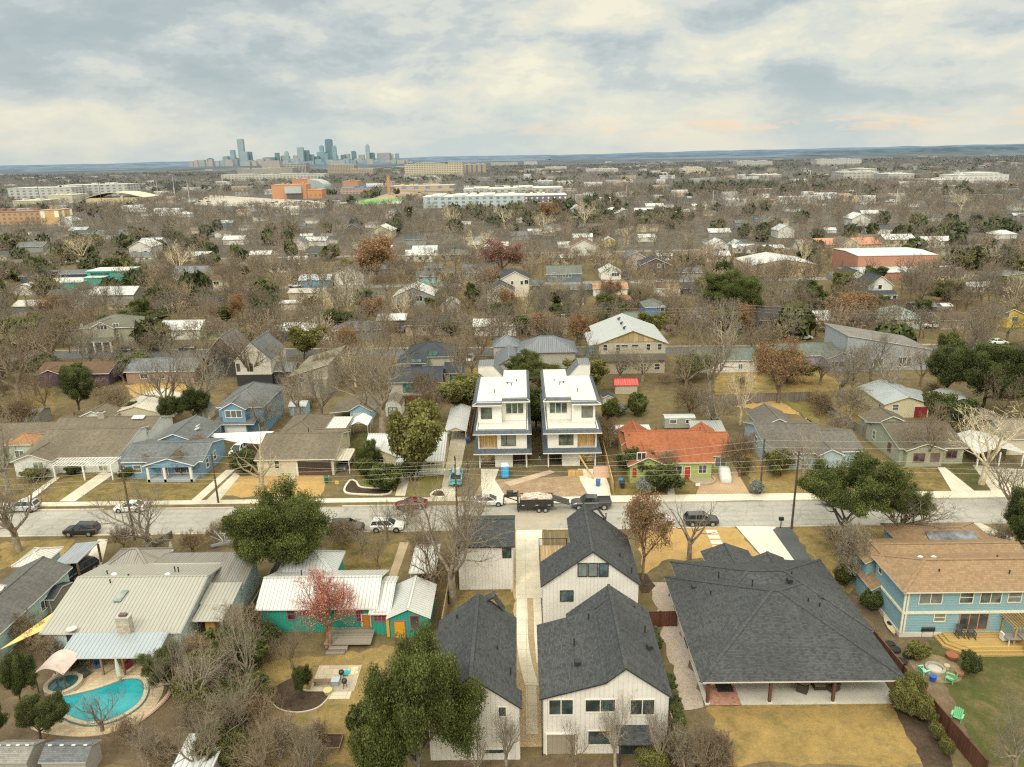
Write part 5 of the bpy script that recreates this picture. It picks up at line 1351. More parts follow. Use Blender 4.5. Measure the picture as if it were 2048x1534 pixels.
h = simple('white two-storey house with steep grey gable roof over a black ground floor', 'gy', 468, 541, 722, 12, 6.0, 10.2, m_siding((.66,.62,.54), 'board'), GRYSH, [(473,728,480,742),(499,728,506,742)], .2, frame=(.04,.04,.04))
k = MB(); k.box(h.b[0]-.03,h.b[1]+.03,h.b[2]-.05,h.b[2]+6,0,2.7); h.part('ground_floor', k, m_plain((.03,.03,.032))); h.done()
h = simple('low black metal-roofed wing beside the white steep-gabled house', 'gx', 535, 588, 742, 6, 3.2, 4.6, CHAR, m_metal((.16,.17,.18), .5)); h.done()
h = simple('modern taupe house with one tilted flat roof', 'sr', 578, 658, 752, 17, 4.6, 7.2, m_siding((.33,.29,.22), 'lap'), m_shingle((.21,.19,.14)), [(595,756,608,764,'s')], .3, trim=(.6,.56,.48)); h.box(h.b[1]-3.2, h.b[1]-.1, h.b[2]-1.5, h.b[2]+.02, 0, 4.2); h.done()
h = House('grey_roofed_house', 'two-storey house with charcoal hip roofs and pale walls, behind the barn shed', -22, 168, m_siding((.42,.40,.33), 'lap'), DKSH, (.5,.48,.42), frame=(.06,.07,.06), glass=(.05,.11,.095))
h.gable('x', -30, -17.6, 156.4, 166, 3.0, 5.2, .5); b0 = h.b; h.hip(-28.5, -21.5, 162.5, 170, 5.6, 7.0, .5); b1 = h.b; h.hip(-27.5, -15.5, 167, 178, 5.9, 8.2, .5); b2 = h.b; h.gable('x', -18, -13.2, 163, 172, 3.0, 4.4, .4); b3 = h.b
h.b = b0; h.win('f', -24.6, 1.5, 3.2, 1.6, 't'); h.b = b1; h.wpx('f', 822,718,843,731, style='d'); h.b = b2; h.wpx('f', 855,702,875,715, style='d'); h.b = b3; h.win('f', -15.4, 1.5, 2, 1.8, 'd'); h.done()
h = House('dark_metal_house', 'house with blue-grey standing-seam metal hip roofs beyond the white tower houses', 3, 184, m_siding((.38,.36,.31), 'lap'), m_metal((.13,.15,.175), .5), (.3,.3,.3))
h.hip(-7.4, -.6, 181, 188, 4.6, 6.8, .3); h.hip(-1.2, 13.4, 176, 187, 4.2, 7.0, .5); h.gable('y', -6.5, 0.2, 168, 181, 3.0, 5.0, .4); h.win('f', -3.2, 3.0, .8, 1.0, 's'); h.done()
h = House('apartment_building', 'unfinished two-storey building with bright sheathed roof and board gable', 26, 178, TANW, m_metal((.42,.435,.43), .6), (.66,.62,.52), cat='building', frame=(.68,.66,.6))
h.gable('y', 17.4, 34.2, 170.3, 190, 7.4, 10.6, .6); b0 = h.b; h.shed('y', 15.6, 21, 171, 184, 7.0, 7.9, .1, walls=False)
k = MB(); k.poly([(19.4,170.78,7.75),(32.2,170.78,7.75),(25.8,170.78,10.2)]); h.part('gable_panel', k, OSB)
k = MB(); k.box(17.9,33.7,170.2,170.88,3.3,4.9); h.part('band_board', k, m_siding((.17,.155,.125), 'lap'))
h.b = b0
for x in (19.5,22.5,29.6,32.2): h.win('f', x, 6.4, .9, 1.4, 'h')
for x in (24,26.5): h.win('f', x, 6.8, 1.5, .5, 's')
for x in (19,24,28.5,31.8): h.win('f', x, 1.6, 1.2, 1.4, 'h')
k = MB()
for x in (15.8,17.3): 
    for y in (170.9,173): k.box(x-.05,x+.05,y-.05,y+.05,0,7)
for z in np.arange(1, 7, .8): k.box(15.8,17.3,170.85,170.92,z,z+.08)
h.part('scaffold', k, m_plain((.3,.26,.2)))
for i in range(9): h.vent(24.2+.5*(i % 3), 174+1.7*i, 10.4-.08*(i % 3)*3, 'box')
h.done()
h = simple('long white house with grey-green roof behind bare trees', 'gx', 1395, 1528, 721, 9, 3, 5.0, WHT, GRNSH, [(1418,728,1424,738),(1440,728,1446,738),(1478,728,1484,738)], trim=(.6,.6,.56)); h.done()
h = simple('periwinkle blue house with green-grey roof and screened porch', 'gx', 1558, 1722, 711, 10, 3, 4.9, LIL, GRNSH, [(1587,716,1594,728,'s')]); h.gable('y', h.o[0]+.5, h.o[0]+8, h.o[1]-8.2, h.o[1], 3, 4.6, .4)
h.win('f', h.o[0]+4.4, 1.6, 5.2, 1.2, 't', (.5,.5,.5), (.03,.025,.02)); h.done()
h = simple('tall grey modern house with one long slanting roof', 'sl', 1690, 1868, 700, 14, 5.0, 8.6, m_siding((.36,.38,.40), 'lap'), m_shingle((.18,.165,.15)), (), .3, trim=(.6,.6,.58)); h.win('f', h.o[0]+4, 2, 3, 2.2, 't'); h.win('f', h.o[0]-2, 2, 2, 1.8, 'd'); h.done()
# row across the second street
def quick(rows):
    for label, form, x0, x1, py, dep, ev, rd, wl, rf, ws in rows: simple(label, form, x0, x1, py, dep, ev, rd, wl, rf, ws).done()
h = simple('large sage craftsman house with upper porch windows and white trim', 'hip', 160, 268, 655, 13, 6.2, 8.6, m_siding((.33,.315,.235), 'lap'), m_shingle((.13,.126,.098)), [(161,649,166,656),(226,647,238,656),(234,667,239,672,'s'),(228,676,231,680,'s')])
h.gable('y', h.o[0]-4.5, h.o[0]+2.4, h.b[2]-1.4, h.b[2]+4, 6.2, 8.0, .3); h.win('f', h.o[0]-1, 6.4, 2.8, 1.3, 't'); b0 = h.b
h.shed('x', h.o[0]-7.2, h.o[0]+2.5, h.b[2]-3, h.b[2]+1.5, 3.0, 3.8, .1, walls=False); h.posts([(h.o[0]-7+i*2.3, b0[2]-2.8) for i in range(5)], 3.0, .2); h.done()
quick((('low sage outbuilding with grey roof beside the craftsman house','gx',262,303,655,9,3,4.4,m_siding((.34,.33,.26),'lap'),GRYSH,[(288,648,294,653)]),
 ('white house with bright white metal roof and dark red shutters','gx',296,398,660,9,3,5,WHT,WMT,[(304,664,311,672)]),
 ('lime green little house with white windows behind the street lamp','gx',405,470,660,8,3,4.4,LIME,BRSH,[(418,659,432,669,'g')]),
 ('navy blue house with grey metal roof and yellow door','hip',532,622,662,9,3,4.6,NAVY,m_metal((.52,.53,.51),.5),[(596,661,600,667,'s')]),
 ('low grey house with white windows and grey roof','hip',664,762,660,9,3,4.8,GRYW,GRYSH,[(670,660,680,669),(698,660,710,669)]),
 ('black flat shed roof house behind the white carport','gx',752,812,640,8,3,4.2,CHAR,WMT,[]),
 ('modern stone-fronted house with charcoal roof and white raised roof panel','hip',808,906,650,11,3.2,5.2,m_brick((.5,.42,.3),(.42,.35,.25),.5,.2),DKSH,[(821,651,833,661),(882,650,890,659,'s'),(845,655,873,662,'t')]),
 ('long white-roofed house with salmon panel behind bare branches','gx',945,1035,652,8,3,4.4,WHT,WMT,[(960,655,968,662)]),
 ('plain tan house with taupe roof and gravel yard','hip',1058,1138,650,9,3,4.6,TANW,TANSH,[(1123,629,1129,635)]),
 ('purple-grey house with red door and pale windows','hip',1222,1312,645,9,3,5.2,LIL,GRNSH,[(1238,646,1245,654),(1281,645,1292,654),(1298,645,1304,654)]),
 ('navy craftsman house with dark blue-grey roof','gx',1518,1590,640,10,3.2,6,NAVY,DKSH,[(1527,640,1534,648)]),
 ('pale yellow house with white metal roof and garage','gx',1605,1692,640,10,3,4.8,YEL,WMT,[(1664,641,1676,650)]),
 ('grey-green house with teal-grey roof and white pickup beside it','hip',1762,1856,638,12,3.2,6.0,m_siding((.44,.47,.43),'lap'),m_shingle((.24,.29,.275)),[(1780,640,1795,650),(1829,638,1838,648)]),
 ('bright yellow house with white trim at the right edge','gy',1993,2060,632,10,3.4,5.4,m_siding((.62,.47,.07),'lap'),BRSH,[(2010,625,2018,634,'s'),(2025,634,2034,642)]),
 ('long low taupe bungalow with brown roof near the right edge','gx',1880,1990,640,10,2.8,4.2,TANW,BRSH,[]),
 ('blue two-storey addition with grey hip roof','hip',1288,1333,614,9,6.0,7.6,m_siding((.11,.20,.36),'lap'),GRNSH,[(1322,612,1329,622,'s')]),
 ('white stucco two-storey house with dark gable roofs, nearer block','gy',972,1030,584,10,5.2,7.8,m_siding((.58,.54,.46),'plain'),DKSH,[(981,600,987,609,'s'),(1005,600,1012,609,'s')]),
 ('white stucco two-storey house with dark gable roofs, rear block','gy',1000,1060,558,10,6.6,9.4,m_siding((.60,.56,.48),'plain'),DKSH,[(1022,562,1027,569,'s'),(1041,562,1046,569,'s'),(1049,560,1057,568,'s')]),
 ('grey porch house with white metal roof and blue car under it','gy',786,868,592,13,3.2,6.4,m_siding((.27,.30,.32),'lap'),WMT,[(813,592,823,601),(832,592,845,602)]),
 ('low pale-roofed house behind the grey porch house','gx',700,765,592,8,3,4.2,CREAM,GRYSH,[]),
 ('low cream house with taupe metal roof left of bare trees','gx',575,660,585,8,3,4,TANW,m_metal((.5,.46,.38),.5),[(600,588,606,595)]),
 ('cream outbuilding with white domed roof','gx',558,612,606,5,2.6,3.2,CREAM,WMT,[]),
 ('bright blue cottage with pale blue metal roof','gx',597,660,560,8,3,4.8,m_siding((.13,.38,.52),'lap'),m_metal((.50,.58,.60),.5),[(604,560,610,566)]),
 ('white two-gabled house among bare trees','gy',665,728,548,10,4.6,7.5,WHT,GRYSH,[(700,556,706,562,'s')]),
 ('turquoise house with grey roof and gabled porch','gx',832,905,553,9,3,4.8,m_siding((.25,.50,.48),'lap'),GRYSH,[(838,552,845,558),(884,552,892,558)]),
 ('grey-brown shingled bungalow with white-trimmed dormer','gx',924,988,545,10,3.2,6.2,m_siding((.24,.215,.18),'lap'),GRYSH,[(930,545,937,552)]),
 ('dark blue craftsman cottage with white-trimmed gables and porch','gx',1092,1165,548,11,3.4,6.2,m_siding((.12,.16,.20),'lap'),GRNSH,[(1104,546,1112,553),(1126,548,1142,554,'t')]),
 ('white cottage with pale gabled roof beside a dark car','gy',1200,1245,545,10,3,5.4,WHT,WMT,[(1224,546,1238,552,'t')]),
 ('yellow flat house with white metal roof','gx',1095,1150,516,9,3.2,4.6,YEL,WMT,[(1130,519,1142,522,'s')]),
 ('brown and white two-storey house with charcoal gable and maroon garage','gy',1280,1343,530,11,5.6,8.4,m_siding((.12,.085,.07),'lap'),DKSH,[(1315,528,1320,535,'s'),(1324,528,1329,537,'s')]),
 ('white and brown two-storey house with grey gable','gy',1250,1292,515,11,5.4,7.8,m_siding((.40,.33,.28),'lap'),GRYSH,[]),
 ('low tan-roofed house with white patio roof','gx',1185,1258,577,8,2.8,4.4,WHT,m_shingle((.36,.21,.12)),[]),
 ('white bungalow with brown roof and dark shrubs','gx',1312,1364,576,8,3,4.4,WHT,BRSH,[(1324,580,1329,585),(1338,580,1343,585)]),
 ('grey house with slate roof behind a row of bare trees','gx',1358,1406,545,8,3,4.6,GRYW,GRYSH,[]),
 ('white farmhouse with dark roof and bay porch','gy',1735,1790,572,11,5.0,8.4,WHT,DKSH,[(1757,570,1763,578,'s'),(1745,592,1750,600,'s')]),
 ('white two-storey house with dark roof beside the farmhouse','gy',1690,1742,556,12,5.2,7.8,WHT,DKSH,[]),
 ('white side porch annex of the farmhouse','gx',1736,1798,590,6,3.2,4.2,WHT,DKSH,[(1742,592,1746,600,'s'),(1786,592,1792,600,'s')]),
 ('grey-green modern house on the far right','sr',1985,2060,553,10,3.6,4.8,m_siding((.25,.24,.20),'lap'),GRYSH,[(2012,557,2018,562,'s')]),
 ('tan and white gym-like hall with white low roof','gy',1498,1640,530,24,5.0,7.4,m_siding((.46,.34,.20),'board'),WMT,[]),
 ('white low shed with dark opening by a brown fence','gx',1885,1908,612,4,2.2,2.8,WHT,WMT,[(1898,613,1903,618,'s')]),
 ('dark grey low house with white roof and blue truck, far left','gx',24,108,612,9,3,4.4,m_siding((.14,.15,.16),'lap'),m_metal((.50,.47,.42),.5),[(97,605,101,609,'s')]),
 ('house with white metal roofs below the turquoise building','gx',178,265,590,11,3,5.4,GRYW,WMT,[]),
 ('small white gabled house left of the turquoise building','gy',26,66,576,8,3,4.6,WHT,WMT,[]),
 ('cream bungalow with brown roof and arched window, left','gx',403,456,562,9,3,4.8,YEL,BRSH,[(411,563,421,569),(427,563,438,569)]),
 ('white steep house with dark roof and white ridge','gx',345,408,548,10,4.4,7.2,WHT,m_metal((.14,.15,.17),.5),[]),
 ('taupe house with dark blue wall, far left','gx',38,96,553,10,3,4.6,NAVY,TANSH,[(90,550,94,556,'s')]),
 ('dark blue house with grey roof behind the turquoise building','gx',90,180,548,9,3,4.4,NAVY,GRYSH,[]),
 ('house with grey hip roof under dark trees, centre left','hip',392,440,600,8,3,4.2,GRYW,DKSH,[])))
# turquoise flat-roofed building
TQ = m_siding((.02,.34,.27), 'board'); h = House('turquoise_building', 'long turquoise flat-roofed building with white roofs', -180, 312, TQ, m_metal((.70,.66,.58), .6), (.02,.40,.33), cat='building')
a, b = P(72,583), P(168,580); h.flat(a.x, b.x, a.y, a.y+14, 3.5, .4)
for x in np.arange(a.x+4, b.x-3, 6): h.win('f', x, 2.2, 3, 1.4, 'd', (.05,.3,.25))
a, b = P(160,580), P(242,578); h.flat(a.x, b.x-8, a.y+3, a.y+14, 4.6, .4); h.flat(b.x-18, b.x, a.y+8, a.y+20, 6.6, .5); h.win('f', b.x-12, 5.0, 8, 1.2, 't', (.05,.3,.25)); h.done()
h = House('red_warehouse', 'long brick-red metal warehouse with pale sloped roof', 150, 309, m_siding((.42,.20,.13), 'board'), m_metal((.52,.60,.62), .8), (.45,.2,.14), cat='building')
a, b = P(1712,552), P(1870,549); zt = height_at(1790,552,512); h.prof('x', [(a.y, zt),(a.y+13, zt+.6),(a.y+26, zt)], a.x, b.x, .2); h.shed('x', a.x-8, b.x+6, a.y-9, a.y+.1, 2.6, 3.6, .3, walls=True); h.done()
h = House('terracotta_hall', 'low hall with orange terracotta roof behind the red warehouse', 140, 360, m_siding((.60,.48,.30), 'plain'), m_metal((.55,.20,.09), 1.), (.55,.3,.18), cat='building')
a, b = P(1640,508), P(1765,506); h.gable('x', a.x, b.x, a.y, a.y+22, 4.4, 6.6, .4); h.done()
# ---------------------------------------------------------------- far buildings
def m_facade(wall, glass, bw, bh, fw=.6, fh=.5, haze=(700., 8500., .85), vert=True):
    k = ('facade', wall, glass, bw, bh, fw, fh)
    if k not in MATS:
        m, nt, b = newmat('glazed_facade'); uv = uvn(nt); s = N(nt, 'ShaderNodeSeparateXYZ'); L(nt, uv, s.inputs[0])
        def cell(ax, per, fr):
            v = mth(nt, 'FRACT', mth(nt, 'DIVIDE', s.outputs[ax], per)); v = mth(nt, 'ABSOLUTE', mth(nt, 'SUBTRACT', v, .5))
            return mth(nt, 'LESS_THAN', v, fr/2)
        f = cell(1, bh, fh)
        if fw < 1: f = mth(nt, 'MULTIPLY', f, cell(0, bw, fw))
        g = N(nt, 'ShaderNodeNewGeometry'); up = N(nt, 'ShaderNodeSeparateXYZ'); L(nt, g.outputs['Normal'], up.inputs[0])
        f = mth(nt, 'MULTIPLY', f, mth(nt, 'LESS_THAN', up.outputs[2], .5))
        n1 = noise(nt, g.outputs['Position'], .05, 4, .7)
        col = mixc(nt, f, wall, mixc(nt, maprange(nt, n1, .35, .65), glass, mul(glass, 2.)))
        col = hazed(nt, weather(nt, col, .15, .03, mul(wall, .6)), *haze)
        L(nt, col, b.inputs['Base Color']); b.inputs['Roughness'].default_value = .6
        MATS[k] = m
    return MATS[k]
LAND = []     # (short phrase, x, y) used to describe neighbours
KEEP = []     # clearings: x0, x1, y0, y1
def block(label, x0, x1, yb, yt, depth, mat, cat='building', name='building', steps=(), roofc=(.55,.53,.48), clear=60., base=None):
    a, b = P(x0, base or yb), P(x1, base or yb); Y = (a.y+b.y)/2; d = ray((x0+x1)/2, yt); H = HC + d.z/d.y*Y
    r = thing(name, label, cat, ((a.x+b.x)/2, Y, 0)); w = b.x-a.x
    k = MB(); k.box(-w/2, w/2, 0, depth, 0, H)
    for u0, u1, hh in steps: k.box(-w/2+w*u0, -w/2+w*u1, .5, depth-.5, H-.01, H*hh)
    k.build('wall', mat, r)
    k = MB()
    k.box(-w/2-.3, w/2+.3, -.3, depth+.3, H, H+.6)
    for u0, u1, hh in steps: k.box(-w/2+w*u0-.2, -w/2+w*u1+.2, .3, depth-.3, H*hh, H*hh+.5)
    rr = random.Random(int(x0*7))
    for i in range(3): u = rr.uniform(-.4,.35)*w; k.box(u, u+w*.06, depth*.3, depth*.6, H+.6, H+2.6)
    k.build('roof', m_plain(roofc, .7, 0, .1, True), r)
    KEEP.append((min(a.x,b.x)-5, max(a.x,b.x)+5, Y-clear, Y+depth+5)); return r
GL1, GL2, GL3, GL4 = (.22,.34,.40), (.12,.215,.26), (.31,.40,.42), (.42,.39,.35)
def tower(x0, x1, yt, c, label, dist=6500., slant=0., crown=0., y0=None):
    d0, d1 = ray(x0, 325), ray(x1, 325); xa, xb = d0.x/d0.y*dist, d1.x/d1.y*dist; d = ray((x0+x1)/2, yt); H = HC + d.z/d.y*dist
    r = thing('skyscraper', label, 'skyscraper', ((xa+xb)/2, dist, 0), 0, 'downtown skyline towers'); w = xb-xa
    k = MB(); z = H*(1-slant)
    k.hexa([(-w/2,0,0),(w/2,0,0),(w/2,w*.8,0),(-w/2,w*.8,0),(-w/2,0,H),(w/2,0,z),(w/2,w*.8,z),(-w/2,w*.8,H)])
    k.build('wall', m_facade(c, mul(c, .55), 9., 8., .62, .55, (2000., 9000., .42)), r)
    k = MB(); k.box(-w*.35, w*.35, w*.1, w*.7, z-2, H*(1+.02+crown))
    if crown: k.box(-w*.15, w*.15, w*.3, w*.5, H*(1+crown), H*(1+crown*1.8))
    k.build('crown', m_plain(mul(c, .8), .6, 0, 0), r); return r
TOW = [(394,408,320,GL4,'beige slab tower, leftmost of the skyline'),(414,425,318,GL2,'dark teal round-topped tower at the left end of the skyline'),(446,456,313,GL1,'blue tower, left edge of the tall cluster'),
 (455,470,312,GL3,'pale stepped tower in the tall cluster'),(462,471,300.5,GL1,'blue tower with flat top, left of the tallest tower'),(471,483,316,GL4,'beige tower at the foot of the tallest tower'),
 (478.5,490,278.5,GL3,'tallest left tower with offset upper half'),(482,496,304,GL3,'pale lower half beside the tallest left tower'),(494,504,304,GL2,'dark blue tower right of the tallest left tower'),
 (526,550,315,GL2,'low wide block between the two tall clusters'),(551,559,306,GL2,'slim dark tower between the two tall clusters'),(562,578,312,GL3,'wide pale block with pointed neighbour'),(570,577.5,305,GL3,'pointed tower in the middle of the skyline'),
 (587,595,311,GL4,'pinkish short tower in the middle'),(596,608,295,GL3,'tall pale tower with bright frame'),(609,619,301,GL2,'dark blue stepped tower'),(619,628,309,GL1,'blue block right of the stepped tower'),(628,638.5,313,GL2,'dark green glass block'),
 (635,650,304.5,GL1,'blue wide tower beneath a taller one'),(641,648.7,291.7,GL1,'slim blue tower left of the tallest right tower'),(653,666,279,GL2,'tallest right tower, dark with pale frame'),(666,674,292,GL1,'tower with a slanted sail-like side'),
 (650,657,307,GL1,'blue tower at the foot of the tallest right tower'),(667,676,310,GL4,'beige tower below the sail-like tower'),(682,691,310,GL2,'dark tower right of the second cluster'),(690,700,308,GL4,'white tower right of the second cluster'),
 (704,712.6,302.5,GL2,'dark tower with sloped crown'),(718,729,309.5,GL4,'beige block near the slim tower'),(732.5,740,292,GL3,'slim tall tower with rounded top'),(740,749.5,305.7,GL2,'dark tower right of the slim tall tower'),
 (755,780,306,(.36,.34,.36),'wide purple-grey curved office block'),(781,787,308,GL4,'pale short tower at the right end'),(791,798,307,GL1,'small blue tower, rightmost of the skyline')]
for i, (x0, x1, yt, c, lab) in enumerate(TOW):
    tower(x0, x1, yt, c, lab, 6300+40*(i % 7), .05 if 'slope' in lab or 'slant' in lab or 'sail' in lab else 0., .06 if 'point' in lab or 'round' in lab else 0.)
for i in range(46):
    x = 380+i*9.6+random.uniform(-4,4); tower(x, x+random.uniform(6,16), random.uniform(317,325), random.choice((GL1,GL3,GL4,GL4)), 'low hazy block at the foot of the downtown skyline', 6100+random.uniform(-150,150))
CREAMF, BROWNF = (.56,.49,.36), (.36,.27,.19)
block('cream parking garage with dark horizontal bands before downtown', 490, 574, 351, 337, 60, m_facade(CREAMF, (.06,.055,.05), 4, 3.2, 1, .45))
block('brown office tower with black and white striped side', 575, 609, 349, 327, 50, m_facade((.42,.37,.33), (.05,.05,.055), 5, 30, .5, .94))
block('pinkish distant apartment slab before downtown', 530, 556, 345, 321, 40, m_facade((.48,.40,.34), (.2,.19,.18), 5, 4, .5, .5))
block('long white flat commercial building below the parking garage', 466, 632, 360, 350, 60, m_facade((.55,.51,.44), (.12,.12,.11), 9, 5, .5, .4), steps=((.0,.3,1.25),(.55,.8,1.2)))
block('brown office block with square windows, higher part', 661, 705, 350, 330, 60, m_facade((.42,.32,.21), (.05,.045,.04), 5, 4, .5, .5), steps=((.1,.9,1.08),))
block('brown office block with square windows, lower wing', 705, 743, 350, 338, 50, m_facade((.44,.34,.23), (.05,.045,.04), 5, 4, .5, .5))
block('large tan hospital block with rows of dark windows', 816, 923, 351, 328, 60, m_facade((.58,.48,.32), (.09,.08,.06), 7, 5, .6, .35), steps=((.18,.5,1.12),(.75,1,1.1)), roofc=(.5,.42,.3))
block('brown stone hospital wing with tall blue glass', 927, 972, 348, 329, 60, m_facade((.40,.29,.20), (.07,.10,.13), 14, 40, .35, .9))
block('low hazy tan block on the horizon right of the hospital', 983, 1036, 332, 325, 60, m_facade((.50,.44,.36), (.25,.24,.22), 12, 6, .5, .5))
block('low hazy white block on the horizon right of the hospital', 1048, 1075, 331, 323, 60, m_facade((.56,.54,.48), (.3,.3,.3), 12, 6, .5, .5))
OR = (.52,.24,.10)
r = block('orange brick school auditorium with tall curved grey-roofed fly tower', 588, 616, 390, 359, 40, m_plain(OR, .8, 0, .15, True), roofc=(.5,.26,.13))
a = P(616,390).x-r.location.x; H = height_at(602,390,359); k = MB(); pv = (a, H)
for i in range(1, 7): t = i/6*math.pi/2; q = (a+24*math.sin(t), H*(.52+.48*math.cos(t))); k.hexa([(pv[0],0,0),(q[0],0,0),(q[0],40,0),(pv[0],40,0),(pv[0],0,pv[1]),(q[0],0,q[1]),(q[0],40,q[1]),(pv[0],40,pv[1])]); pv = q
k.build('fly_tower', m_plain((.36,.40,.40), .5, 0, .1, True), r)
r = block('orange brick school wing with grey metal panel', 549, 611, 398, 370, 24, m_plain(OR, .8, 0, .15, True), roofc=(.5,.28,.14))
a, b = P(573,398).x-r.location.x, P(603,398).x-r.location.x; H = height_at(588,398,371); k = MB(); k.box(a, b, -3, -.1, H*.42, H*.92); k.build('metal_panel', m_plain((.42,.45,.45), .5, 0, .1, True), r); k = MB(); k.box(a+2, b, -1.5, -.1, 0, H*.4); k.build('entrance', m_plain((.10,.07,.06), .5, 0, .1, True), r)
block('low orange brick school wing, right', 611, 643, 397, 380, 24, m_facade(OR, (.25,.11,.05), 6, 8, .4, .4), roofc=(.5,.3,.16))
block('orange brick block behind the blue-roofed school', 688, 716, 380, 363, 30, m_plain(OR, .8, 0, .15, True), roofc=(.45,.26,.14))
block('school building with long bright blue roof', 683, 741, 388, 376, 30, m_facade((.48,.30,.18), (.10,.14,.22), 5, 4, .6, .4), roofc=(.08,.20,.42))
block('tall thin orange brick chimney tower', 775.5, 780.5, 390, 352, 6, m_plain(OR, .8, 0, .1, True), roofc=OR)
block('long low tan school construction block', 786, 905, 383, 372, 40, m_facade((.50,.38,.24), (.10,.16,.25), 18, 12, .4, .35), roofc=(.55,.44,.3))
block('blue-grey apartment block with white window bands, long front', 850, 1050, 415, 393, 40, m_facade((.42,.47,.47), (.10,.14,.16), 7, 3.6, .45, .55), roofc=(.70,.67,.60), steps=((.08,.2,1.12),(.3,.42,1.1),(.6,.7,1.12)))
block('dark purple and white apartment block at the right end', 1050, 1134, 406, 391, 40, m_facade((.17,.14,.17), (.55,.53,.50), 6, 3.6, .3, .5), roofc=(.70,.67,.60))
block('rear apartment block with long white roofs', 930, 1127, 391, 377, 40, m_facade((.48,.46,.40), (.12,.14,.16), 9, 4, .5, .5), roofc=(.72,.68,.60), steps=((.1,.25,1.15),(.55,.7,1.2)))
block('slate blue distant apartment block behind the white roofs', 1076, 1106, 373, 363, 40, m_facade((.24,.30,.31), (.4,.42,.4), 9, 4, .4, .4))
block('long grey and white apartment block, far left', 33, 135, 402, 376, 40, m_facade((.48,.47,.44), (.13,.13,.125), 9, 4, .45, .55), roofc=(.6,.58,.52))
block('long grey and white apartment block, nearer the arena', 135, 246, 397, 370, 40, m_facade((.46,.46,.43), (.12,.12,.12), 9, 4, .5, .55), roofc=(.6,.58,.52))
block('cream warehouse left of the domed arena', 102, 142, 408, 391, 40, m_plain((.60,.54,.40), .8, 0, .15, True), roofc=(.62,.57,.45))
block('pale olive warehouse at the far left', 34, 84, 418, 402, 30, m_plain((.48,.44,.30), .8, 0, .15, True), roofc=(.6,.56,.46))
block('reddish-roofed motel block at the left edge', -20, 100, 449, 424, 20, m_facade((.42,.27,.15), (.15,.09,.05), 5, 3.4, .5, .5), roofc=(.27,.13,.09))
block('orange end block of the red-roofed motel', 86, 120, 449, 421, 20, m_facade((.58,.36,.16), (.62,.56,.45), 12, 60, .3, .8), roofc=(.4,.3,.2))
a, b = P(161,411), P(299,406); Y = (a.y+b.y)/2; r = thing('arena', 'wide cream arena with shallow domed roof', 'arena', ((a.x+b.x)/2, Y, 0)); w = b.x-a.x; H = height_at(230,408,395); H2 = height_at(230,408,384)
k = MB(); k.box(-w/2, w/2, 0, 40, 0, H); k.box(w*.12,w*.16,-2,0,0,H+2,0); k.build('wall', m_facade((.55,.47,.28), (.40,.33,.2), 9, 60, .1, 1.), r)
k = MB(); pts = [(-w/2-1+(w+2)*i/12, H+(H2-H)*math.sin(math.pi*i/12)) for i in range(13)]
for (p, q) in zip(pts[:-1], pts[1:]): k.slab([(p[0],-1,p[1]),(q[0],-1,q[1]),(q[0],41,q[1]),(p[0],41,p[1])], .5)
k.build('roof', m_plain((.66,.59,.40), .7, 0, .1, True), r); KEEP.append((a.x-6,b.x+6,Y-60,Y+46))
for lab, x0, x1, yb, yt, c, st in (('large white flat institutional building on the right horizon',1900,2033,366,350,(.62,.60,.55),((.0,.5,1.0),(.3,.8,1.25))),('low white building left of the institutional building',1851,1941,368,360,(.60,.57,.50),()),
  ('grey and white apartment block in the right distance',1678,1765,361,345,(.46,.43,.38),((.1,.3,1.1),(.6,.8,1.1))),('grey and white apartment block continuing to the right',1768,1835,362,348,(.44,.42,.38),()),('cream slab behind the right-hand apartment block',1707,1760,346,338,(.55,.48,.35),()),
  ('pale hillside apartment cluster, right part',1609,1752,331,319,(.56,.54,.48),((.1,.25,1.15),(.5,.7,1.2))),('pale hillside apartment cluster, left part',1461,1560,333,323,(.50,.47,.42),((.2,.4,1.2),(.7,.85,1.15))),('cream gabled complex in the middle distance',1361,1416,347,337,(.60,.52,.38),((.2,.4,1.3),(.6,.8,1.25))),
  ('tan row in the middle distance',1500,1570,355,350,(.52,.42,.30),()),('white low roofs in the centre distance',1090,1135,340,334,(.60,.57,.50),()),('white low roofs right of the slate blue block',1170,1240,344,338,(.58,.56,.5),())):
    block(lab, x0, x1, yb, yt, 50, m_facade(c, mul(c, .4), 7, 4.5, .5, .45), steps=st, clear=90, roofc=(.62,.60,.55))
sheet_px('grass', [(707,404),(740,398),(815,396),(800,408),(712,410)], .3, m_plain((.16,.38,.07), .9, 0, .1, True)); KEEP.append((P(700,410).x, P(820,396).x, P(760,412).y-60, P(760,395).y+10))
sheet_px('dirt', [(740,398),(786,384),(905,386),(935,398),(840,397)], .25, m_ground('building_site_earth', ((.46,.30,.16),(.55,.38,.22),(.40,.30,.20),(.30,.30,.32)), (.01,.05,.2), True)); KEEP.append((P(780,395).x, P(930,395).x, P(850,398).y, P(850,384).y))
sheet_px('parking_lot', [(380,410),(420,390),(550,398),(700,405),(640,416),(500,414)], .2, m_paving('far_parking', (.42,.38,.31))); KEEP.append((P(400,405).x, P(690,405).x, P(550,415).y-25, P(550,394).y))
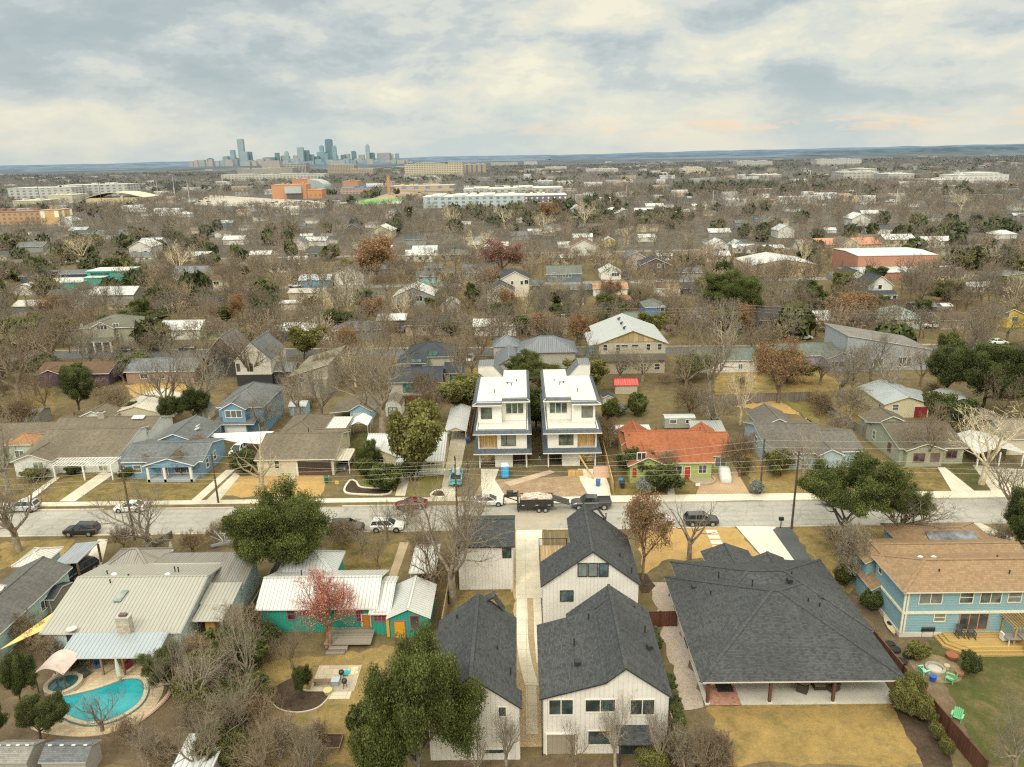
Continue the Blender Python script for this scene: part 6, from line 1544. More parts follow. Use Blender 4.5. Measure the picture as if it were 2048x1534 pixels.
# utility masts seen over the far trees
for i, (x, yb, yt, c) in enumerate(((10,412,358,0),(82,410,356,0),(172,412,359,0),(205,412,354,0),(264,405,350,0),(318,402,360,1),(352,405,352,1),(380,408,360,1),(338,398,358,0),(388,392,345,0),(450,385,345,0),(1252,400,372,1),(1425,420,380,1),(1790,425,378,1))):
    p = P(x, yb); H = height_at(x, yb, yt); r = thing('utility_pole', ['tall dark wooden mast standing above the far trees on the left', 'tall pale steel mast standing above the far trees'][c], 'pole', p, 0, ['dark masts over the far trees', 'pale masts over the far trees'][c])
    k = MB(); k.tube((0,0,0),(0,0,H),.35,.2,6); k.build('pole', m_plain(((.07,.06,.055),(.5,.5,.48))[c]), r)
    if not c: k = MB(); k.box(-1.6,1.6,-.12,.12,H-1.6,H-1.3); k.build('crossarm', m_plain((.07,.06,.055)), r)
p = P(350,398); r = thing('billboard', 'dark billboard on a steel mast, far left of the school', 'billboard', p); H = height_at(350,398,368); k = MB(); k.tube((0,0,0),(0,0,H-4),.5,.5,8); k.build('pole', m_plain((.3,.3,.3)), r); k = MB(); k.box(-7,7,-.3,.3,H-5,H); k.build('panel', m_plain((.06,.06,.07)), r)

# ---------------------------------------------------------------- smaller houses of the neighbourhood beyond, one object each
RC = dict(W=((.58,.575,.55),'white'), G=((.13,.135,.132),'grey'), D=((.06,.065,.072),'charcoal'), T=((.145,.12,.09),'taupe'), B=((.13,.085,.055),'brown'), O=((.36,.16,.08),'orange'), L=((.46,.50,.50),'pale blue'))
WC = dict(w=((.66,.64,.58),'white'), c=((.55,.47,.32),'cream'), g=((.28,.28,.26),'grey'), b=((.16,.28,.38),'blue'), y=((.58,.48,.14),'yellow'), n=((.12,.10,.09),'dark'))
HM = {}
def hmesh(roof, wall, form):
    k = (roof, wall, form)
    if k not in HM:
        h = House('tmp', 'tmp', 0, 0, m_siding(WC[wall][0], 'lap', True), (m_metal(RC[roof][0], .6, 0, True) if roof in 'WL' else m_shingle(RC[roof][0], .35, True)), (.62,.60,.54))
        if form == 'x': h.gable('x', -6.5, 6.5, 0, 9, 3, 5, .4)
        elif form == 'y': h.gable('y', -5, 5, 0, 12, 4.2, 7.2, .4)
        elif form == 'h': h.hip(-6.5, 6.5, 0, 9.5, 3, 5, .4)
        else: h.gable('x', -7, 7, 2, 10, 3, 4.8, .4); h.gable('y', -6, 0, 0, 6, 3, 4.7, .4)
        wm, rm = h.w.mesh('wall', [h.wall]), h.r.mesh('roof', [h.roof, m_plain((.62,.60,.54))])
        g = MB(); g.box(-.7, .7, -.05, .05, -.6, .6); gm = (g.mesh('window', m_glass()), [(x, (2.35 if form == 'L' and x > 0 else .35), 1.7) for x in ((-3.4, .6, 3.6) if form != 'y' else (-2.2, 2.2))])
        bpy.data.objects.remove(h.root); HM[k] = (wm, rm, gm)
    return HM[k]
HOUSES = []; HDESC = {}
def small_house(px, py, wpx, roof, wall, form):
    p = P(px, py); w = wpx*p.y/CF; base = {'x': 13, 'y': 10, 'h': 13, 'L': 14}[form]; s = min(max(w/base, .6), 1.5)
    wm, rm, gm = hmesh(roof, wall, form); r = thing('house', '', 'house', (p.x, p.y, 0), random.choice((0, 0, 0, .03, -.03)), 'houses among the far trees'); r.scale = (s, s, min(s, 1.15))
    child('wall', wm, r); child('roof', rm, r)
    if p.y < 420:
        for q in gm[1]: child('window', gm[0], r, q)
    HDESC[r.name] = f"{RC[roof][1]}-roofed {WC[wall][1]} house"; HOUSES.append(r); return r
SPEC = [(300,494,44,'W','w','x'),(365,492,32,'W','c','x'),(60,505,55,'G','g','x'),(165,478,45,'D','n','x'),(215,478,52,'G','w','x'),(595,500,32,'G','w','y'),(655,488,40,'D','w','L'),(612,478,26,'W','w','x'),(632,492,44,'W','w','x'),(830,490,46,'D','g','x'),
 (838,524,58,'W','w','x'),(910,522,56,'G','n','h'),(868,545,40,'G','g','x'),(1105,462,34,'G','w','L'),(1070,470,30,'W','w','x'),(1098,472,24,'W','c','x'),(1250,440,42,'W','g','y'),(1185,466,50,'G','g','L'),(1218,494,26,'W','y','y'),(1166,484,40,'W','w','x'),(1130,496,30,'W','w','x'),
 (1330,520,34,'W','w','x'),(1440,506,36,'W','w','y'),(1490,506,46,'W','w','L'),(1550,506,42,'W','c','L'),(1478,502,28,'L','b','y'),(1515,508,44,'G','w','h'),(1525,444,30,'D','b','x'),(1560,452,36,'T','c','x'),(1722,452,38,'W','w','y'),(1660,466,26,'W','w','x'),(1712,480,34,'T','c','h'),(1748,484,36,'T','c','x'),
 (1800,492,62,'W','c','x'),(1880,496,60,'W','w','L'),(1932,516,60,'G','w','x'),(1998,522,60,'D','n','x'),(1842,518,46,'T','w','x'),(1400,420,30,'W','w','x'),(1290,430,40,'W','w','L'),(1310,420,36,'W','w','x'),(1420,432,26,'T','c','x'),(1010,560,50,'D','b','x'),(955,490,40,'G','w','x'),(705,470,30,'D','n','y'),(520,520,44,'W','g','x'),
 (470,545,50,'G','c','x'),(120,520,60,'T','n','x'),(25,540,50,'T','g','x'),(235,560,30,'W','w','x'),(300,540,50,'T','w','x'),(560,545,46,'G','w','x'),(690,545,44,'D','g','x'),(760,548,44,'G','g','x'),(1060,585,60,'G','g','x'),(1165,590,50,'G','n','x'),(1395,590,60,'D','n','x'),(1440,560,44,'D','n','x'),(1600,600,50,'G','g','x'),
 (1900,560,60,'T','c','x'),(1960,585,50,'W','w','x'),(1850,625,50,'G','n','x'),(40,650,60,'T','g','h'),(120,600,50,'G','g','x'),(700,600,36,'G','c','x'),(1240,610,40,'O','c','x'),(900,625,34,'W','w','y'),(1145,610,50,'T','c','h'),(240,620,50,'T','c','h'),(1420,640,60,'G','w','x'),(1680,560,36,'G','g','x')]
for s_ in SPEC: small_house(*s_)
for i in range(105):
    while True:
        py = 400 + 130*random.random()**1.6; px = random.uniform(-40, 2090); p = P(px, py)
        if all(not (k_[0] < p.x < k_[1] and k_[2] < p.y < k_[3]) for k_ in KEEP) and all((p.x-q.location.x)**2 + ((p.y-q.location.y)*1.0)**2 > 20**2 for q in HOUSES): break
    small_house(px, py, 14*CF/p.y*random.uniform(.7, 1.05), random.choice('WWWWGGGDTTBL'), random.choice('wwwwcggb'), random.choice('xxxyhL'))
# ---------------------------------------------------------------- vehicles
BLACKM = m_plain((.015,.015,.016), .6, 0, 0); TYRE = m_plain((.02,.02,.02), .9, 0, 0); RIM = m_plain((.45,.45,.46), .3, .6, 0); LAMP = m_plain((.75,.75,.72), .15, 0, 0); TAIL = m_plain((.35,.02,.02), .2, 0, 0); CARGL = m_glass((.012,.015,.018), .04)
CM = {}
def car_meshes(kind, paint, rim):
    k = (kind, paint, rim)
    if k in CM: return CM[k]
    pm = m_paint(paint)
    if kind == 'sedan': Lh, W2, st = 2.35, .90, [(-2.35,.70,.38,.86),(-2.22,.84,.26,1.0),(-1.5,.89,.2,1.02),(-.4,.90,.2,.96),(.8,.90,.2,.94),(1.5,.89,.2,.86),(2.05,.84,.24,.76),(2.3,.70,.3,.66),(2.38,.5,.38,.6)]; cab = [(-1.95,.99),(-1.05,1.43),(.15,1.45),(1.15,.93)]; wx, wr = 1.4, .33
    elif kind == 'suv': Lh, W2, st = 2.35, .94, [(-2.35,.78,.45,1.02),(-2.28,.88,.34,1.12),(-1.4,.93,.28,1.12),(0,.94,.28,1.08),(1.0,.94,.28,1.06),(1.6,.92,.28,1.02),(2.1,.88,.32,.94),(2.32,.76,.4,.82),(2.38,.55,.5,.7)]; cab = [(-2.25,1.12),(-1.9,1.66),(.3,1.72),(1.1,1.06)]; wx, wr = 1.4, .37
    else: Lh, W2, st = 2.9, 1.0, [(-2.9,.9,.6,1.25),(-2.85,.97,.5,1.3),(-1.1,1.0,.42,1.3),(-1.0,1.0,.42,1.22),(.8,1.0,.42,1.2),(1.3,1.0,.42,1.2),(2.2,.98,.45,1.14),(2.75,.92,.5,1.05),(2.92,.7,.6,.95)]; cab = [(-1.0,1.26),(-.85,1.82),(.75,1.88),(1.55,1.2)]; wx, wr = 1.85, .42
    b = MB(); ring = []
    for x, w, z0, z1 in st:
        h = z1-z0
        ring.append([(x,-w*.9,z0),(x,-w,z0+.16*h),(x,-w,z0+.6*h),(x,-w*.97,z0+.82*h),(x,-w*.86,z1),(x,w*.86,z1),(x,w*.97,z0+.82*h),(x,w,z0+.6*h),(x,w,z0+.16*h),(x,w*.9,z0)])
    for r in ring: b.v += r
    n = 10
    for i in range(len(ring)-1):
        for j in range(n): a, c = i*n+j, i*n+(j+1) % n; b.f.append((a, c, c+n, a+n)); b.m.append(0)
    b.f.append(tuple(range(n))); b.m.append(0); e = (len(ring)-1)*n; b.f.append(tuple(range(e+n-1, e-1, -1))); b.m.append(0)
    if kind == 'pickup':
        b.box(-2.78, -1.12, -.82, .82, 1.28, 1.303, 1); 
        for y0, y1 in ((-.96,-.84),(.84,.96)): b.box(-2.86,-1.05,y0,y1,1.26,1.42,0)
        b.box(-2.9,-2.8,-.96,.96,1.0,1.42,0)
    for sx in (-wx, wx):
        for sy in (-1, 1): b.lathe([(wr+.07, sy*(W2-.1)),(wr+.07, sy*(W2+.012))], (sx,0,wr+.02), 14, 1, 'y')
    b.box(Lh-.12, Lh+.05, -.55, .55, st[-1][2]-.06, st[-1][2]+.12, 1); b.box(-Lh-.04,-Lh+.1,-.3,.3,.55,.7,1)
    for sy in (-1,1): b.box(cab[3][0]-.45,cab[3][0]-.25, sy*(W2+.02)-.1, sy*(W2+.02)+.1, cab[3][1]+.02, cab[3][1]+.17, 0)
    body = b.mesh('body', [pm, BLACKM], False)
    g = MB(); wb, wt = W2*.86, W2*.68
    lo = [cab[0], cab[3]]; A, B, C, D = cab
    for sy in (-1, 1): g.poly([(A[0],sy*wb,A[1]),(D[0],sy*wb,D[1]),(C[0],sy*wt,C[1]),(B[0],sy*wt,B[1])][::sy])
    g.poly([(D[0],-wb,D[1]),(D[0],wb,D[1]),(C[0],wt,C[1]),(C[0],-wt,C[1])]); g.poly([(A[0],wb,A[1]),(A[0],-wb,A[1]),(B[0],-wt,B[1]),(B[0],wt,B[1])])
    glass = g.mesh('window', CARGL)
    r = MB(); xm = (B[0]+C[0])/2
    r.hexa([(B[0]-.05,-wt-.01,B[1]-.03),(C[0]+.05,-wt-.01,C[1]-.03),(C[0]+.05,wt+.01,C[1]-.03),(B[0]-.05,wt+.01,B[1]-.03),(B[0]+.1,-wt*.86,B[1]+.045),(C[0]-.15,-wt*.86,C[1]+.045),(C[0]-.15,wt*.86,C[1]+.045),(B[0]+.1,wt*.86,B[1]+.045)])
    for sy in (-1, 1):
        r.beam((A[0]+.02,sy*wb,A[1]),(B[0],sy*wt,B[1]),.11,.07); r.beam((D[0],sy*wb,D[1]),(C[0],sy*wt,C[1]),.07,.07)
        for f in ((.36,) if kind != 'suv' else (.3,.62)):
            x0 = A[0]+(D[0]-A[0])*f; x1 = B[0]+(C[0]-B[0])*f; r.beam((x0,sy*(wb+.01),A[1]),(x1,sy*(wt+.01),B[1]),.09,.04)
    roof = r.mesh('roof', pm)
    w = MB(); w.lathe([(wr*.7,-.11),(wr*.96,-.12),(wr,-.08),(wr,.08),(wr*.96,.12),(wr*.7,.11)], (0,0,0), 16, 0, 'y'); wheel = w.mesh('wheel', TYRE, True)
    w = MB(); w.lathe([(wr*.66,-.125),(wr*.5,-.1),(wr*.5,.1),(wr*.66,.125)], (0,0,0), 10, 0, 'y'); rimm = w.mesh('rim', RIM if not rim else m_plain(rim, .3, .5, 0))
    hl = MB(); hl.box(-.12,.06,-.17,.17,-.08,.07); tl = MB(); tl.box(-.05,.1,-.13,.13,-.12,.12)
    zl = st[-2][2]*.45+st[-2][3]*.55; zt = st[1][3]-.2
    CM[k] = (body, glass, roof, wheel, rimm, hl.mesh('headlight', LAMP), tl.mesh('tail_light', TAIL), wx, wr, W2, Lh, zl, zt); return CM[k]
def car(label, kind, p, deg, paint, name=None, group=None, rim=None, lod=False, cat='car'):
    body, glass, roof, wheel, rimm, hl, tl, wx, wr, W2, Lh, zl, zt = car_meshes(kind, paint, rim)
    o = thing(name or {'sedan':'parked_car','suv':'parked_car','pickup':'pickup_truck'}[kind], label, cat, (p[0], p[1], .03), math.radians(deg), group)
    child('body', body, o); child('window', glass, o); child('roof', roof, o)
    for sx in (-wx, wx):
        for sy in (-1, 1):
            w = child('wheel', wheel, o, (sx, sy*(W2-.1), wr)); 
            if not lod: child('rim', rimm, w)
    for sy in (-1, 1): child('headlight', hl, o, (Lh-.06, sy*W2*.62, zl)); child('tail_light', tl, o, (-Lh+.02, sy*W2*.72, zt))
    return o
WHT_C, SIL, BLK_C, GRY_C, NAV_C = (.74,.73,.70), (.42,.43,.43), (.018,.019,.02), (.05,.052,.055), (.02,.035,.06)
car('silver hatchback parked by the far kerb at the left edge', 'suv', P(48,1021), 180, SIL)
car('white sedan parked by the far kerb below the leaning pole', 'sedan', P(262,1021), 182, WHT_C)
car('black suv parked by the near kerb, left end of the street', 'suv', P(165,1068), 181, BLK_C)
car('black suv nosing out from under the slanted carport', 'suv', (-56.6,83.6), 250, BLK_C)
car('dark red sedan parked by the far kerb near the turquoise pickup', 'sedan', P(823,1015), 181, (.16,.02,.025))
car('white suv parked by the near kerb behind the small bare trees', 'suv', P(775,1060), 0, WHT_C)
car('black suv half hidden behind the live oak by the near kerb', 'suv', P(695,1062), 0, BLK_C)
car('dark grey car parked behind the narrow white carport', 'sedan', (-13.2,89.5), 95, (.06,.075,.085))
car('dark red car under the narrow white carport', 'sedan', (-12.4,81.2), 95, (.2,.02,.03))
car('white sedan parked by the far kerb behind the dump trailer', 'sedan', P(978,1009), 2, (.62,.62,.60))
car('dark grey pickup parked in front of the right three-storey house', 'pickup', P(1182,1015), 180, (.055,.058,.062), cat='pickup')
car('pale car glimpsed behind the brown-leaved tree at the kerb', 'sedan', (18.6,95.6), 0, (.5,.5,.5))
car('dark grey suv parked by the near kerb behind the pruned tree', 'suv', P(1402,1048), 0, (.03,.034,.04))
car('silver and black suv parked by the far kerb under the right live oak', 'suv', P(1676,1008), 0, (.3,.31,.32))
car('black car parked on the black gravel drive beside the hip roof', 'sedan', (34.4,82.0), 172, BLK_C)
car('turquoise pickup parked on the concrete driveway', 'pickup', (-10.9,111.0), 92, (.08,.48,.56), cat='pickup')
car('grey car under the cream carport', 'sedan', (-30.3,117.5), 265, (.16,.16,.165))
car('white car in the driveway between the blue houses and the cream house', 'suv', (-50.8,124), 262, (.68,.68,.66))
for lab, kind, px, py, deg, c in (('dark blue sedan on the second street in front of the craftsman house','sedan',248,704,182,NAV_C),('white suv in the driveway beside the navy blue house','suv',648,680,130,WHT_C),('white car half hidden by the big bare tree on the second street','sedan',745,674,90,WHT_C),
  ('white car under the small beige carport','suv',941,722,265,WHT_C),('white suv parked on the second street before the yellow house','suv',1607,679,0,WHT_C),('white pickup beside the grey-green house','pickup',1866,656,172,WHT_C),('dark car in a drive left of the navy craftsman house','sedan',1477,666,100,BLK_C),
  ('small dark car parked on the second street behind bare branches','sedan',375,700,182,BLK_C),('black suv under the white carport by the stone-fronted house','suv',806,663,265,BLK_C),('white car on the second street far right','sedan',1996,688,0,WHT_C),
  ('white car on the side street, left','sedan',100,652,240,WHT_C),('white car parked among trees in the third row, left','suv',385,592,200,WHT_C),('white car between two cottages, centre left','sedan',549,572,90,WHT_C),('white pickup between cottages, centre left','pickup',592,575,0,WHT_C),('dark blue car beside the white cottage','suv',1250,552,250,NAV_C),
  ('grey car on the drive of the brown and white house','sedan',1322,566,180,SIL),('white car by the third street, right of the centre','sedan',1222,566,180,WHT_C),('blue car under the grey porch roof','sedan',852,601,180,(.10,.25,.42)),('dark red car in bare shrubs by the purple-grey house','sedan',1335,660,90,(.14,.02,.03)),
  ('black truck beside the low dark grey house, far left','pickup',95,622,180,BLK_C)):
    car(lab, kind, P(px, py), deg, c, cat='pickup' if kind == 'pickup' else 'car', lod=True)
rr = random.Random(3); lots = [car_meshes('sedan', c, None) for c in (WHT_C, SIL, BLK_C, (.2,.02,.02), NAV_C)]
for i in range(60):
    px, py = (rr.uniform(510, 690), rr.uniform(401, 409)) if i < 26 else ((rr.uniform(372, 420), rr.uniform(395, 410)) if i < 40 else (rr.uniform(790, 930), rr.uniform(385, 396)))
    p = P(px, py); m_ = lots[rr.randrange(5)]; o = thing('parked_car', 'tiny distant parked car near the orange school', 'car', (p.x, p.y, .3), rr.choice((0, 1.57, 3.1)), 'distant cars around the school'); child('body', m_[0], o); child('window', m_[1], o); child('roof', m_[2], o)
# covered car
o = thing('covered_car', 'car under a pale grey fitted cover on the brick driveway', 'car', P(1449,955), math.radians(262)); k = MB(); st = [(-2.3,.7,.75),(-2.1,.88,1.0),(-1.6,.92,1.35),(-.9,.92,1.62),(.3,.92,1.62),(1.0,.92,1.2),(1.9,.88,1.0),(2.3,.7,.75)]
for x, w, z in st: k.v += [(x,-w,.05),(x,-w*1.02,z*.55),(x,-w*.8,z*.93),(x,-w*.4,z),(x,w*.4,z),(x,w*.8,z*.93),(x,w*1.02,z*.55),(x,w,.05)]
for i in range(len(st)-1):
    for j in range(7): a = i*8+j; k.f.append((a,a+1,a+9,a+8)); k.m.append(0)
k.f += [tuple(range(7,-1,-1)), tuple(range(56,64))]; k.m += [0,0]; k.build('cover', m_plain((.55,.54,.50), .8, 0, .25), o, True)
# dump trailer with gooseneck
o = thing('dump_trailer', 'black gooseneck dump trailer heaped with rubble in front of the building site', 'trailer', (1.6,100.4,0)); BK = m_plain((.022,.022,.024), .45, 0, .2)
k = MB()
for y0, y1 in ((-1.15,-1.07),(1.07,1.15)): k.box(-2.3,2.6,y0,y1,.9,2.1)
k.box(-2.3,-2.22,-1.1,1.1,.9,2.1); k.box(2.52,2.6,-1.1,1.1,.9,2.1); k.box(-2.3,2.6,-1.1,1.1,.82,.95)
for x in np.arange(-2.2,2.6,.6): k.box(x-.04,x+.04,-1.19,-1.15,.9,2.1)
k.build('dump_bed', BK, o)
k = MB(); k.box(-2.6,2.6,-.5,-.38,.55,.8); k.box(-2.6,2.6,.38,.5,.55,.8); k.box(-2.7,-2.45,-1,1,.35,2.6); k.beam((-2.6,-.4,2.5),(-4.6,-.1,2.2),.18,.3); k.beam((-2.6,.4,2.5),(-4.6,.1,2.2),.18,.3); k.beam((-4.6,0,2.3),(-4.7,0,.9),.16); k.beam((-2.6,0,1.4),(-4.4,0,2.1),.12); k.beam((-2.5,-.9,.1),(-2.5,-.9,1.5),.12); k.build('gooseneck', BK, o)
k = MB(); k.box(-4.2,-3.2,-.35,.35,2.5,3.0); k.build('toolbox', BK, o)
for x in (.5,1.45):
    for y in (-1.1,1.1):
        w = MB(); w.lathe([(.2,-.12),(.36,-.13),(.38,-.08),(.38,.08),(.36,.13),(.2,.12)], (x,y,.38), 14, 0, 'y'); wo = w.build('wheel', TYRE, o, True); w = MB(); w.lathe([(.22,-.14),(.22,.14)], (x,y,.38), 10, 0, 'y'); w.build('rim', RIM, wo)
k = MB(); k.box(-2.0,-1.6,-1.21,-1.2,1.2,1.3); k.box(0,.4,-1.21,-1.2,1.2,1.3); k.box(1.8,2.2,-1.21,-1.2,1.2,1.3); k.build('reflector', m_plain((.6,.5,.45)), o)
k = MB(); n = 13
for i in range(n):
    for j in range(7):
        u, v = i/(n-1), j/6; k.v.append((-2.2+4.7*u, -1.05+2.1*v, 1.9+.7*math.sin(math.pi*u)**.7*math.sin(math.pi*v)**.7+random.uniform(-.12,.12)))
for i in range(n-1):
    for j in range(6): a = i*7+j; k.f.append((a,a+7,a+8,a+1)); k.m.append(0)
for i in range(60):
    u, v = random.uniform(-2,2.3), random.uniform(-.9,.9); z = 1.95+.6*math.cos(u/2.4*1.5)*math.cos(v*1.4); s = random.uniform(.06,.22); k.box(u-s,u+s,v-s*.6,v+s*.6,z-.05,z+s*.7,random.choice((0,1,2)))
k.build('rubble', [m_ground('rubble', ((.55,.47,.38),(.62,.55,.47),(.42,.34,.26),(.68,.62,.55)), (.6,2.,6.)), m_plain((.66,.62,.56)), m_plain((.4,.25,.16))], o)
k = MB(); k.slab([(2.6,-.9,1.9),(5.0,-.9,1.15),(5.0,.9,1.15),(2.6,.9,1.9)], .12); k.build('tailgate', BK, o)

# ---------------------------------------------------------------- poles and wires
WOODD = m_plain((.085,.055,.038), .9, 0, .2)
def pole(label, x, y, H, r=.16, arm=True, trans=False, group=None):
    o = thing('utility_pole', label, 'pole', (x, y, 0), 0, group); k = MB(); k.tube((0,0,0),(0,0,H),r,r*.7,9); k.build('pole', WOODD, o)
    if arm:
        k = MB(); k.box(-.06,.06,-1.2,1.2,H-.9,H-.76); k.build('crossarm', WOODD, o)
        for yy in (-1.1,-.4,.4,1.1): k = MB(); k.lathe([(.05,0),(.08,.05),(.05,.1),(.07,.15),(.03,.2)], (0,yy,H-.76), 7); k.build('insulator', m_plain((.35,.36,.36), .3, 0, 0), o)
    if trans: k = MB(); k.lathe([(.24,0),(.28,.05),(.28,.85),(.22,.95)], (.35,-.2,H-2.6), 12); k.build('transformer', m_plain((.5,.51,.5), .4, 0, .1), o)
    return o
PL = []
for lab, bx, by, ty, tr in (('tall wooden utility pole leaning over the metal-roofed house front garden',270,1080,930,0),('wooden utility pole on the far verge beside the blue bungalow',437,1006,908,0),('dark wooden utility pole beside the turquoise pickup driveway',916,1064,912,1),
   ('shorter wooden pole on the far verge left of the building site',938,999,921,0),('wooden utility pole on the far verge right of the covered car',1520,987,878,0),('tall wooden utility pole beside the mailbox on the near kerb',1583,1057,902,0)):
    p = P(bx, by); H = height_at(bx, by, ty); pole(lab, p.x, p.y, H, arm=bx in (270,916,1583), trans=bool(tr)); PL.append((p.x, p.y, H))
for lab, bx, by, ty in (('wooden pole by the craftsman house on the second street',140,706,650),('wooden pole beside the street lamp on the second street',467,670,630),('wooden pole before the stone-fronted house',803,692,638),('wooden pole left of the purple-grey house',1154,668,610),('dark wooden pole beside the round evergreen across the second street',1206,676,612),
   ('brown wooden pole beside the dark car drive',1500,690,600),('wooden pole near the white pickup',1838,676,617),('orange-tinted wooden pole by the grey gabled houses',1086,552,506),('reddish tall pole among the third row',912,562,494),('dark pole beside the turquoise building',198,568,540),('dark pole before the red warehouse',1681,566,520),('dark pole at the right of the red warehouse',1826,548,512),('pole beside the low dark grey house',58,630,588),('dark pole behind the low sheds, left',291,552,522),('dark pole amid the bare trees right of the centre',1496,500,466)):
    p = P(bx, by); pole(lab, p.x, p.y, height_at(bx, by, ty), arm=False)
p = P(470,672); o = thing('street_lamp', 'pale street lamp arm reaching over the second street', 'street lamp', p); H = height_at(470,672,651)
k = MB(); k.tube((0,0,0),(0,0,H-1),.1,.07,7); k.tube((0,0,H-1),(2.4,-.8,H+.6),.06,.05,6); k.build('pole', m_plain((.5,.5,.47), .5, 0, .1), o); k = MB(); k.box(2.2,3.1,-1.0,-.7,H+.5,H+.66); k.build('lamp_head', m_plain((.7,.7,.66)), o)
def wire(label, pts, sag=.5, r=.009, c=(.66,.63,.56)):
    k = MB()
    for (a, b) in zip(pts[:-1], pts[1:]):
        a, b = Vector(a), Vector(b); q = a
        for i in range(1, 13):
            t = i/12; w = a.lerp(b, t); w.z -= sag*4*t*(1-t); k.tube(q, w, r, r, 4, 0, False); q = w
    tag(k.build('power_line', m_plain(c, .5, 0, 0)), label, 'cable', 'overhead lines along the street')
(a1, a2, a3, a3b, a4, a5) = PL
def at(pl, dz, dy=0.): return (pl[0], pl[1]+dy, pl[2]+dz)
ext = lambda pl, x, dz: (x, pl[1], 10.2+dz)
for j, (dz, dy) in enumerate(((-.55,-1.1),(-1.9,0),(-2.6,.1))):
    wire('thin pale cable strung along the near side poles over the street', [(-120,a1[1]+dy,10.+dz), at(a1,dz,dy), at(a3,dz,dy), at(a5,dz,dy), (110,a5[1]+dy,10.+dz)], .7)
for dz in (-.2,-1.3): wire('thin pale cable strung along the far verge poles', [(-120,a2[1],8+dz), at(a2,dz), at(a3b,dz), at(a4,dz), (110,a4[1],8.5+dz)], .6)
wire('pale service cable crossing from the tall pole to the far verge pole', [at(a5,-1.2), at(a4,-.6)], .3); wire('pale service cable crossing by the turquoise pickup', [at(a3,-1.2), at(a3b,-.4)], .25)
A2 = [P(140,706), P(467,670), P(803,692), P(1206,676), P(1500,690), P(1838,676)]; H2s = [height_at(*q) for q in ((140,706,652),(467,670,632),(803,692,640),(1206,676,614),(1500,690,602),(1838,676,619))]
for dz in (-.2,-1.0,-1.8): wire('thin pale cable along the second street', [(A.x, A.y, min(h, 11)+dz) for A, h in zip(A2, H2s)], .6, .01)

# ---------------------------------------------------------------- fences
def fence(label, pts, h, c, step=2.4, gate=False):
    x0, y0 = pts[0]; o = thing('fence', label, 'fence', (x0, y0, 0)); k = MB(); m = m_wood(c, .15, 0)
    for (a, b) in zip(pts[:-1], pts[1:]):
        A, B = Vector((a[0]-x0, a[1]-y0, 0)), Vector((b[0]-x0, b[1]-y0, 0)); d = (B-A).normalized(); n_ = Vector((-d.y, d.x, 0))*.025
        k.hexa([A-n_, B-n_, B+n_, A+n_, A-n_+Vector((0,0,h)), B-n_+Vector((0,0,h)), B+n_+Vector((0,0,h)), A+n_+Vector((0,0,h))])
        k.beam(A+Vector((0,0,h+.02)), B+Vector((0,0,h+.02)), .12, .04, 0)
    k.build('panel', m, o); pm = None
    for (a, b) in zip(pts[:-1], pts[1:]):
        A, B = Vector((a[0]-x0, a[1]-y0, 0)), Vector((b[0]-x0, b[1]-y0, 0)); n = max(1, int((B-A).length/step))
        for i in range(n+1):
            if pm is None: q = MB(); q.box(-.07,.07,-.07,.07,0,h+.1); pm = q.mesh('post', m_wood(mul(c, .8), .3, 0))
            child('post', pm, o, A.lerp(B, i/n))
    return o
xy = lambda *q: [tuple(P(a, b)[:2]) for a, b in q]
RB = (.13,.05,.025)
fence('dark red-brown board fence between the hip-roofed house and the green lawn', [(37.55,50),(36.6,62),(35.95,71.9)], 1.9, RB)
fence('dark red-brown gate fence between the white house and the hip-roofed house', [(12.9,71.4),(16.5,71.4)], 1.9, (.10,.035,.02), 1.2)
fence('tan board fence along the pink gravel strip', [(12.75,48),(12.9,60),(12.85,71.3)], 1.8, (.30,.21,.12))
fence('golden board fence beside the right three-storey house driveway', [(13.6,105.2),(13.75,112),(13.9,124),(14.0,140)], 1.9, (.52,.33,.12))
fence('red-brown board fence behind the barn shed', xy((735,812),(955,806)), 1.9, RB); fence('red-brown board fence beside the long white carport', [(-9.6,128),(-9.5,148)], 1.8, RB)
fence('weathered grey board fence across the back garden of the grey-blue house', xy((1440,806),(1530,803),(1617,800)), 1.8, (.24,.21,.17)); fence('weathered grey board fence running towards the sage green house', xy((1617,800),(1680,845),(1742,882)), 1.8, (.26,.22,.18))
fence('brown board fence across the second street on the right', xy((1690,608),(1960,612)), 1.9, (.22,.14,.08)); fence('grey board fence beside the red roofed house', xy((1420,925),(1478,925)), 1.3, (.27,.24,.20)); fence('low fence right of the red roofed house', xy((1478,925),(1430,840),(1425,800)), 1.5, (.24,.21,.17))
fence('grey board fence between the teal house and the metal-roofed house', [(-31.2,66),(-31.3,84)], 1.7, (.17,.15,.125)); fence('bamboo-brown fence beside the big bare trees and the white garage', [(-9.35,54),(-9.2,66),(-9.1,88)], 1.9, (.34,.25,.14)); fence('dark fence behind the white long house', xy((150,838),(330,832)), 1.5, (.14,.10,.07)); fence('grey board fence behind the lawn of the charcoal roofed house', xy((890,736),(965,733)), 1.5, (.3,.27,.22))
fence('brown board fence left of the pool garden', [(-53.6,52),(-53.4,66)], 1.8, (.16,.12,.08)); fence('wire-grey fence at the edge of the front garden', [(-49,93),(-55.2,79)], 1.0, (.16,.13,.10)); fence('orange-brown board fence beside the modern taupe house', xy((655,764),(690,764)), 1.7, (.34,.17,.08))

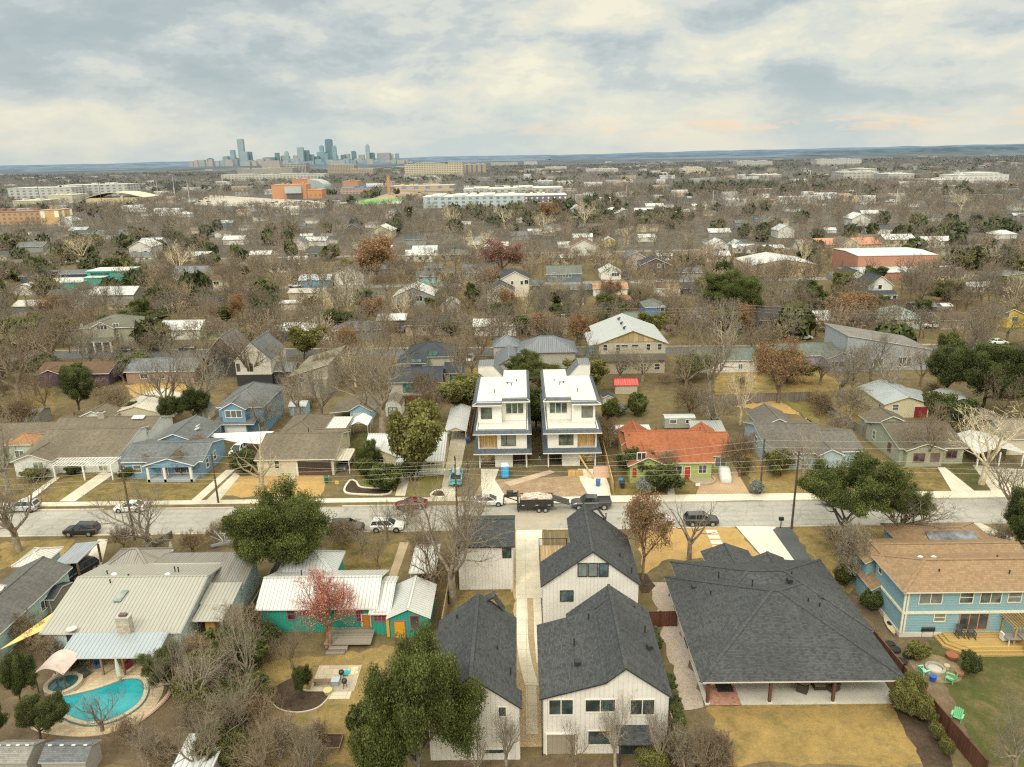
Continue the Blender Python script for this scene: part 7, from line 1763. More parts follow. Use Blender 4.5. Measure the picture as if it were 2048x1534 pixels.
# ---------------------------------------------------------------- garden and street things
def lathe_thing(name, label, cat, p, prof, c, n=14, part=None, rough=.6):
    o = thing(name, label, cat, p); k = MB(); k.lathe(prof, (0,0,0), n); k.build(part or 'body', m_plain(c, rough, 0, .1), o, False); return o
def bin_(label, px, py, c):
    o = thing('wheeled_bin', label, 'bin', P(px, py), random.uniform(-.3,.3)); k = MB(); k.hexa([(-.27,-.3,.1),(.27,-.3,.1),(.27,.3,.1),(-.27,.3,.1),(-.33,-.38,1.0),(.33,-.38,1.0),(.33,.38,1.0),(-.33,.38,1.0)]); k.build('body', m_plain(c, .5, 0, .1), o)
    k = MB(); k.hexa([(-.36,-.42,1.0),(.36,-.42,1.0),(.36,.42,1.0),(-.36,.42,1.0),(-.33,-.36,1.1),(.33,-.36,1.1),(.33,.4,1.12),(-.33,.4,1.12)]); k.build('lid', m_plain(mul(c,.85), .5, 0, .1), o)
    for x in (-.27,.27): w = MB(); w.lathe([(.13,x-.04),(.13,x+.04)], (0,.32,.13), 10, 0, 'x'); w.build('wheel', TYRE, o)
bin_('bright blue wheeled bin on the right three-storey house driveway', 1196, 972, (.02,.12,.38)); bin_('blue wheeled bin beside the long white carport', 935, 886, (.02,.08,.25)); bin_('green wheeled bin on the tan front lawn', 653, 965, (.01,.13,.07)); bin_('black wheeled bin left of the red roofed house garden', 1245, 976, (.02,.02,.025)); bin_('small blue wheeled bin by the golden fence garden', 1242, 970, (.03,.18,.42)); bin_('dark green wheeled bin behind the covered car', 1474, 925, (.02,.14,.11)); bin_('blue wheeled bin by the yellow-orange door of the teal house', 797, 1266, (.02,.09,.28)); bin_('black wheeled bin by the teal house wall', 783, 1262, (.02,.02,.03))
p = P(1010,954); o = thing('portable_toilet', 'bright blue portable toilet on the building site', 'portable toilet', p, .12); PB = m_plain((.03,.30,.62), .5, 0, .08)
k = MB(); k.box(-.58,.58,-.58,.58,.12,2.1)
for x in (-.5,-.2,.2,.5): k.box(x-.03,x+.03,-.61,-.58,.2,2.05)
for y in (-.4,0,.4): k.box(.58,.61,y-.03,y+.03,.2,2.05)
k.build('body', PB, o); k = MB(); k.box(-.42,.42,-.63,-.605,.2,2.0); k.build('door', m_plain((.04,.36,.68), .5, 0, .05), o); k = MB(); k.hexa([(-.64,-.64,2.1),(.64,-.64,2.1),(.64,.64,2.1),(-.64,.64,2.1),(-.5,-.4,2.36),(.5,-.4,2.36),(.5,.4,2.36),(-.5,.4,2.36)]); k.build('roof', m_plain((.60,.66,.68)), o); k = MB(); k.box(-.6,.6,-.6,.6,0,.12); k.build('base', m_plain((.06,.06,.06)), o)
# the person between the new houses: one skinned body
p = P(1079,922); pts = dict(pel=(0,0,.95),ch=(0,0,1.3),nk=(0,-.01,1.5),hd=(0,-.02,1.6),ht=(0,-.02,1.74),ls=(-.2,0,1.42),le=(-.27,.02,1.14),lh=(-.25,-.06,.9),rs=(.2,0,1.42),re=(.27,.02,1.14),rh=(.22,-.08,.92),lk=(-.1,-.01,.5),la=(-.11,.02,.08),lf=(-.12,-.16,.04),rk=(.11,0,.5),ra=(.12,.02,.08),rf=(.13,-.16,.04))
names = list(pts); me = bpy.data.meshes.new('person'); E_ = [('pel','ch'),('ch','nk'),('nk','hd'),('hd','ht'),('ch','ls'),('ls','le'),('le','lh'),('ch','rs'),('rs','re'),('re','rh'),('pel','lk'),('lk','la'),('la','lf'),('pel','rk'),('rk','ra'),('ra','rf')]
me.from_pydata([pts[n] for n in names], [(names.index(a), names.index(b)) for a, b in E_], []); o = bpy.data.objects.new('person', me); COL.objects.link(o); o.location = p
tag(o, 'person in a dark jacket and pale jeans standing between the three-storey houses', 'person'); o.modifiers.new('Skin', 'SKIN'); o.modifiers.new('Sub', 'SUBSURF').render_levels = 2
RAD = dict(pel=.15,ch=.16,nk=.06,hd=.10,ht=.07,ls=.08,le=.055,lh=.04,rs=.08,re=.055,rh=.04,lk=.075,la=.05,lf=.04,rk=.075,ra=.05,rf=.04)
for n, sv in zip(names, me.skin_vertices[0].data): sv.radius = (RAD[n], RAD[n]*.85)
me.skin_vertices[0].data[0].use_root = True
m, nt, b = newmat('person_clothing'); tcn = N(nt, 'ShaderNodeTexCoord'); sp_ = N(nt, 'ShaderNodeSeparateXYZ'); L(nt, tcn.outputs['Object'], sp_.inputs[0])
col = mixc(nt, mth(nt, 'GREATER_THAN', sp_.outputs[2], .95), (.30,.40,.46), (.025,.025,.03)); col = mixc(nt, mth(nt, 'GREATER_THAN', sp_.outputs[2], 1.51), col, (.32,.19,.13)); L(nt, col, b.inputs['Base Color']); me.materials.append(m)
k = MB(); k.lathe([(.11,0),(.115,.06),(.09,.13),(.03,.165)], (0,-.01,1.64), 12); k.build('hair', m_plain((.02,.015,.01), .8, 0, 0), o, True)
# chairs around the fire pit
def adirondack(label, p, rz, c, group=None):
    o = thing('garden_chair', label, 'chair', p, rz, group); m = m_plain(c, .5, 0, .05); k = MB()
    for i in range(5): y = -.28+.13*i; k.hexa([(-.3,y,.38-.03*i),(.3,y,.38-.03*i),(.3,y+.11,.355-.03*i),(-.3,y+.11,.355-.03*i),(-.3,y,.41-.03*i),(.3,y,.41-.03*i),(.3,y+.11,.385-.03*i),(-.3,y+.11,.385-.03*i)])
    k.build('seat', m, o); k = MB()
    for i in range(5): x = -.27+.135*i; k.beam((x,.3,.25),(x*1.15,.62,1.02-.05*abs(i-2)),.12,.03)
    k.build('backrest', m, o)
    for s in (-1,1):
        k = MB(); k.box(s*.42-.08,s*.42+.08,-.34,.4,.58,.62); k.build('arm', m, o)
        for y in (-.3,.34): k = MB(); k.box(s*.38-.04,s*.38+.04,y-.05,y+.05,0,.58); k.build('leg', m, o)
LG = (.14,.45,.22)
adirondack('pale green garden chair facing the fire pit, left side', P(1846,1347), 1.9, (.25,.52,.36)); adirondack('bright green garden chair beside the fire pit, right side', P(1898,1362), -2.2, LG); adirondack('green garden chair standing alone on the lawn', P(1913,1440), -.7, LG)
o = thing('fire_pit', 'low stone fire pit ring with pale ash inside', 'fire pit', P(1870,1338)); k = MB(); k.lathe([(.95,0),(.95,.22),(.72,.22),(.72,.01)], n=20); k.build('stone_ring', m_brick((.35,.31,.25),(.27,.23,.18),.35,.12), o); k = MB(); k.lathe([(.7,.04),(.3,.09),(.05,.12)], n=14); k.build('ash', m_plain((.45,.42,.38)), o)
sheet('soil', fan([tuple(P(a,b)[:2]) for a,b in ((1818,1322),(1835,1345),(1870,1364),(1915,1364),(1925,1345),(1905,1322),(1870,1310),(1835,1310))], 6), .03, m_ground('fire_pit_sand', ((.26,.20,.12),(.21,.16,.10),(.30,.24,.15),(.36,.30,.2)), (.2,.8,4.)))
lathe_thing('plant_pot', 'lime green ceramic pot in the bed by the deck', 'pot', P(1852,1309), [(.2,0),(.36,.15),(.4,.5),(.36,.72),(.3,.72)], (.33,.40,.03)); lathe_thing('plant_pot', 'wide terracotta planter at the foot of the deck steps', 'pot', P(1903,1318), [(.4,0),(.55,.3),(.6,.55),(.5,.55)], (.28,.09,.05)); lathe_thing('bucket', 'blue bucket between the green chairs', 'bucket', P(1865,1362), [(.24,0),(.34,.55),(.36,.6),(.3,.6)], (.01,.08,.36)); lathe_thing('plant_pot', 'round terracotta pot with spiky plant beside the fire pit', 'pot', P(1918,1352), [(.25,0),(.38,.3),(.4,.5),(.32,.5)], (.30,.13,.08)); lathe_thing('tree_stump', 'pale cut log seat beside the fire pit', 'log', P(1893,1337), [(.28,0),(.29,.4),(.27,.42)], (.45,.36,.24)); lathe_thing('plant_pot', 'teal glazed ball pot before the red roofed house', 'pot', P(1305,937), [(.2,0),(.42,.3),(.44,.6),(.25,.85)], (.03,.28,.25)); lathe_thing('wash_tub', 'grey galvanised tub beside the blue house side door', 'tub', P(1724,1168), [(.4,0),(.5,.5),(.5,.6),(.4,.6)], (.35,.37,.38))
o = thing('kayak', 'pale yellow kayak lying along the blue house wall', 'kayak', P(1778,1253), 1.42); k = MB(); st = [(-1.9,.03,.3),(-1.4,.22,.24),(-.6,.36,.2),(.6,.36,.2),(1.4,.22,.24),(1.9,.03,.3)]
for x, w, z in st: k.v += [(x,-w,z+.08),(x,-w*.6,z-.16),(x,w*.6,z-.16),(x,w,z+.08),(x,w*.5,z+.2),(x,-w*.5,z+.2)]
for i in range(5):
    for j in range(6): a, c = i*6+j, i*6+(j+1) % 6; k.f.append((a,c,c+6,a+6)); k.m.append(0)
k.build('hull', m_plain((.55,.47,.25), .4, 0, .1), o); k = MB(); k.lathe([(.24,.3),(.27,.42),(.2,.42)], (0,0,0), 12, 0, 'z', 1.6, .9); k.build('cockpit', BLACKM, o)
def rocker(label, px, py):
    q = P(px, py, .55); o = thing('rocking_chair', label, 'chair', q, random.uniform(-.25,.25)); m = m_plain((.045,.05,.05), .6, 0, .05); k = MB(); k.box(-.3,.3,-.3,.25,.42,.46); k.build('seat', m, o); k = MB(); [k.beam((x,.25,.44),(x,.48,1.2),.07,.03) for x in (-.24,-.12,0,.12,.24)]; k.box(-.3,.3,.46,.5,1.15,1.22); k.build('backrest', m, o)
    for s in (-1,1):
        k = MB(); k.box(s*.33-.05,s*.33+.05,-.32,.3,.66,.7); k.build('arm', m, o); k = MB(); pv = None
        for i in range(7): t = -1+2*i/6; q2 = (s*.32,t*.55,.02+.10*t*t); (k.beam(pv,q2,.05,.05) if pv else None); pv = q2
        k.build('rocker', m, o)
        for y in (-.28,.24): k = MB(); k.box(s*.32-.03,s*.32+.03,y-.03,y+.03,.04,.66); k.build('leg', m, o)
rocker('black rocking chair on the timber deck, left of two', 1919, 1273); rocker('black rocking chair on the timber deck, right of two', 1942, 1275)
def grill(label, p, kettle=True):
    o = thing('barbecue_grill', label, 'grill', p); k = MB()
    if kettle: k.lathe([(.05,.55),(.22,.6),(.29,.78),(.29,.82),(.24,.98),(.08,1.06)], n=14)
    else: k.box(-.7,.7,-.28,.28,.7,.95); k.lathe([(.3,-.7),(.3,.7)], (0,0,.95), 14, 0, 'x'); k.tube((-.55,0,1.2),(-.55,0,1.75),.08,.08,8)
    k.build('bowl', m_plain((.02,.02,.022), .3, 0, .05), o, kettle)
    for a in range(3 if kettle else 4): x, y = (.22*math.cos(a*2.1), .22*math.sin(a*2.1)) if kettle else ((-.6,.6)[a % 2], (-.22,.22)[a//2]); k = MB(); k.tube((x,y,0),(x*.6 if kettle else x,y*.6 if kettle else y,.72),.03,.03,6); k.build('leg', BLACKM, o)
grill('big black barrel grill against the blue house wall', P(1852,1271), False); grill('black kettle grill on the paved square, upper of two', P(684,1358)); grill('black smoker grill on the paved square, lower of two', P(690,1376)); grill('dark covered grill beside the metal porch roof', P(113,1312))
o = thing('picnic_table', 'weathered picnic table on the straw lawn behind the tiled roof', 'picnic table', P(1748,1092), .3); m = m_wood((.33,.24,.13), .15, 1); k = MB(); k.box(-.95,.95,-.38,.38,.72,.77); k.build('tabletop', m, o)
for s in (-1,1): k = MB(); k.box(-.95,.95,s*.72-.13,s*.72+.13,.43,.48); k.build('bench', m, o); k = MB(); k.beam((s*.65,-.75,0),(s*.65,.3,.74),.1,.05); k.beam((s*.65,.75,0),(s*.65,-.3,.74),.1,.05); k.build('leg', m, o)
o = thing('mailbox', 'black kerbside mailbox on a post beside the pale driveway', 'mailbox', P(1561,1056)); k = MB(); k.box(-.05,.05,-.05,.05,0,1.2); k.build('post', BLACKM, o); k = MB(); k.box(-.3,.3,-.2,.2,1.2,1.5); k.lathe([(.2,-.3),(.2,.3)], (0,0,1.5), 12, 0, 'x'); k.build('box', BLACKM, o)
o = thing('fire_hydrant', 'small red hydrant on the grass before the craftsman house', 'hydrant', P(208,694)); k = MB(); k.lathe([(.2,0),(.2,.1),(.15,.12),(.15,.8),(.2,.85),(.12,1.0),(.04,1.1)], n=10); k.build('body', m_plain((.5,.03,.02)), o); k = MB(); k.lathe([(.1,-.3),(.1,.3)], (0,0,.6), 8, 0, 'x'); k.build('nozzle', m_plain((.5,.03,.02)), o)
o = thing('play_slide', 'turquoise slide beside the unfinished apartment building', 'slide', P(1168,735)); k = MB(); pv = None
for i in range(9): t = i/8; q = (2.6*t**.8, 6*t, .4+5.6*t**1.5); (k.beam(pv,q,1.3,.35) if pv else None); pv = q
k.build('chute', m_plain((.02,.36,.38), .4), o); k = MB(); k.tube((2.6,6,0),(2.6,6,6),.12,.12,6); k.build('support', m_plain((.3,.25,.2)), o)
o = thing('bench', 'white garden bench among shrubs before the yellow cottage', 'bench', P(755,957)); m = m_plain((.7,.68,.62)); k = MB(); k.box(-.75,.75,-.2,.25,.4,.46); k.build('seat', m, o); k = MB(); k.box(-.75,.75,.25,.31,.46,.95); k.build('backrest', m, o)
for x in (-.7,.7): k = MB(); k.box(x-.05,x+.05,-.2,.25,0,.4); k.build('leg', m, o)
o = thing('street_sign', 'yellow diamond sign on a post at the earth track', 'sign', P(676,988)); k = MB(); k.tube((0,0,0),(0,0,2.2),.04,.04,6); k.build('post', m_plain((.3,.3,.28)), o); k = MB(); k.box(-.28,.28,-.03,.0,1.7,2.26); k.build('plate', m_plain((.65,.42,.02)), o)
for lab, px, py in (('small white notice board on a stake in the red roofed house garden, upper',1352,966),('small white notice board on a stake in the red roofed house garden, lower',1395,980)):
    o = thing('garden_sign', lab, 'sign', P(px, py)); k = MB(); k.box(-.03,.03,-.03,.03,0,1); k.build('stake', m_plain((.3,.25,.18)), o); k = MB(); k.box(-.35,.35,-.05,-.03,.7,1.15); k.build('plate', m_plain((.75,.74,.7)), o)
o = thing('timber_ramp', 'leaning timber boards and plank ramp at the right three-storey house entrance', 'lumber', P(1180,950)); k = MB(); k.beam((-1.6,2.,2.6),(.4,-1.6,.1),.3,.08); k.build('plank', m_wood((.58,.36,.12),.2,0), o); k = MB(); k.box(-3.6,-1.2,-.4,-.3,0,1.1); k.build('panel', m_wood((.6,.38,.12), .6, 0), o); k = MB(); k.hexa([(.6,-1.2,.02),(3.3,-1.2,.02),(3.3,.4,.02),(.6,.4,.02),(.6,-1.0,.1),(3.3,-1.0,.1),(3.3,.5,1.3),(.6,.5,1.3)]); k.build('retaining_panel', m_plain((.42,.26,.17)), o)
# garden beds with pale edging
for lab, pts in (('curving bed of bare soil with a white stone edge before the yellow cottage',((690,985),(700,962),(712,964),(722,975),(760,978),(782,980),(775,989),(735,990))),('small bed with white stone edge by the turquoise pickup drive',((862,993),(870,983),(885,982),(890,994)))):
    o = thing('garden_bed', lab, 'garden bed', (0,0,0)); f = fan([tuple(P(a,b)[:2]) for a,b in pts], 5); k = MB(); k.sheet(f, .06); k.build('soil', m_ground('bed_soil', MULCH, (.2,.8,3.)), o); k = MB()
    for a, b in zip(f, f[1:]+f[:1]): k.beam((a[0],a[1],.08),(b[0],b[1],.08),.3,.2)
    k.build('stone_edge', m_plain((.68,.62,.50)), o)
o = thing('garden_bed', 'round stone-edged bed in the red roofed house garden', 'garden bed', P(1404,960)); k = MB(); k.lathe([(2.1,0),(2.1,.3),(1.8,.3),(1.8,.1)], n=22); k.build('stone_edge', m_brick((.38,.28,.18),(.3,.22,.14),.4,.15), o)
# paved square, beds and things in the straw garden
slab('paving', rect(-21.4,-17.0,61.4,65.3), .06, m_brick((.47,.39,.28),(.36,.30,.22), .9, .9, (.16,.15,.07))); slab('paving', [(-19.3,60.3),(-17.2,60.3),(-17.2,61.35),(-19.3,61.35)], .065, m_conc)
sheet('soil', fan([(-25.2,61.8),(-25.0,60.4),(-23.5,58.9),(-21.5,58.5),(-19.8,59.3),(-19.4,61.3),(-22,61.6),(-23.5,63.5)], 6), .02, m_ground('bed_soil', MULCH, (.2,.8,3.)))
k = MB(); f = fan([(-25.2,61.8),(-25.0,60.4),(-23.5,58.9),(-21.5,58.5),(-19.8,59.3),(-19.4,61.3),(-22,61.6),(-23.5,63.5)], 6)
for a, b in zip(f[:36], f[1:37]): k.beam((a[0],a[1],.06),(b[0],b[1],.06),.14,.14)
tag(k.build('garden_edging', m_plain((.48,.42,.32))), 'thin pale stone edging around the bed with the round bush', 'edging')
o = thing('planter_box', 'weathered timber planter box with dry stems on the straw lawn', 'planter', P(662,1490)); k = MB()
for q in ((-1,1,-.85,-.78),(-1,1,.78,.85)): k.box(q[0],q[1],q[2],q[3],0,.5)
for q in ((-1,-.93),(.93,1)): k.box(q[0],q[1],-.78,.78,0,.5)
k.build('frame', m_wood((.24,.17,.10),.15,1), o); k = MB(); k.box(-.93,.93,-.78,.78,.05,.4); k.build('soil', m_ground('bed_soil', MULCH, (.2,.8,3.)), o)
o = thing('bench', 'brown timber bench on the paved square', 'bench', (-20.2,62.4,.06)); m = m_wood((.24,.16,.10),.12,1); k = MB(); k.box(-1,1,-.25,.25,.42,.48); k.build('seat', m, o); [(lambda q: q.build('leg', m, o))((lambda q: (q.box(x-.06,x+.06,-.22,.22,0,.42), q)[1])(MB())) for x in (-.85,.85)]
o = thing('side_table', 'small blue-grey metal box table on the paved square', 'table', (-19.0,62.4,.06)); k = MB(); k.box(-.4,.4,-.4,.4,.55,.6); k.build('tabletop', m_plain((.36,.40,.45)), o); k = MB(); k.box(-.34,.34,-.34,.34,0,.55); k.build('body', m_plain((.3,.33,.37)), o)
lathe_thing('plant_pot', 'yellow ring pot in the bed below the paved square', 'pot', P(656,1388), [(.3,0),(.42,.4),(.45,.5),(.36,.5)], (.50,.45,.2)); lathe_thing('plant_pot', 'turquoise bowl on the paved square', 'bowl', P(693,1348), [(.2,0),(.4,.15),(.42,.22),(.3,.2)], (.02,.38,.42))
rr = random.Random(5)
for i in range(16): q = P(rr.uniform(690,715), rr.uniform(1337,1350)); lathe_thing('garden_stone', 'pale rounded stone on the paved square corner', 'stone', q, [(.12,0),(.2,.08),(.14,.18),(.03,.2)], rr.choice(((.6,.5,.3),(.5,.45,.38),(.65,.6,.5))), 8)['group'] = 'rounded stones on the paved square'
for i in range(22):
    t = i/21; q = P(345-75*t**1.5, 1375+75*t); lathe_thing('garden_stone', 'rough pink-tan edging stone curving round the pool garden', 'stone', q, [(.2,0),(.28,.12),(.2,.26),(.05,.3)], (.5,.36,.25), 7)['group'] = 'edging stones by the pool garden'
# pool
PO = [(-46.6,60.6),(-44.6,61.4),(-42.6,62.3),(-40.6,63.6),(-38.8,63.4),(-37.6,61.6),(-37.4,59.6),(-38.6,57.8),(-40.6,57.2),(-42.4,57.6),(-43.8,58.2),(-46,58.4)]
f = fan(PO, 6)
k = MB()
for a, b in zip(f, f[1:]+f[:1]): k.beam((a[0],a[1],.12),(b[0],b[1],.12),.42,.16)
pool = thing('swimming_pool', 'free-form turquoise swimming pool with pale stone coping', 'pool', (0,0,0)); k.build('coping', m_brick((.56,.46,.32),(.46,.37,.25),.5,.4), pool)
m, nt, b = newmat('pool_water'); g = N(nt, 'ShaderNodeNewGeometry'); n1 = noise(nt, g.outputs['Position'], .35, 3, .5); n2 = noise(nt, g.outputs['Position'], 3.5, 3, .5)
cc = mixc(nt, maprange(nt, n1, .35, .65), (.012,.22,.26), (.035,.35,.37)); L(nt, cc, b.inputs['Base Color']); b.inputs['Roughness'].default_value = .05; bp = N(nt, 'ShaderNodeBump', i_Strength=.12, i_Distance=.05); L(nt, n2, bp.inputs['Height']); L(nt, bp.outputs[0], b.inputs['Normal'])
k = MB(); k.sheet(f, .09); k.build('water', m, pool); k = MB()
for a, b in zip(f, f[1:]+f[:1]): k.beam((a[0],a[1],.07),(b[0],b[1],.07),.62,.09)
k.build('tile_line', m_plain((.06,.17,.20), .3, 0, .2), pool)
spa = thing('hot_tub', 'round raised stone spa beside the pool under the curved canopy', 'spa', (-46.3,62.5,0)); k = MB(); k.lathe([(1.75,0),(1.75,.55),(1.35,.55),(1.35,.05)], n=24); k.build('stone_ring', m_brick((.50,.42,.30),(.40,.33,.24),.4,.2), spa); k = MB(); k.lathe([(1.36,.36),(1.3,.38),(.01,.38)], n=24); k.build('water', m_plain((.03,.11,.12), .05, 0, .3), spa)
cp_ = thing('canopy', 'curved faded pinkish-white canopy on posts over the spa', 'canopy', (-46.9,62.9,0)); cp_.scale = (.72,.74,.95); k = MB()
for i in range(10):
    t0, t1 = i/10, (i+1)/10; z = lambda t: 2.3+.75*math.sin(math.pi*t); x = lambda t: -2.1+4.2*t
    k.slab([(x(t0),-1.9,z(t0)),(x(t1),-1.9,z(t1)),(x(t1),2.2,z(t1)),(x(t0),2.2,z(t0))], .06)
k.build('roof', [m_plain((.56,.45,.40), .6, 0, .35), m_plain((.3,.2,.15))], cp_)
for xx in (-1.95,1.95):
    for yy in (-1.7,2.0): k = MB(); k.tube((xx,yy,0),(xx,yy,2.4),.08,.08,8); k.build('post', m_plain((.10,.06,.04)), cp_)
u = thing('closed_umbrella', 'closed pale green patio umbrella leaning beside the pool', 'umbrella', (-41.0,63.3,.05)); k = MB(); k.tube((0,0,0),(-.25,.2,2.6),.03,.03,6); k.build('pole', m_plain((.5,.48,.42)), u); k = MB(); k.tube((-.06,.05,.6),(-.14,.12,1.4),.26,.22,9); k.tube((-.14,.12,1.4),(-.26,.2,2.7),.22,.04,9); k.build('canopy', m_plain((.50,.52,.42), .8, 0, .15), u); k = MB(); k.lathe([(.35,0),(.3,.12),(.06,.16)], n=12); k.build('base', m_plain((.1,.1,.1)), u)
def patio_chair(label, p, rz, c, w=.8):
    o = thing('patio_chair', label, 'chair', p, rz); m = m_plain(c, .8, 0, .2); k = MB(); k.box(-w/2+.1,w/2-.1,-.4,.25,.15,.45); k.build('seat', m, o); k = MB(); k.box(-w/2,w/2,.25,.4,.12,.95); k.build('backrest', m, o)
    for s in (-1,1): k = MB(); k.box(s*(w/2-.05)-.06,s*(w/2-.05)+.06,-.42,.25,.12,.66); k.build('arm', m, o)
    return o
WK = (.035,.026,.02)
patio_chair('dark wicker armchair under the hip-roof porch, left of the ottoman', P(1604,1383,.1), 2.6, WK, 1.0); patio_chair('dark wicker armchair under the hip-roof porch, right of the ottoman', P(1666,1381,.1), -2.6, WK, 1.0)
o = thing('ottoman', 'dark wicker ottoman with pale cushion between the porch armchairs', 'ottoman', P(1637,1375,.1)); k = MB(); k.box(-.55,.55,-.45,.45,.05,.42); k.build('base', m_plain(WK), o); k = MB(); k.box(-.5,.5,-.4,.4,.42,.52); k.build('cushion', m_plain((.22,.17,.14)), o)
o = tag((lambda k: (k.box(-1.5,1.5,-1.4,1.4,0,.02), k)[1])(MB()).build('rug', m_brick((.36,.13,.09),(.44,.24,.17),.3,.3,(.3,.2,.16)), loc=P(1444,1390,.105)), 'faded red patterned rug on the porch slab', 'rug'); o = tag((lambda k: (k.box(-.75,.75,-.5,.5,0,.12), k)[1])(MB()).build('dog_bed', m_plain((.02,.02,.022)), loc=P(1449,1377,.13)), 'black padded mat lying on the red rug', 'mat')
patio_chair('blue folding chair on the stone patio under the metal porch', P(197,1334), .5, (.03,.10,.28), .6); patio_chair('dark red folding chair on the stone patio near the umbrella', P(255,1336), -.5, (.28,.02,.05), .6); patio_chair('grey chair on the stone patio under the metal porch', P(178,1326), .2, (.3,.28,.26), .6); patio_chair('dark lounge chair beside the pool near the spa', P(170,1352), 1.2, (.06,.07,.07), .7)
o = thing('cabinet', 'orange-brown wooden cabinet on the back patio of the metal-roofed house', 'cabinet', P(426,1270)); k = MB(); k.box(-.55,.55,-.3,.3,0,1.9); k.build('body', m_plain((.42,.24,.07)), o); k = MB(); k.box(-.5,-.02,-.33,-.3,.08,1.82); k.box(.02,.5,-.33,-.3,.08,1.82); k.build('door', m_plain((.46,.27,.08)), o)
lathe_thing('bucket', 'white bucket beside the orange-brown cabinet, left', 'bucket', P(428,1277), [(.22,0),(.3,.5),(.26,.5)], (.7,.68,.62)); lathe_thing('bucket', 'pale blue bucket beside the orange-brown cabinet, right', 'bucket', P(436,1275), [(.2,0),(.26,.42),(.22,.42)], (.5,.56,.62))
o = thing('step_ladder', 'aluminium step ladder on the back patio', 'ladder', P(395,1263)); m = m_plain((.5,.5,.48), .4); k = MB(); [k.beam((x,-.4,0),(x*.7,0,1.6),.06,.04) for x in (-.28,.28)]; [k.box(-.25,.25,-.4+.1*i-.05,-.4+.1*i+.05,.4*i,.4*i+.03) for i in (1,2,3)]; k.build('front_frame', m, o); k = MB(); [k.beam((x,.4,0),(x*.7,0,1.6),.05,.03) for x in (-.26,.26)]; k.build('rear_frame', m, o)
o = thing('shade_sail', 'yellow shade sail stretched at the left corner of the metal-roofed house', 'shade sail', (-52.2,67.4,0)); k = MB(); k.slab([(-2.4,-1.6,2.0),(.9,.2,2.9),(.6,4.5,3.0)], .04); k.build('cloth', [m_plain((.62,.46,.16), .8), m_plain((.6,.45,.16))], o); k = MB(); k.tube((-2.4,-1.6,0),(-2.4,-1.6,2.),.05,.05,6); k.build('post', m_plain((.2,.15,.1)), o)
o = thing('shade_sail', 'white shade sail stretched between the two blue houses', 'shade sail', (0,0,0)); k = MB(); k.slab([tuple(P(398,868,2.6)), tuple(P(470,884,1.6)), tuple(P(520,888,2.2)), tuple(P(548,862,2.8))], .04); k.build('cloth', [m_plain((.58,.57,.54), .8), m_plain((.55,.54,.5))], o); q = P(548,862,2.8); k = MB(); k.tube((q.x,q.y,0),(q.x,q.y,2.8),.05,.05,6); k.build('post', m_plain((.3,.28,.25)), o)
h = shed('dark-roofed olive tool shed between the two houses on the left', 76, 112, 1226, 3.4, 1.9, 2.5, m_siding((.26,.24,.18),'lap'), DKSH, 'x', 'tool_shed')
for lab, px, py in (('dark ring-shaped tyre planter by the red-brown fence, upper',1780,1292),('dark ring-shaped tyre planter by the red-brown fence, lower',1790,1302),('dark tyre planter at the edge of the green lawn',1816,1314),('dark tyre planters beside the fence near the fire pit',1803,1326)):
    o = thing('tyre_planter', lab, 'planter', P(px, py)); k = MB(); k.lathe([(.3,0),(.5,.05),(.55,.2),(.5,.35),(.3,.35)], n=16); k.build('tyre', TYRE, o); k = MB(); k.lathe([(.32,.2),(.01,.24)], n=12); k.build('soil', m_plain((.08,.06,.04)), o)
o = thing('patio_table', 'grey outdoor table with white chairs under the pergola', 'table', P(2030,1285,.55)); k = MB(); k.box(-1.2,1.2,-.6,.6,.7,.76); k.build('tabletop', m_plain((.2,.19,.19)), o); [(lambda q: q.build('leg', m_plain((.6,.6,.58)), o))((lambda q: (q.box(x-.05,x+.05,y-.05,y+.05,0,.7), q)[1])(MB())) for x in (-1,1) for y in (-.5,.5)]
patio_chair('white chair at the pergola table, left end', P(2008,1280,.55), 1.6, (.66,.66,.64), .55); patio_chair('round-backed tan wicker chair on the roof deck, front', (3.0,79.0,2.96), 2.2, (.42,.30,.18), .8); patio_chair('round-backed tan wicker chair on the roof deck, rear', (4.4,81.4,2.96), 2.9, (.36,.26,.16), .8)
o = thing('side_table', 'small round white table between the roof deck chairs', 'table', (4.3,79.9,2.96)); k = MB(); k.lathe([(.35,.42),(.35,.46),(.02,.46)], n=14); k.build('tabletop', m_plain((.6,.56,.48)), o); k = MB(); k.tube((0,0,0),(0,0,.42),.08,.04,8); k.build('base', BLACKM, o)
o = thing('dragon_sculpture', 'spiky grey winged yard sculpture in the front garden', 'sculpture', P(447,1097)); m = m_plain((.33,.35,.38), .4, .3, .1); k = MB(); k.beam((-1.6,0,.4),(1.4,0,1.2),.3,.3); [k.beam((.2,0,1),(x,y,z),.14,.05) for x,y,z in ((-1.2,.6,2.4),(.2,.8,2.7),(1.3,.5,2.4),(-1.2,-.6,2.2),(.6,-.8,2.4))]; [k.beam((x,0,.6),(x,.3,0),.12) for x in (-.9,.7)]; k.build('body', m, o)
lathe_thing('garden_statue', 'small pale statue on the front garden path', 'statue', P(343,1103), [(.3,0),(.3,.2),(.16,.3),(.2,.8),(.14,1.1),(.1,1.4)], (.55,.54,.5)); lathe_thing('tree_stump', 'tall dark stump at the front garden path', 'stump', P(374,1090), [(.35,0),(.28,.6),(.26,1.3),(.2,1.5)], (.16,.13,.11), 9)
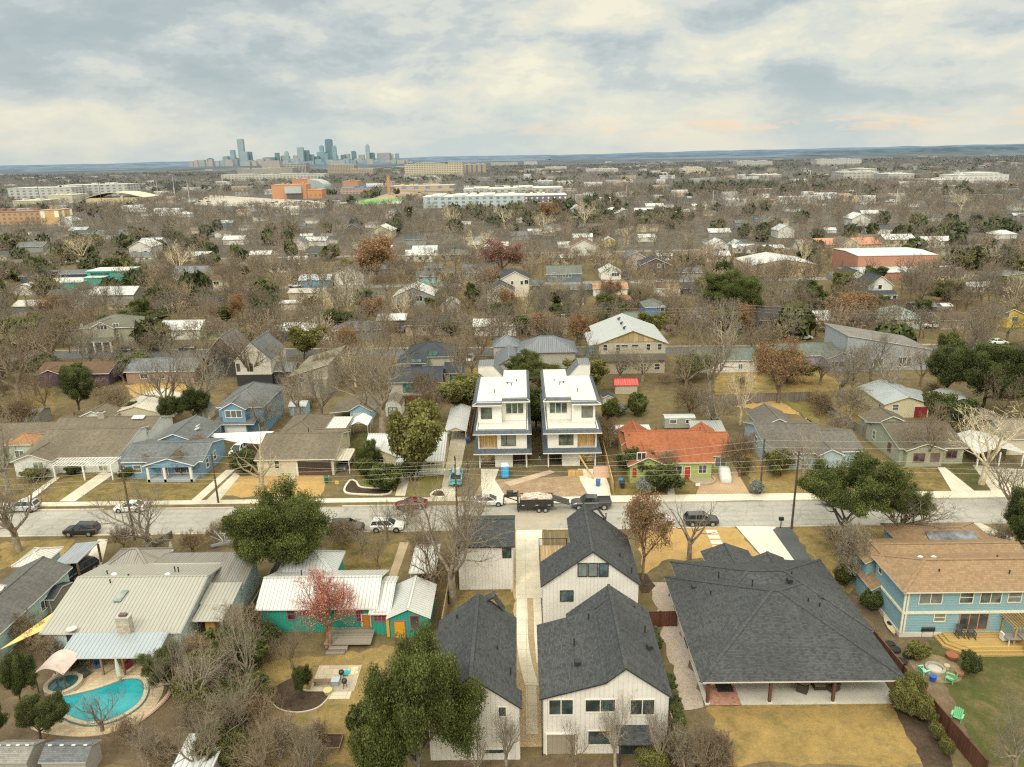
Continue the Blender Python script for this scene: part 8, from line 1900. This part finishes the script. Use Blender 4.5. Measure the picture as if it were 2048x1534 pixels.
# ---------------------------------------------------------------- trees one can tell apart
bpy.context.view_layer.update()
BOX = []
for o in COL.objects:
    if o.parent is None and o.get('category') in ('house','building','shed','carport','patio cover','trailer'):
        pts = [o.matrix_world @ Vector(c) if False else (o.matrix_world @ ch.matrix_local) @ Vector(c) for ch in o.children if ch.type == 'MESH' and ch.name.split('.')[0] in ('wall','roof') for c in ch.bound_box]
        if pts: BOX.append((min(p.x for p in pts), max(p.x for p in pts), min(p.y for p in pts), max(p.y for p in pts), o))
TL = [
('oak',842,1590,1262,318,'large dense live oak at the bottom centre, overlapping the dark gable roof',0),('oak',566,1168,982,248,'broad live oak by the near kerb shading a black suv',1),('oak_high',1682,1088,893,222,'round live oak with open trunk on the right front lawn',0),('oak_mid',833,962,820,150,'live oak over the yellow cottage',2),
('dark',160,835,733,105,'dark rounded evergreen left of the beige outbuilding',0),('dark',388,845,772,80,'dark evergreen behind the pale leaning trunk',1),('dark',338,850,792,66,'low dark evergreen beside the beige outbuilding lawn',0),('dark',272,842,800,66,'dark evergreen bush in front of the beige outbuilding',1),
('dark',1888,802,686,135,'dark green evergreen, left of three behind the navy shed',0),('dark',1965,820,684,150,'dark green evergreen, middle of three behind the navy shed',1),('dark',2050,835,690,140,'dark green evergreen, right of three at the picture edge',0),
('oak_high',1078,790,702,120,'green live oak between the two white tower houses',0),('oak_high',1042,790,720,80,'smaller green live oak beside the left white tower house',0),('oak',1462,655,540,130,'large bright green live oak across the second street',1),('dark',2032,1112,972,140,'dark evergreen at the right edge beside the street',1),('oak',735,950,878,60,'small leafy tree at the corner of the yellow cottage',2),
('dark',45,1418,1305,95,'dark evergreen at the left edge beside the curved canopy',0),('dark',82,1482,1385,140,'dark evergreen overhanging the pool',1),('dark',0,1500,1400,110,'dark evergreen at the bottom left corner of the garden',0),('dark',605,1398,1330,70,'round dark bush in the stone-edged bed',1),('dark',482,1372,1285,95,'dark evergreen in the thicket left of the straw lawn',0),('oak',335,1378,1298,105,'olive green small tree beside the stone patio',1),('oak',455,1325,1262,70,'olive evergreen under the bare shrubs by the patio',2),('dark',500,1440,1370,90,'dark evergreen low in the thicket',1),
('oak',1206,672,622,54,'round evergreen before the purple-grey house',0),('dark',945,614,563,46,'dark upright evergreen by the white stucco house',1),('dark',1560,660,632,50,'dark evergreen beside the navy craftsman house',0),
('bare',38,1102,935,215,'wide bare tree with many limbs at the left kerb',0),('bare',301,1108,962,205,'bare spreading tree in the front garden by the leaning pole',1),('bare',20,992,790,150,'tall bare tree at the left edge before the white house',2),('bare',42,812,640,190,'dark bare tree at the left edge of the back gardens',3),('bare',338,842,685,150,'bare tree with a pale leaning trunk behind the white house',1),('bare',400,838,695,140,'grey bare tree right of the leaning trunk',2),
('pruned',523,978,868,130,'hard-pruned pale sycamore on the tan front lawn',0),('bare',766,868,656,232,'huge bare tree rising behind the light blue garage',0),('bare',497,770,650,160,'dark bare tree in front of the white steep-gabled house',3),('bare',600,836,735,105,'bare tree beside the modern taupe house',2),('bare',525,870,782,115,'bare tree in front of the two-storey blue house',1),
('rust',1285,1158,975,125,'tree with clinging brown leaves beside the white house',0),('pruned',1378,1118,985,140,'pale pruned tree with crooked limbs on the tan lawn',1),('bare',905,1205,955,250,'large tangled bare tree beside the white garage',0),('bare',868,1190,1035,150,'bare tree overhanging the teal house wing',3),('bare',776,1082,1000,80,'small bare street tree behind the white suv',1),('bare',724,1108,1050,70,'small bare tree on the front lawn of the teal house',2),('bare',757,1138,1072,85,'low bare tree by the teal house path',3),('bare',958,1050,968,90,'bare shrubby tree behind the garage roof by the kerb',2),
('redbush',655,1300,1165,190,'bare tree full of red berries before the teal house',0),('bare',586,1338,1250,100,'small bare tree at the edge of the straw lawn',3),('oak_high',1798,1086,948,125,'smaller live oak over the street right of the round live oak',0),('bare',1795,1084,962,250,'bare-limbed tree leaning over the street beside the live oak',1),
('bare',1606,960,855,110,'bare tree in front of the grey-blue house',2),('bare',1852,930,808,140,'bare tree in front of the sage green house',3),('tan',1962,968,790,200,'pale bare sycamore with a leaning trunk at the white carport',0),('bare',2015,1022,915,140,'bare tree at the right edge by the far kerb',0),('rust',1556,806,678,120,'multi-stemmed tree with a few orange leaves at the grey fence',1),
('bare',1418,795,645,140,'big grey bare tree behind the travel trailer',0),('bare',1372,782,680,115,'brown bare tree beside the travel trailer',3),('bare',1452,700,596,120,'grey bare tree before the bright green live oak',2),('bare',1238,768,685,100,'bare tree before the unfinished apartment building, left',1),('bare',1285,762,695,95,'bare tree before the unfinished apartment building, right',2),('bare',921,778,660,62,'slim bare tree in the mulched ring on the straw lawn',0),('bare',942,792,735,46,'thin young bare tree beside the mulched ring',1),
('rust_mid',1160,694,632,56,'brown-leaved tree at the second street kerb',0),('red_mid',1003,552,480,82,'rosy round tree in the third row',0),('rust_mid',756,565,476,100,'rust-brown round tree in the third row',0),('rust_mid',1706,660,588,100,'rust-brown tree before the pale yellow house',0),('bare',1110,700,610,90,'bare tree before the plain tan house',3),('bare',1000,672,600,80,'bare tree before the long white-roofed house',1),
('tan',362,556,486,70,'pale sycamore among the far houses, left',1),('tan',165,530,462,75,'pale orange-tinted sycamore at the far left',0),('tan',955,512,460,85,'pale spreading sycamore behind the rosy tree',1),('tan',1255,488,446,62,'pale sycamore behind the yellow flat house',0),('tan',1085,470,420,50,'pale sycamore below the apartment block, right',1),('tan',1010,458,408,50,'pale sycamore below the apartment block, centre',0),('tan',905,460,412,50,'pale sycamore below the apartment block, left',1),('rust_mid',1095,448,405,44,'orange-leaved tree below the purple apartment end',0),('tan',1170,455,398,60,'tall pale tree right of the purple apartment end',1),('tan',1920,425,378,50,'pale tree far right below the institutional building',0),
('bare',1940,720,600,130,'brown bare tree on the right of the second street',3),('bare',1680,800,690,130,'bare tree before the tall grey modern house',0),('bare',1780,800,690,150,'bare tree beside the tall grey modern house',2),('bare',1640,770,700,80,'bare tree behind the periwinkle house garden',1),('bare',108,735,615,140,'brown bare tree at the left on the second street',3),('bare',170,720,640,100,'bare tree before the craftsman house pole',2),('bare',345,690,640,60,'bare tree before the white house with red shutters',1),('bare',640,670,600,80,'bare tree beside the navy blue house',0),('bare',868,700,600,60,'bare tree behind the charcoal hip roofs',3),('bare',690,600,520,90,'bare tree before the white two-gabled house',0),('bare',735,610,530,90,'grey bare tree in the third row centre',2),
('bare',1230,1535,1395,120,'thin grey bare tree before the porch of the front white house',2),('bare',1012,1545,1410,120,'thin grey bare tree before the half hidden white house',1),('bare',1150,1550,1440,80,'small bare tree at the bottom edge before the porch opening',3),('bare',1318,1540,1415,90,'thin bare tree at the right corner of the front white house',0),('bare',955,1560,1440,110,'pale bare tree at the bottom edge by the big oak',2),('bare',2025,1560,1390,150,'bare tree in the bottom right corner',1),('bare',1405,1560,1430,100,'thin bare tree at the mulch strip by the straw lawn',3),
('bare',205,1462,1385,120,'reddish fine bare tree over the pool edge',3),('bare',352,1400,1280,130,'bare tree at the corner of the stone patio',1),('bare',405,1560,1420,150,'bare tree over the pale-roofed shed',0),('bare',400,1432,1290,150,'pale bare tree between the patio corner and the thicket',2),('bare',475,1490,1345,165,'pale bare tree in the middle of the thicket',0),('bare',535,1580,1405,175,'pale spreading bare tree at the bottom of the thicket',3),('bare',620,1600,1455,150,'fine bare tree at the bottom edge of the straw lawn',1),('bare',500,1385,1205,110,'pale many-branched bare tree by the fence of the teal house',2),('bare',300,1540,1430,120,'bare tree at the bottom left below the pool',2)]
for kd, bx, by, ty, w, lab, var in TL: tree_px(kd, bx, by, ty, w, lab, var=var)
SH = [('brush',480,1300,1205,95,'pale bare shrub at the patio corner by the thicket'),('brush',512,1290,1215,60,'bare shrub against the fence of the teal house'),('brush',440,1400,1330,110,'grey bare shrub in the middle of the thicket'),('brush',520,1470,1380,120,'grey-brown bare shrub at the lower thicket'),('brush',460,1490,1400,120,'grey bare shrub beside the pale-roofed shed'),('brush',560,1520,1440,110,'fine bare shrub at the bottom of the straw lawn'),('brush',620,1545,1470,110,'fine bare shrub at the bottom edge of the straw lawn'),('brush',395,1340,1270,90,'bare shrub beside the stone patio edge'),('brush',60,1290,1230,110,'brown bare shrub at the shingled house wall'),('brush',95,1320,1270,80,'brown bare shrub at the corner below the yellow sail'),
('brush',1690,1168,1040,110,'large bare shrub between the live oak lawn and blue house'),('brush',1670,1110,1050,80,'bare shrub at the foot of the live oak lawn'),('brush',1360,1545,1450,80,'brown bare shrub on the mulch strip'),('brush',1440,1550,1470,80,'dry bare shrub at the corner of the straw lawn'),('brush',690,1085,1040,80,'bare shrub on the near kerb before the black suv'),('brush',435,1085,1045,55,'bare reddish shrub by the winged sculpture'),('brush',250,1100,1050,60,'brown bare shrub in the front garden by the leaning pole'),('brush',385,1105,1062,60,'brown bare shrub near the tall stump'),
('brush',2000,1110,1050,80,'bare brown shrub beside the tiled garage roof'),('brush',1480,950,860,80,'brown bare shrub hedge right of the red roofed house'),('brush',1330,960,900,60,'yellowing shrub before the red roofed house entrance'),('brush',1380,830,770,90,'bare shrub thicket beside the travel trailer'),('brush',1700,840,770,80,'bare shrub in the rough garden left of the yellow garage'),('brush',1640,830,780,70,'bare shrub inside the grey fence corner'),('brush',850,805,745,80,'bare shrub behind the red-brown fence'),('brush',660,770,700,80,'bare shrub before the modern taupe house'),('brush',1215,900,830,60,'brown shrub beside the golden fence'),('brush',600,790,740,60,'bare shrub by the tiny light blue shed'),
('brush',235,840,770,70,'bare shrub before the beige outbuilding'),('brush',45,870,790,110,'brown bare shrub at the left edge, upper garden'),('brush',300,950,905,50,'bare shrub before the blue bungalow porch'),('brush',365,955,900,50,'bare shrub at the blue bungalow corner'),('brush',400,915,870,50,'bare shrub between the blue bungalow and its driveway'),('brush',815,1050,1000,60,'bare shrub at the near kerb behind the white suv'),('brush',845,1120,1060,70,'bare shrub beside the dark grey parked car'),('brush',1090,780,730,60,'bare shrub under the live oak between the towers'),
('bush',1275,952,905,66,'dark evergreen shrub before the red roofed house window'),('bush',1330,985,940,70,'olive shrub in the red roofed house garden'),('bush',1430,930,905,36,'clipped green shrub beside the covered car'),('bush',1490,950,920,24,'small upright green shrub by the grey fence end'),('bush',1560,950,905,50,'dark evergreen shrub before the grey-blue house'),('bush',765,975,935,70,'dark evergreen shrub beside the white bench'),('bush',735,960,920,50,'dark shrub at the yellow cottage window'),('bush',820,958,925,40,'dark shrub at the yellow cottage railing'),('bush',488,945,905,50,'dark green shrub at the driveway of the blue house'),('bush',262,955,935,40,'low green shrub before the blue bungalow'),('bush',75,957,938,60,'clipped hedge under the white house window'),('bush',145,948,934,30,'clipped shrub by the white house trellis'),
('bush',1805,1425,1370,60,'dark evergreen shrub at the porch corner of the hip-roofed house'),('bush',1820,1400,1350,45,'dark evergreen shrub by the red-brown fence, upper'),('bush',1842,1440,1395,50,'green shrub on the mulch by the red-brown fence'),('bush',1870,1480,1450,30,'small grey-green shrub on the mulch, upper'),('bush',1890,1510,1480,30,'small grey-green shrub on the mulch, lower'),('bush',1690,1175,1130,40,'dark evergreen shrub at the red-brown fence end'),('bush',725,1470,1420,60,'dark green shrub at the foot of the big oak'),('bush',1740,1220,1185,40,'palm-like green shrub at the blue house foundation'),('bush',1830,1320,1290,50,'low green shrub in the bed above the fire pit'),('bush',1935,1350,1310,40,'green shrub right of the fire pit'),
('bush',150,1335,1300,60,'green shrub beside the curved canopy'),('bush',420,1370,1320,60,'green shrub in the thicket by the edging stones'),('bush',540,1290,1255,50,'green shrub at the teal house wall, left'),('bush',520,1420,1380,60,'yellow-green shrub in the thicket'),('bush',470,1520,1470,80,'dark green shrub at the bottom of the thicket'),('bush',900,670,640,30,'yellow-green shrub beside the stone-fronted house'),('bush',1270,830,790,40,'green shrub behind the red roofed house'),('bush',1225,840,800,40,'green shrub behind the golden fence'),('bush',1300,1535,1500,70,'bright green shrub before the glazed porch door'),
('silver',1288,990,960,36,'silvery round shrub on the red roofed house lawn'),('silver',1240,830,810,30,'silvery shrub behind the red roofed house'),('silver',1512,990,965,28,'silvery shrub at the wooden pole by the covered car'),('cypress',1333,985,935,20,'slim dark upright shrub in the red roofed house garden')]
for kd, bx, by, ty, w, lab in SH: tree_px(kd, bx, by, ty, w, lab)
rr = random.Random(9)
for i in range(40):
    px, py = (rr.uniform(385, 545), rr.uniform(1310, 1530)) if i < 26 else (rr.uniform(250, 700), rr.uniform(1480, 1545)) if i < 34 else (rr.uniform(1345, 1460), rr.uniform(1520, 1560)); q = P(px, py)
    plant('brush' if i >= 26 or i % 5 > 2 else 'bush' if i % 5 else 'bare', q.x, q.y, rr.uniform(2., 3.6)*(1.6 if i < 26 and i % 5 == 0 else 1), rr.uniform(1.3, 2.3), ['shrub or sapling tangled in the thicket left of the straw lawn','bare shrub along the bottom edge of the straw lawn','bare shrub on the mulch at the bottom edge'][(i >= 26) + (i >= 34)], ['thicket shrubs','lawn edge shrubs','mulch strip shrubs'][(i >= 26) + (i >= 34)])
for i, (x, y) in enumerate([(13.35, 53.8+.85*i) for i in range(9)] + [(13.3, 66.2+.85*i) for i in range(4)]):
    plant('cypress', x, y, random.uniform(1.7, 2.3), .55, 'dark upright hedge shrub in the row along the pink gravel', 'hedge shrubs along the gravel')

# ---------------------------------------------------------------- the many trees between the further houses
def near_house(x, y):
    best = None
    for x0, x1, y0, y1, o in BOX:
        dx = max(x0-x, 0, x-x1); dy = max(y0-y, 0, y-y1); d = dx*dx+dy*dy
        if best is None or d < best[0]: best = (d, x0, x1, y0, y1, o)
    return best
def short(l):
    for c in (' with ', ',', ' beside ', ' behind ', ' under ', ' before ', ' among ', ' on ', ' over ', ' running ', ' left of', ' right of', ' in the', ' in front', ' at the', ' below'): l = l.split(c)[0]
    return ' '.join(l.split()[:7])
NAMES = {o.name: o for o in []}
def where(x, y):
    d, x0, x1, y0, y1, o = near_house(x, y)
    n = HDESC.get(o.name)
    n = n + ' in the far rows' if n else short(o['label'])
    rel = 'behind' if y > y1 else ('in front of' if y < y0 else ('left of' if x < (x0+x1)/2 else 'right of'))
    return f'{rel} the {n}'
USED = {}
def lab_tree(first, x, y):
    l = f'{first} {where(x, y)}'
    return ' '.join(l.split()[:16])
cnt = {'bare': sum(1 for t in TL if t[0] in ('bare',)), 'oak': sum(1 for t in TL if t[0] in ('oak','dark'))}
def free(x, y, r, pad=1.2):
    for x0, x1, y0, y1, o in BOX:
        if x0-pad < x < x1+pad and y0-pad < y < y1+pad: return False
    for x0, x1, y0, y1 in KEEP:
        if x0 < x < x1 and y0 < y < y1: return False
    s2 = 208.5 - 28/740*(x+420)
    if abs(y-s2) < 5.5 or 92 < y < 106 or abs(y-303) < 5 or abs(y-402) < 5: return False
    return True
tries = 0; made = {'bare_mid': 0, 'oak_mid': 0, 'rust_mid': 0, 'tan': 0, 'brush': 0}
LIM = {'bare_mid': 300-cnt['bare'], 'oak_mid': 88, 'rust_mid': 13, 'tan': 14, 'brush': 110}
rr = random.Random(21)
while tries < 9000 and any(made[k] < LIM[k] for k in made):
    tries += 1; kd_ = rr.random()
    Y = 126 + 130*rr.random()**.8 if kd_ < .75 else 126 + 225*rr.random()**.75; X = rr.uniform(-.74*Y-8, .74*Y+8); kd = rr.choices(list(LIM), [10, 3, 1, .5, 3])[0]
    if made[kd] >= LIM[kd]: continue
    H, R = {'bare_mid': (rr.uniform(7, 12.5), rr.uniform(3.6, 6)), 'oak_mid': (rr.uniform(4.5, 8.5), rr.uniform(3, 5.4)), 'rust_mid': (rr.uniform(6.5, 10), rr.uniform(3, 5)), 'tan': (rr.uniform(9, 14), rr.uniform(3.5, 5)), 'brush': (rr.uniform(1.8, 4), rr.uniform(1.5, 2.8))}[kd]
    if not free(X, Y, R): continue
    if any((X-a)**2+(Y-b)**2 < (.55*(R+c))**2 for a, b, c in TREE_POS): continue
    if Y < 165 and abs(X) < 75 and kd != 'brush' and rr.random() < .6: continue
    # keep the fronts of surveyed houses in view
    blocked = any(x0-1 < X < x1+1 and 0 < y0-Y < (17 if kd != 'brush' else 4) for x0, x1, y0, y1, o in BOX if y0 < 330 and o.name not in HDESC)
    if blocked and rr.random() < .6: continue
    first = {'bare_mid': 'bare winter tree', 'oak_mid': 'evergreen tree', 'rust_mid': 'brown-leaved tree', 'tan': 'pale bare sycamore', 'brush': 'bare shrub'}[kd]
    size = ('tall' if H > 10.2 else 'low' if H < 8.2 else 'mid-height') if kd == 'bare_mid' else ('large' if R > 4.2 else 'small') if kd != 'brush' else ('broad' if R > 2.1 else 'small')
    plant(kd, X, Y, H, R, lab_tree(f'{size} {first}', X, Y), {'bare_mid': 'bare trees between the houses', 'oak_mid': 'evergreen trees between the houses', 'rust_mid': 'brown-leaved trees between the houses', 'tan': 'pale sycamores between the houses', 'brush': 'bare shrubs between the houses'}[kd]); made[kd] += 1
for r in HOUSES:
    x, y = r.location.x, r.location.y; r['label'] = '?'
used = {}
for r in HOUSES:
    x, y = r.location.x, r.location.y; best = None
    for x0, x1, y0, y1, o in BOX:
        if o.name in HDESC: continue
        d = (x-(x0+x1)/2)**2 + (y-(y0+y1)/2)**2
        if best is None or d < best[0]: best = (d, (x0+x1)/2, (y0+y1)/2, o)
    _, bx, by, o = best; dx, dy = x-bx, y-by
    far = math.sqrt(best[0]); rel = ('far beyond' if far > 150 else 'beyond') if dy > abs(dx)*.6 else ('just left of' if dx < 0 else 'just right of') if far < 60 else ('well left of' if dx < 0 else 'well right of') if dy > -abs(dx) else 'in front of'
    r['label'] = ' '.join(f"{HDESC[r.name]} {rel} the {short(o['label'])}".split()[:16])

# ---------------------------------------------------------------- the distant wood: one mass
def far_proto(seed, nq, kind):
    R = np.random.default_rng(seed)
    if kind == 'bare':
        a, b, r, lv = skeleton(seed, levels=3 if nq > 100 else 2, kids=(5,5,4) if nq > 100 else (5,6), spread=50, trunk=.2)
        idx = np.sort(R.permutation(len(a))[:nq]) if len(a) > nq else np.arange(len(a))
        keep = np.unique(np.concatenate([idx, np.where(lv <= 1)[0]])); a, b, r = a[keep], b[keep], r[keep]
        V, F = ribbons(a, b, np.maximum(r.mean(1)*.045, .011 if nq > 150 else .022), R)
        return V, F
    c = R.normal(0, 1, (nq, 3)); c /= np.linalg.norm(c, axis=1, keepdims=True); c *= R.uniform(.5, 1., (nq, 1))**.5
    c = c*np.array([1., 1., .42]) + np.array([0, 0, .56]); c[:,:2] *= .9
    return leaves(c, .28 if nq > 60 else .42, R, .3)
zones = ((188, 352, 38, 480, 260), (352, 620, 92, 300, 110), (620, 1150, 100, 100, 50), (1150, 3600, 300, 26, 16))
BIG_V, BIG_F, BIG_T, BIG_M, off = [], [], [], [], 0
R = np.random.default_rng(77); keep = np.array(KEEP); hp = np.array([(r.location.x, r.location.y) for r in HOUSES])
for y0, y1, area, nb, nl in zones:
    n = int(.76*(y1*y1-y0*y0)/area); Y = np.sqrt(R.uniform(y0*y0, y1*y1, n)); X = R.uniform(-.76, .76, n)*Y
    ok = np.ones(n, bool)
    for k_ in keep: ok &= ~((X > k_[0]) & (X < k_[1]) & (Y > k_[2]) & (Y < k_[3]))
    for hx, hy in hp: ok &= ~((np.abs(X-hx) < 8) & (Y-hy > -9) & (Y-hy < 12))
    ok &= (np.abs(Y-402) > 6) & (np.abs(Y-303) > 5)
    if y0 < 300:
        for x0, x1, b0, b1, ob in BOX: ok &= ~((X > x0-2) & (X < x1+2) & (Y > b0-(2 if ob.name in HDESC else 7)) & (Y < b1+2))
        for a_, b_, c_ in TREE_POS: ok &= (X-a_)**2 + (Y-b_)**2 > (.55*(c_+4.))**2
    X, Y = X[ok], Y[ok]; n = len(X)
    pb = [far_proto(200+i, nb, 'bare') for i in range(4)]; pl_ = [far_proto(210+i, nl, 'leaf') for i in range(3)]
    clus = np.sin(X*.011+1.3)*np.cos(Y*.009)+R.normal(0, .7, n)
    for kind, protos in ((0, pb), (1, pl_)):
        sel = np.where((clus > (1.05 if y0 < 600 else 1.2)) if kind else (clus <= (1.05 if y0 < 600 else 1.2)))[0]
        for j, (V, F) in enumerate(protos):
            s = sel[j::len(protos)]; m = len(s)
            if not m: continue
            H = R.uniform(7.5, 12.5, m)*(.75 if kind else 1.); rad = R.uniform(3.6, 6.2, m)*(1.5 if y0 > 1000 else 1.); th = R.uniform(0, 6.28, m)
            c, s_ = np.cos(th)[:,None], np.sin(th)[:,None]
            vx = (V[None,:,0]*c - V[None,:,1]*s_)*rad[:,None] + X[s][:,None]; vy = (V[None,:,0]*s_ + V[None,:,1]*c)*rad[:,None] + Y[s][:,None]; vz = V[None,:,2]*H[:,None]
            VV = np.stack([vx, vy, vz], -1).reshape(-1, 3); FF = (F[None] + (np.arange(m)*len(V))[:,None,None]).reshape(-1, 4) + off
            t = R.uniform(0, 1, m); BIG_V.append(VV); BIG_F.append(FF); BIG_T.append(np.repeat(t, len(V))); BIG_M.append(np.full(len(FF), kind)); off += len(VV)
def m_far(key, cols):
    m, nt, b = newmat(key); at_ = N(nt, 'ShaderNodeAttribute', attribute_name='tint'); rp = N(nt, 'ShaderNodeValToRGB'); L(nt, at_.outputs['Fac'], rp.inputs[0])
    e = rp.color_ramp; e.elements[0].position = 0; e.elements[0].color = c4(cols[0]); e.elements[1].position = 1; e.elements[1].color = c4(cols[-1])
    for i, c in enumerate(cols[1:-1]): q = e.elements.new((i+1)/(len(cols)-1)); q.color = c4(c)
    g = N(nt, 'ShaderNodeNewGeometry'); n1 = noise(nt, g.outputs['Position'], .012, 4, .6)
    col = mixc(nt, maprange(nt, n1, .4, .65, 0., .45), rp.outputs[0], mul(cols[0], .75))
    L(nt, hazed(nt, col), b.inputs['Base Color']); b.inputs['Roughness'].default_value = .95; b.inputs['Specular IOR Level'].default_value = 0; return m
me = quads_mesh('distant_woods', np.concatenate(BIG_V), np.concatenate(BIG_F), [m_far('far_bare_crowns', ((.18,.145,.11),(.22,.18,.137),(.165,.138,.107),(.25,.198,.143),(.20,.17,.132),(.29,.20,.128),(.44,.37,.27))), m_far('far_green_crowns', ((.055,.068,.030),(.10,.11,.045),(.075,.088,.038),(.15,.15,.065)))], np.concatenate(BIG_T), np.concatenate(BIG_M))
o = bpy.data.objects.new('distant_woods', me); COL.objects.link(o); stuff(o, 'hazy mass of bare and evergreen trees stretching to the horizon', 'woods')
# pale specks of far rooftops among the distant wood
k = MB()
for i in range(420):
    Y = 700*math.exp(rr.random()*1.9); X = rr.uniform(-.74, .74)*Y
    if any(a < X < b and c < Y < d for a, b, c, d in KEEP): continue
    w = rr.uniform(4, 10)*(1+Y/2500); k.box(X-w, X+w, Y, Y+8, 0, rr.uniform(4.5, 8), rr.choice((0,0,1,2,3)))
o = k.build('distant_rooftops', [m_plain((.74,.72,.68), .8, 0, .1, True), m_plain((.42,.41,.39), .8, 0, .1, True), m_plain((.52,.40,.28), .8, 0, .1, True), m_plain((.2,.2,.2), .8, 0, .1, True)]); stuff(o, 'scattered pale rooftops showing through the distant wood', 'rooftops')
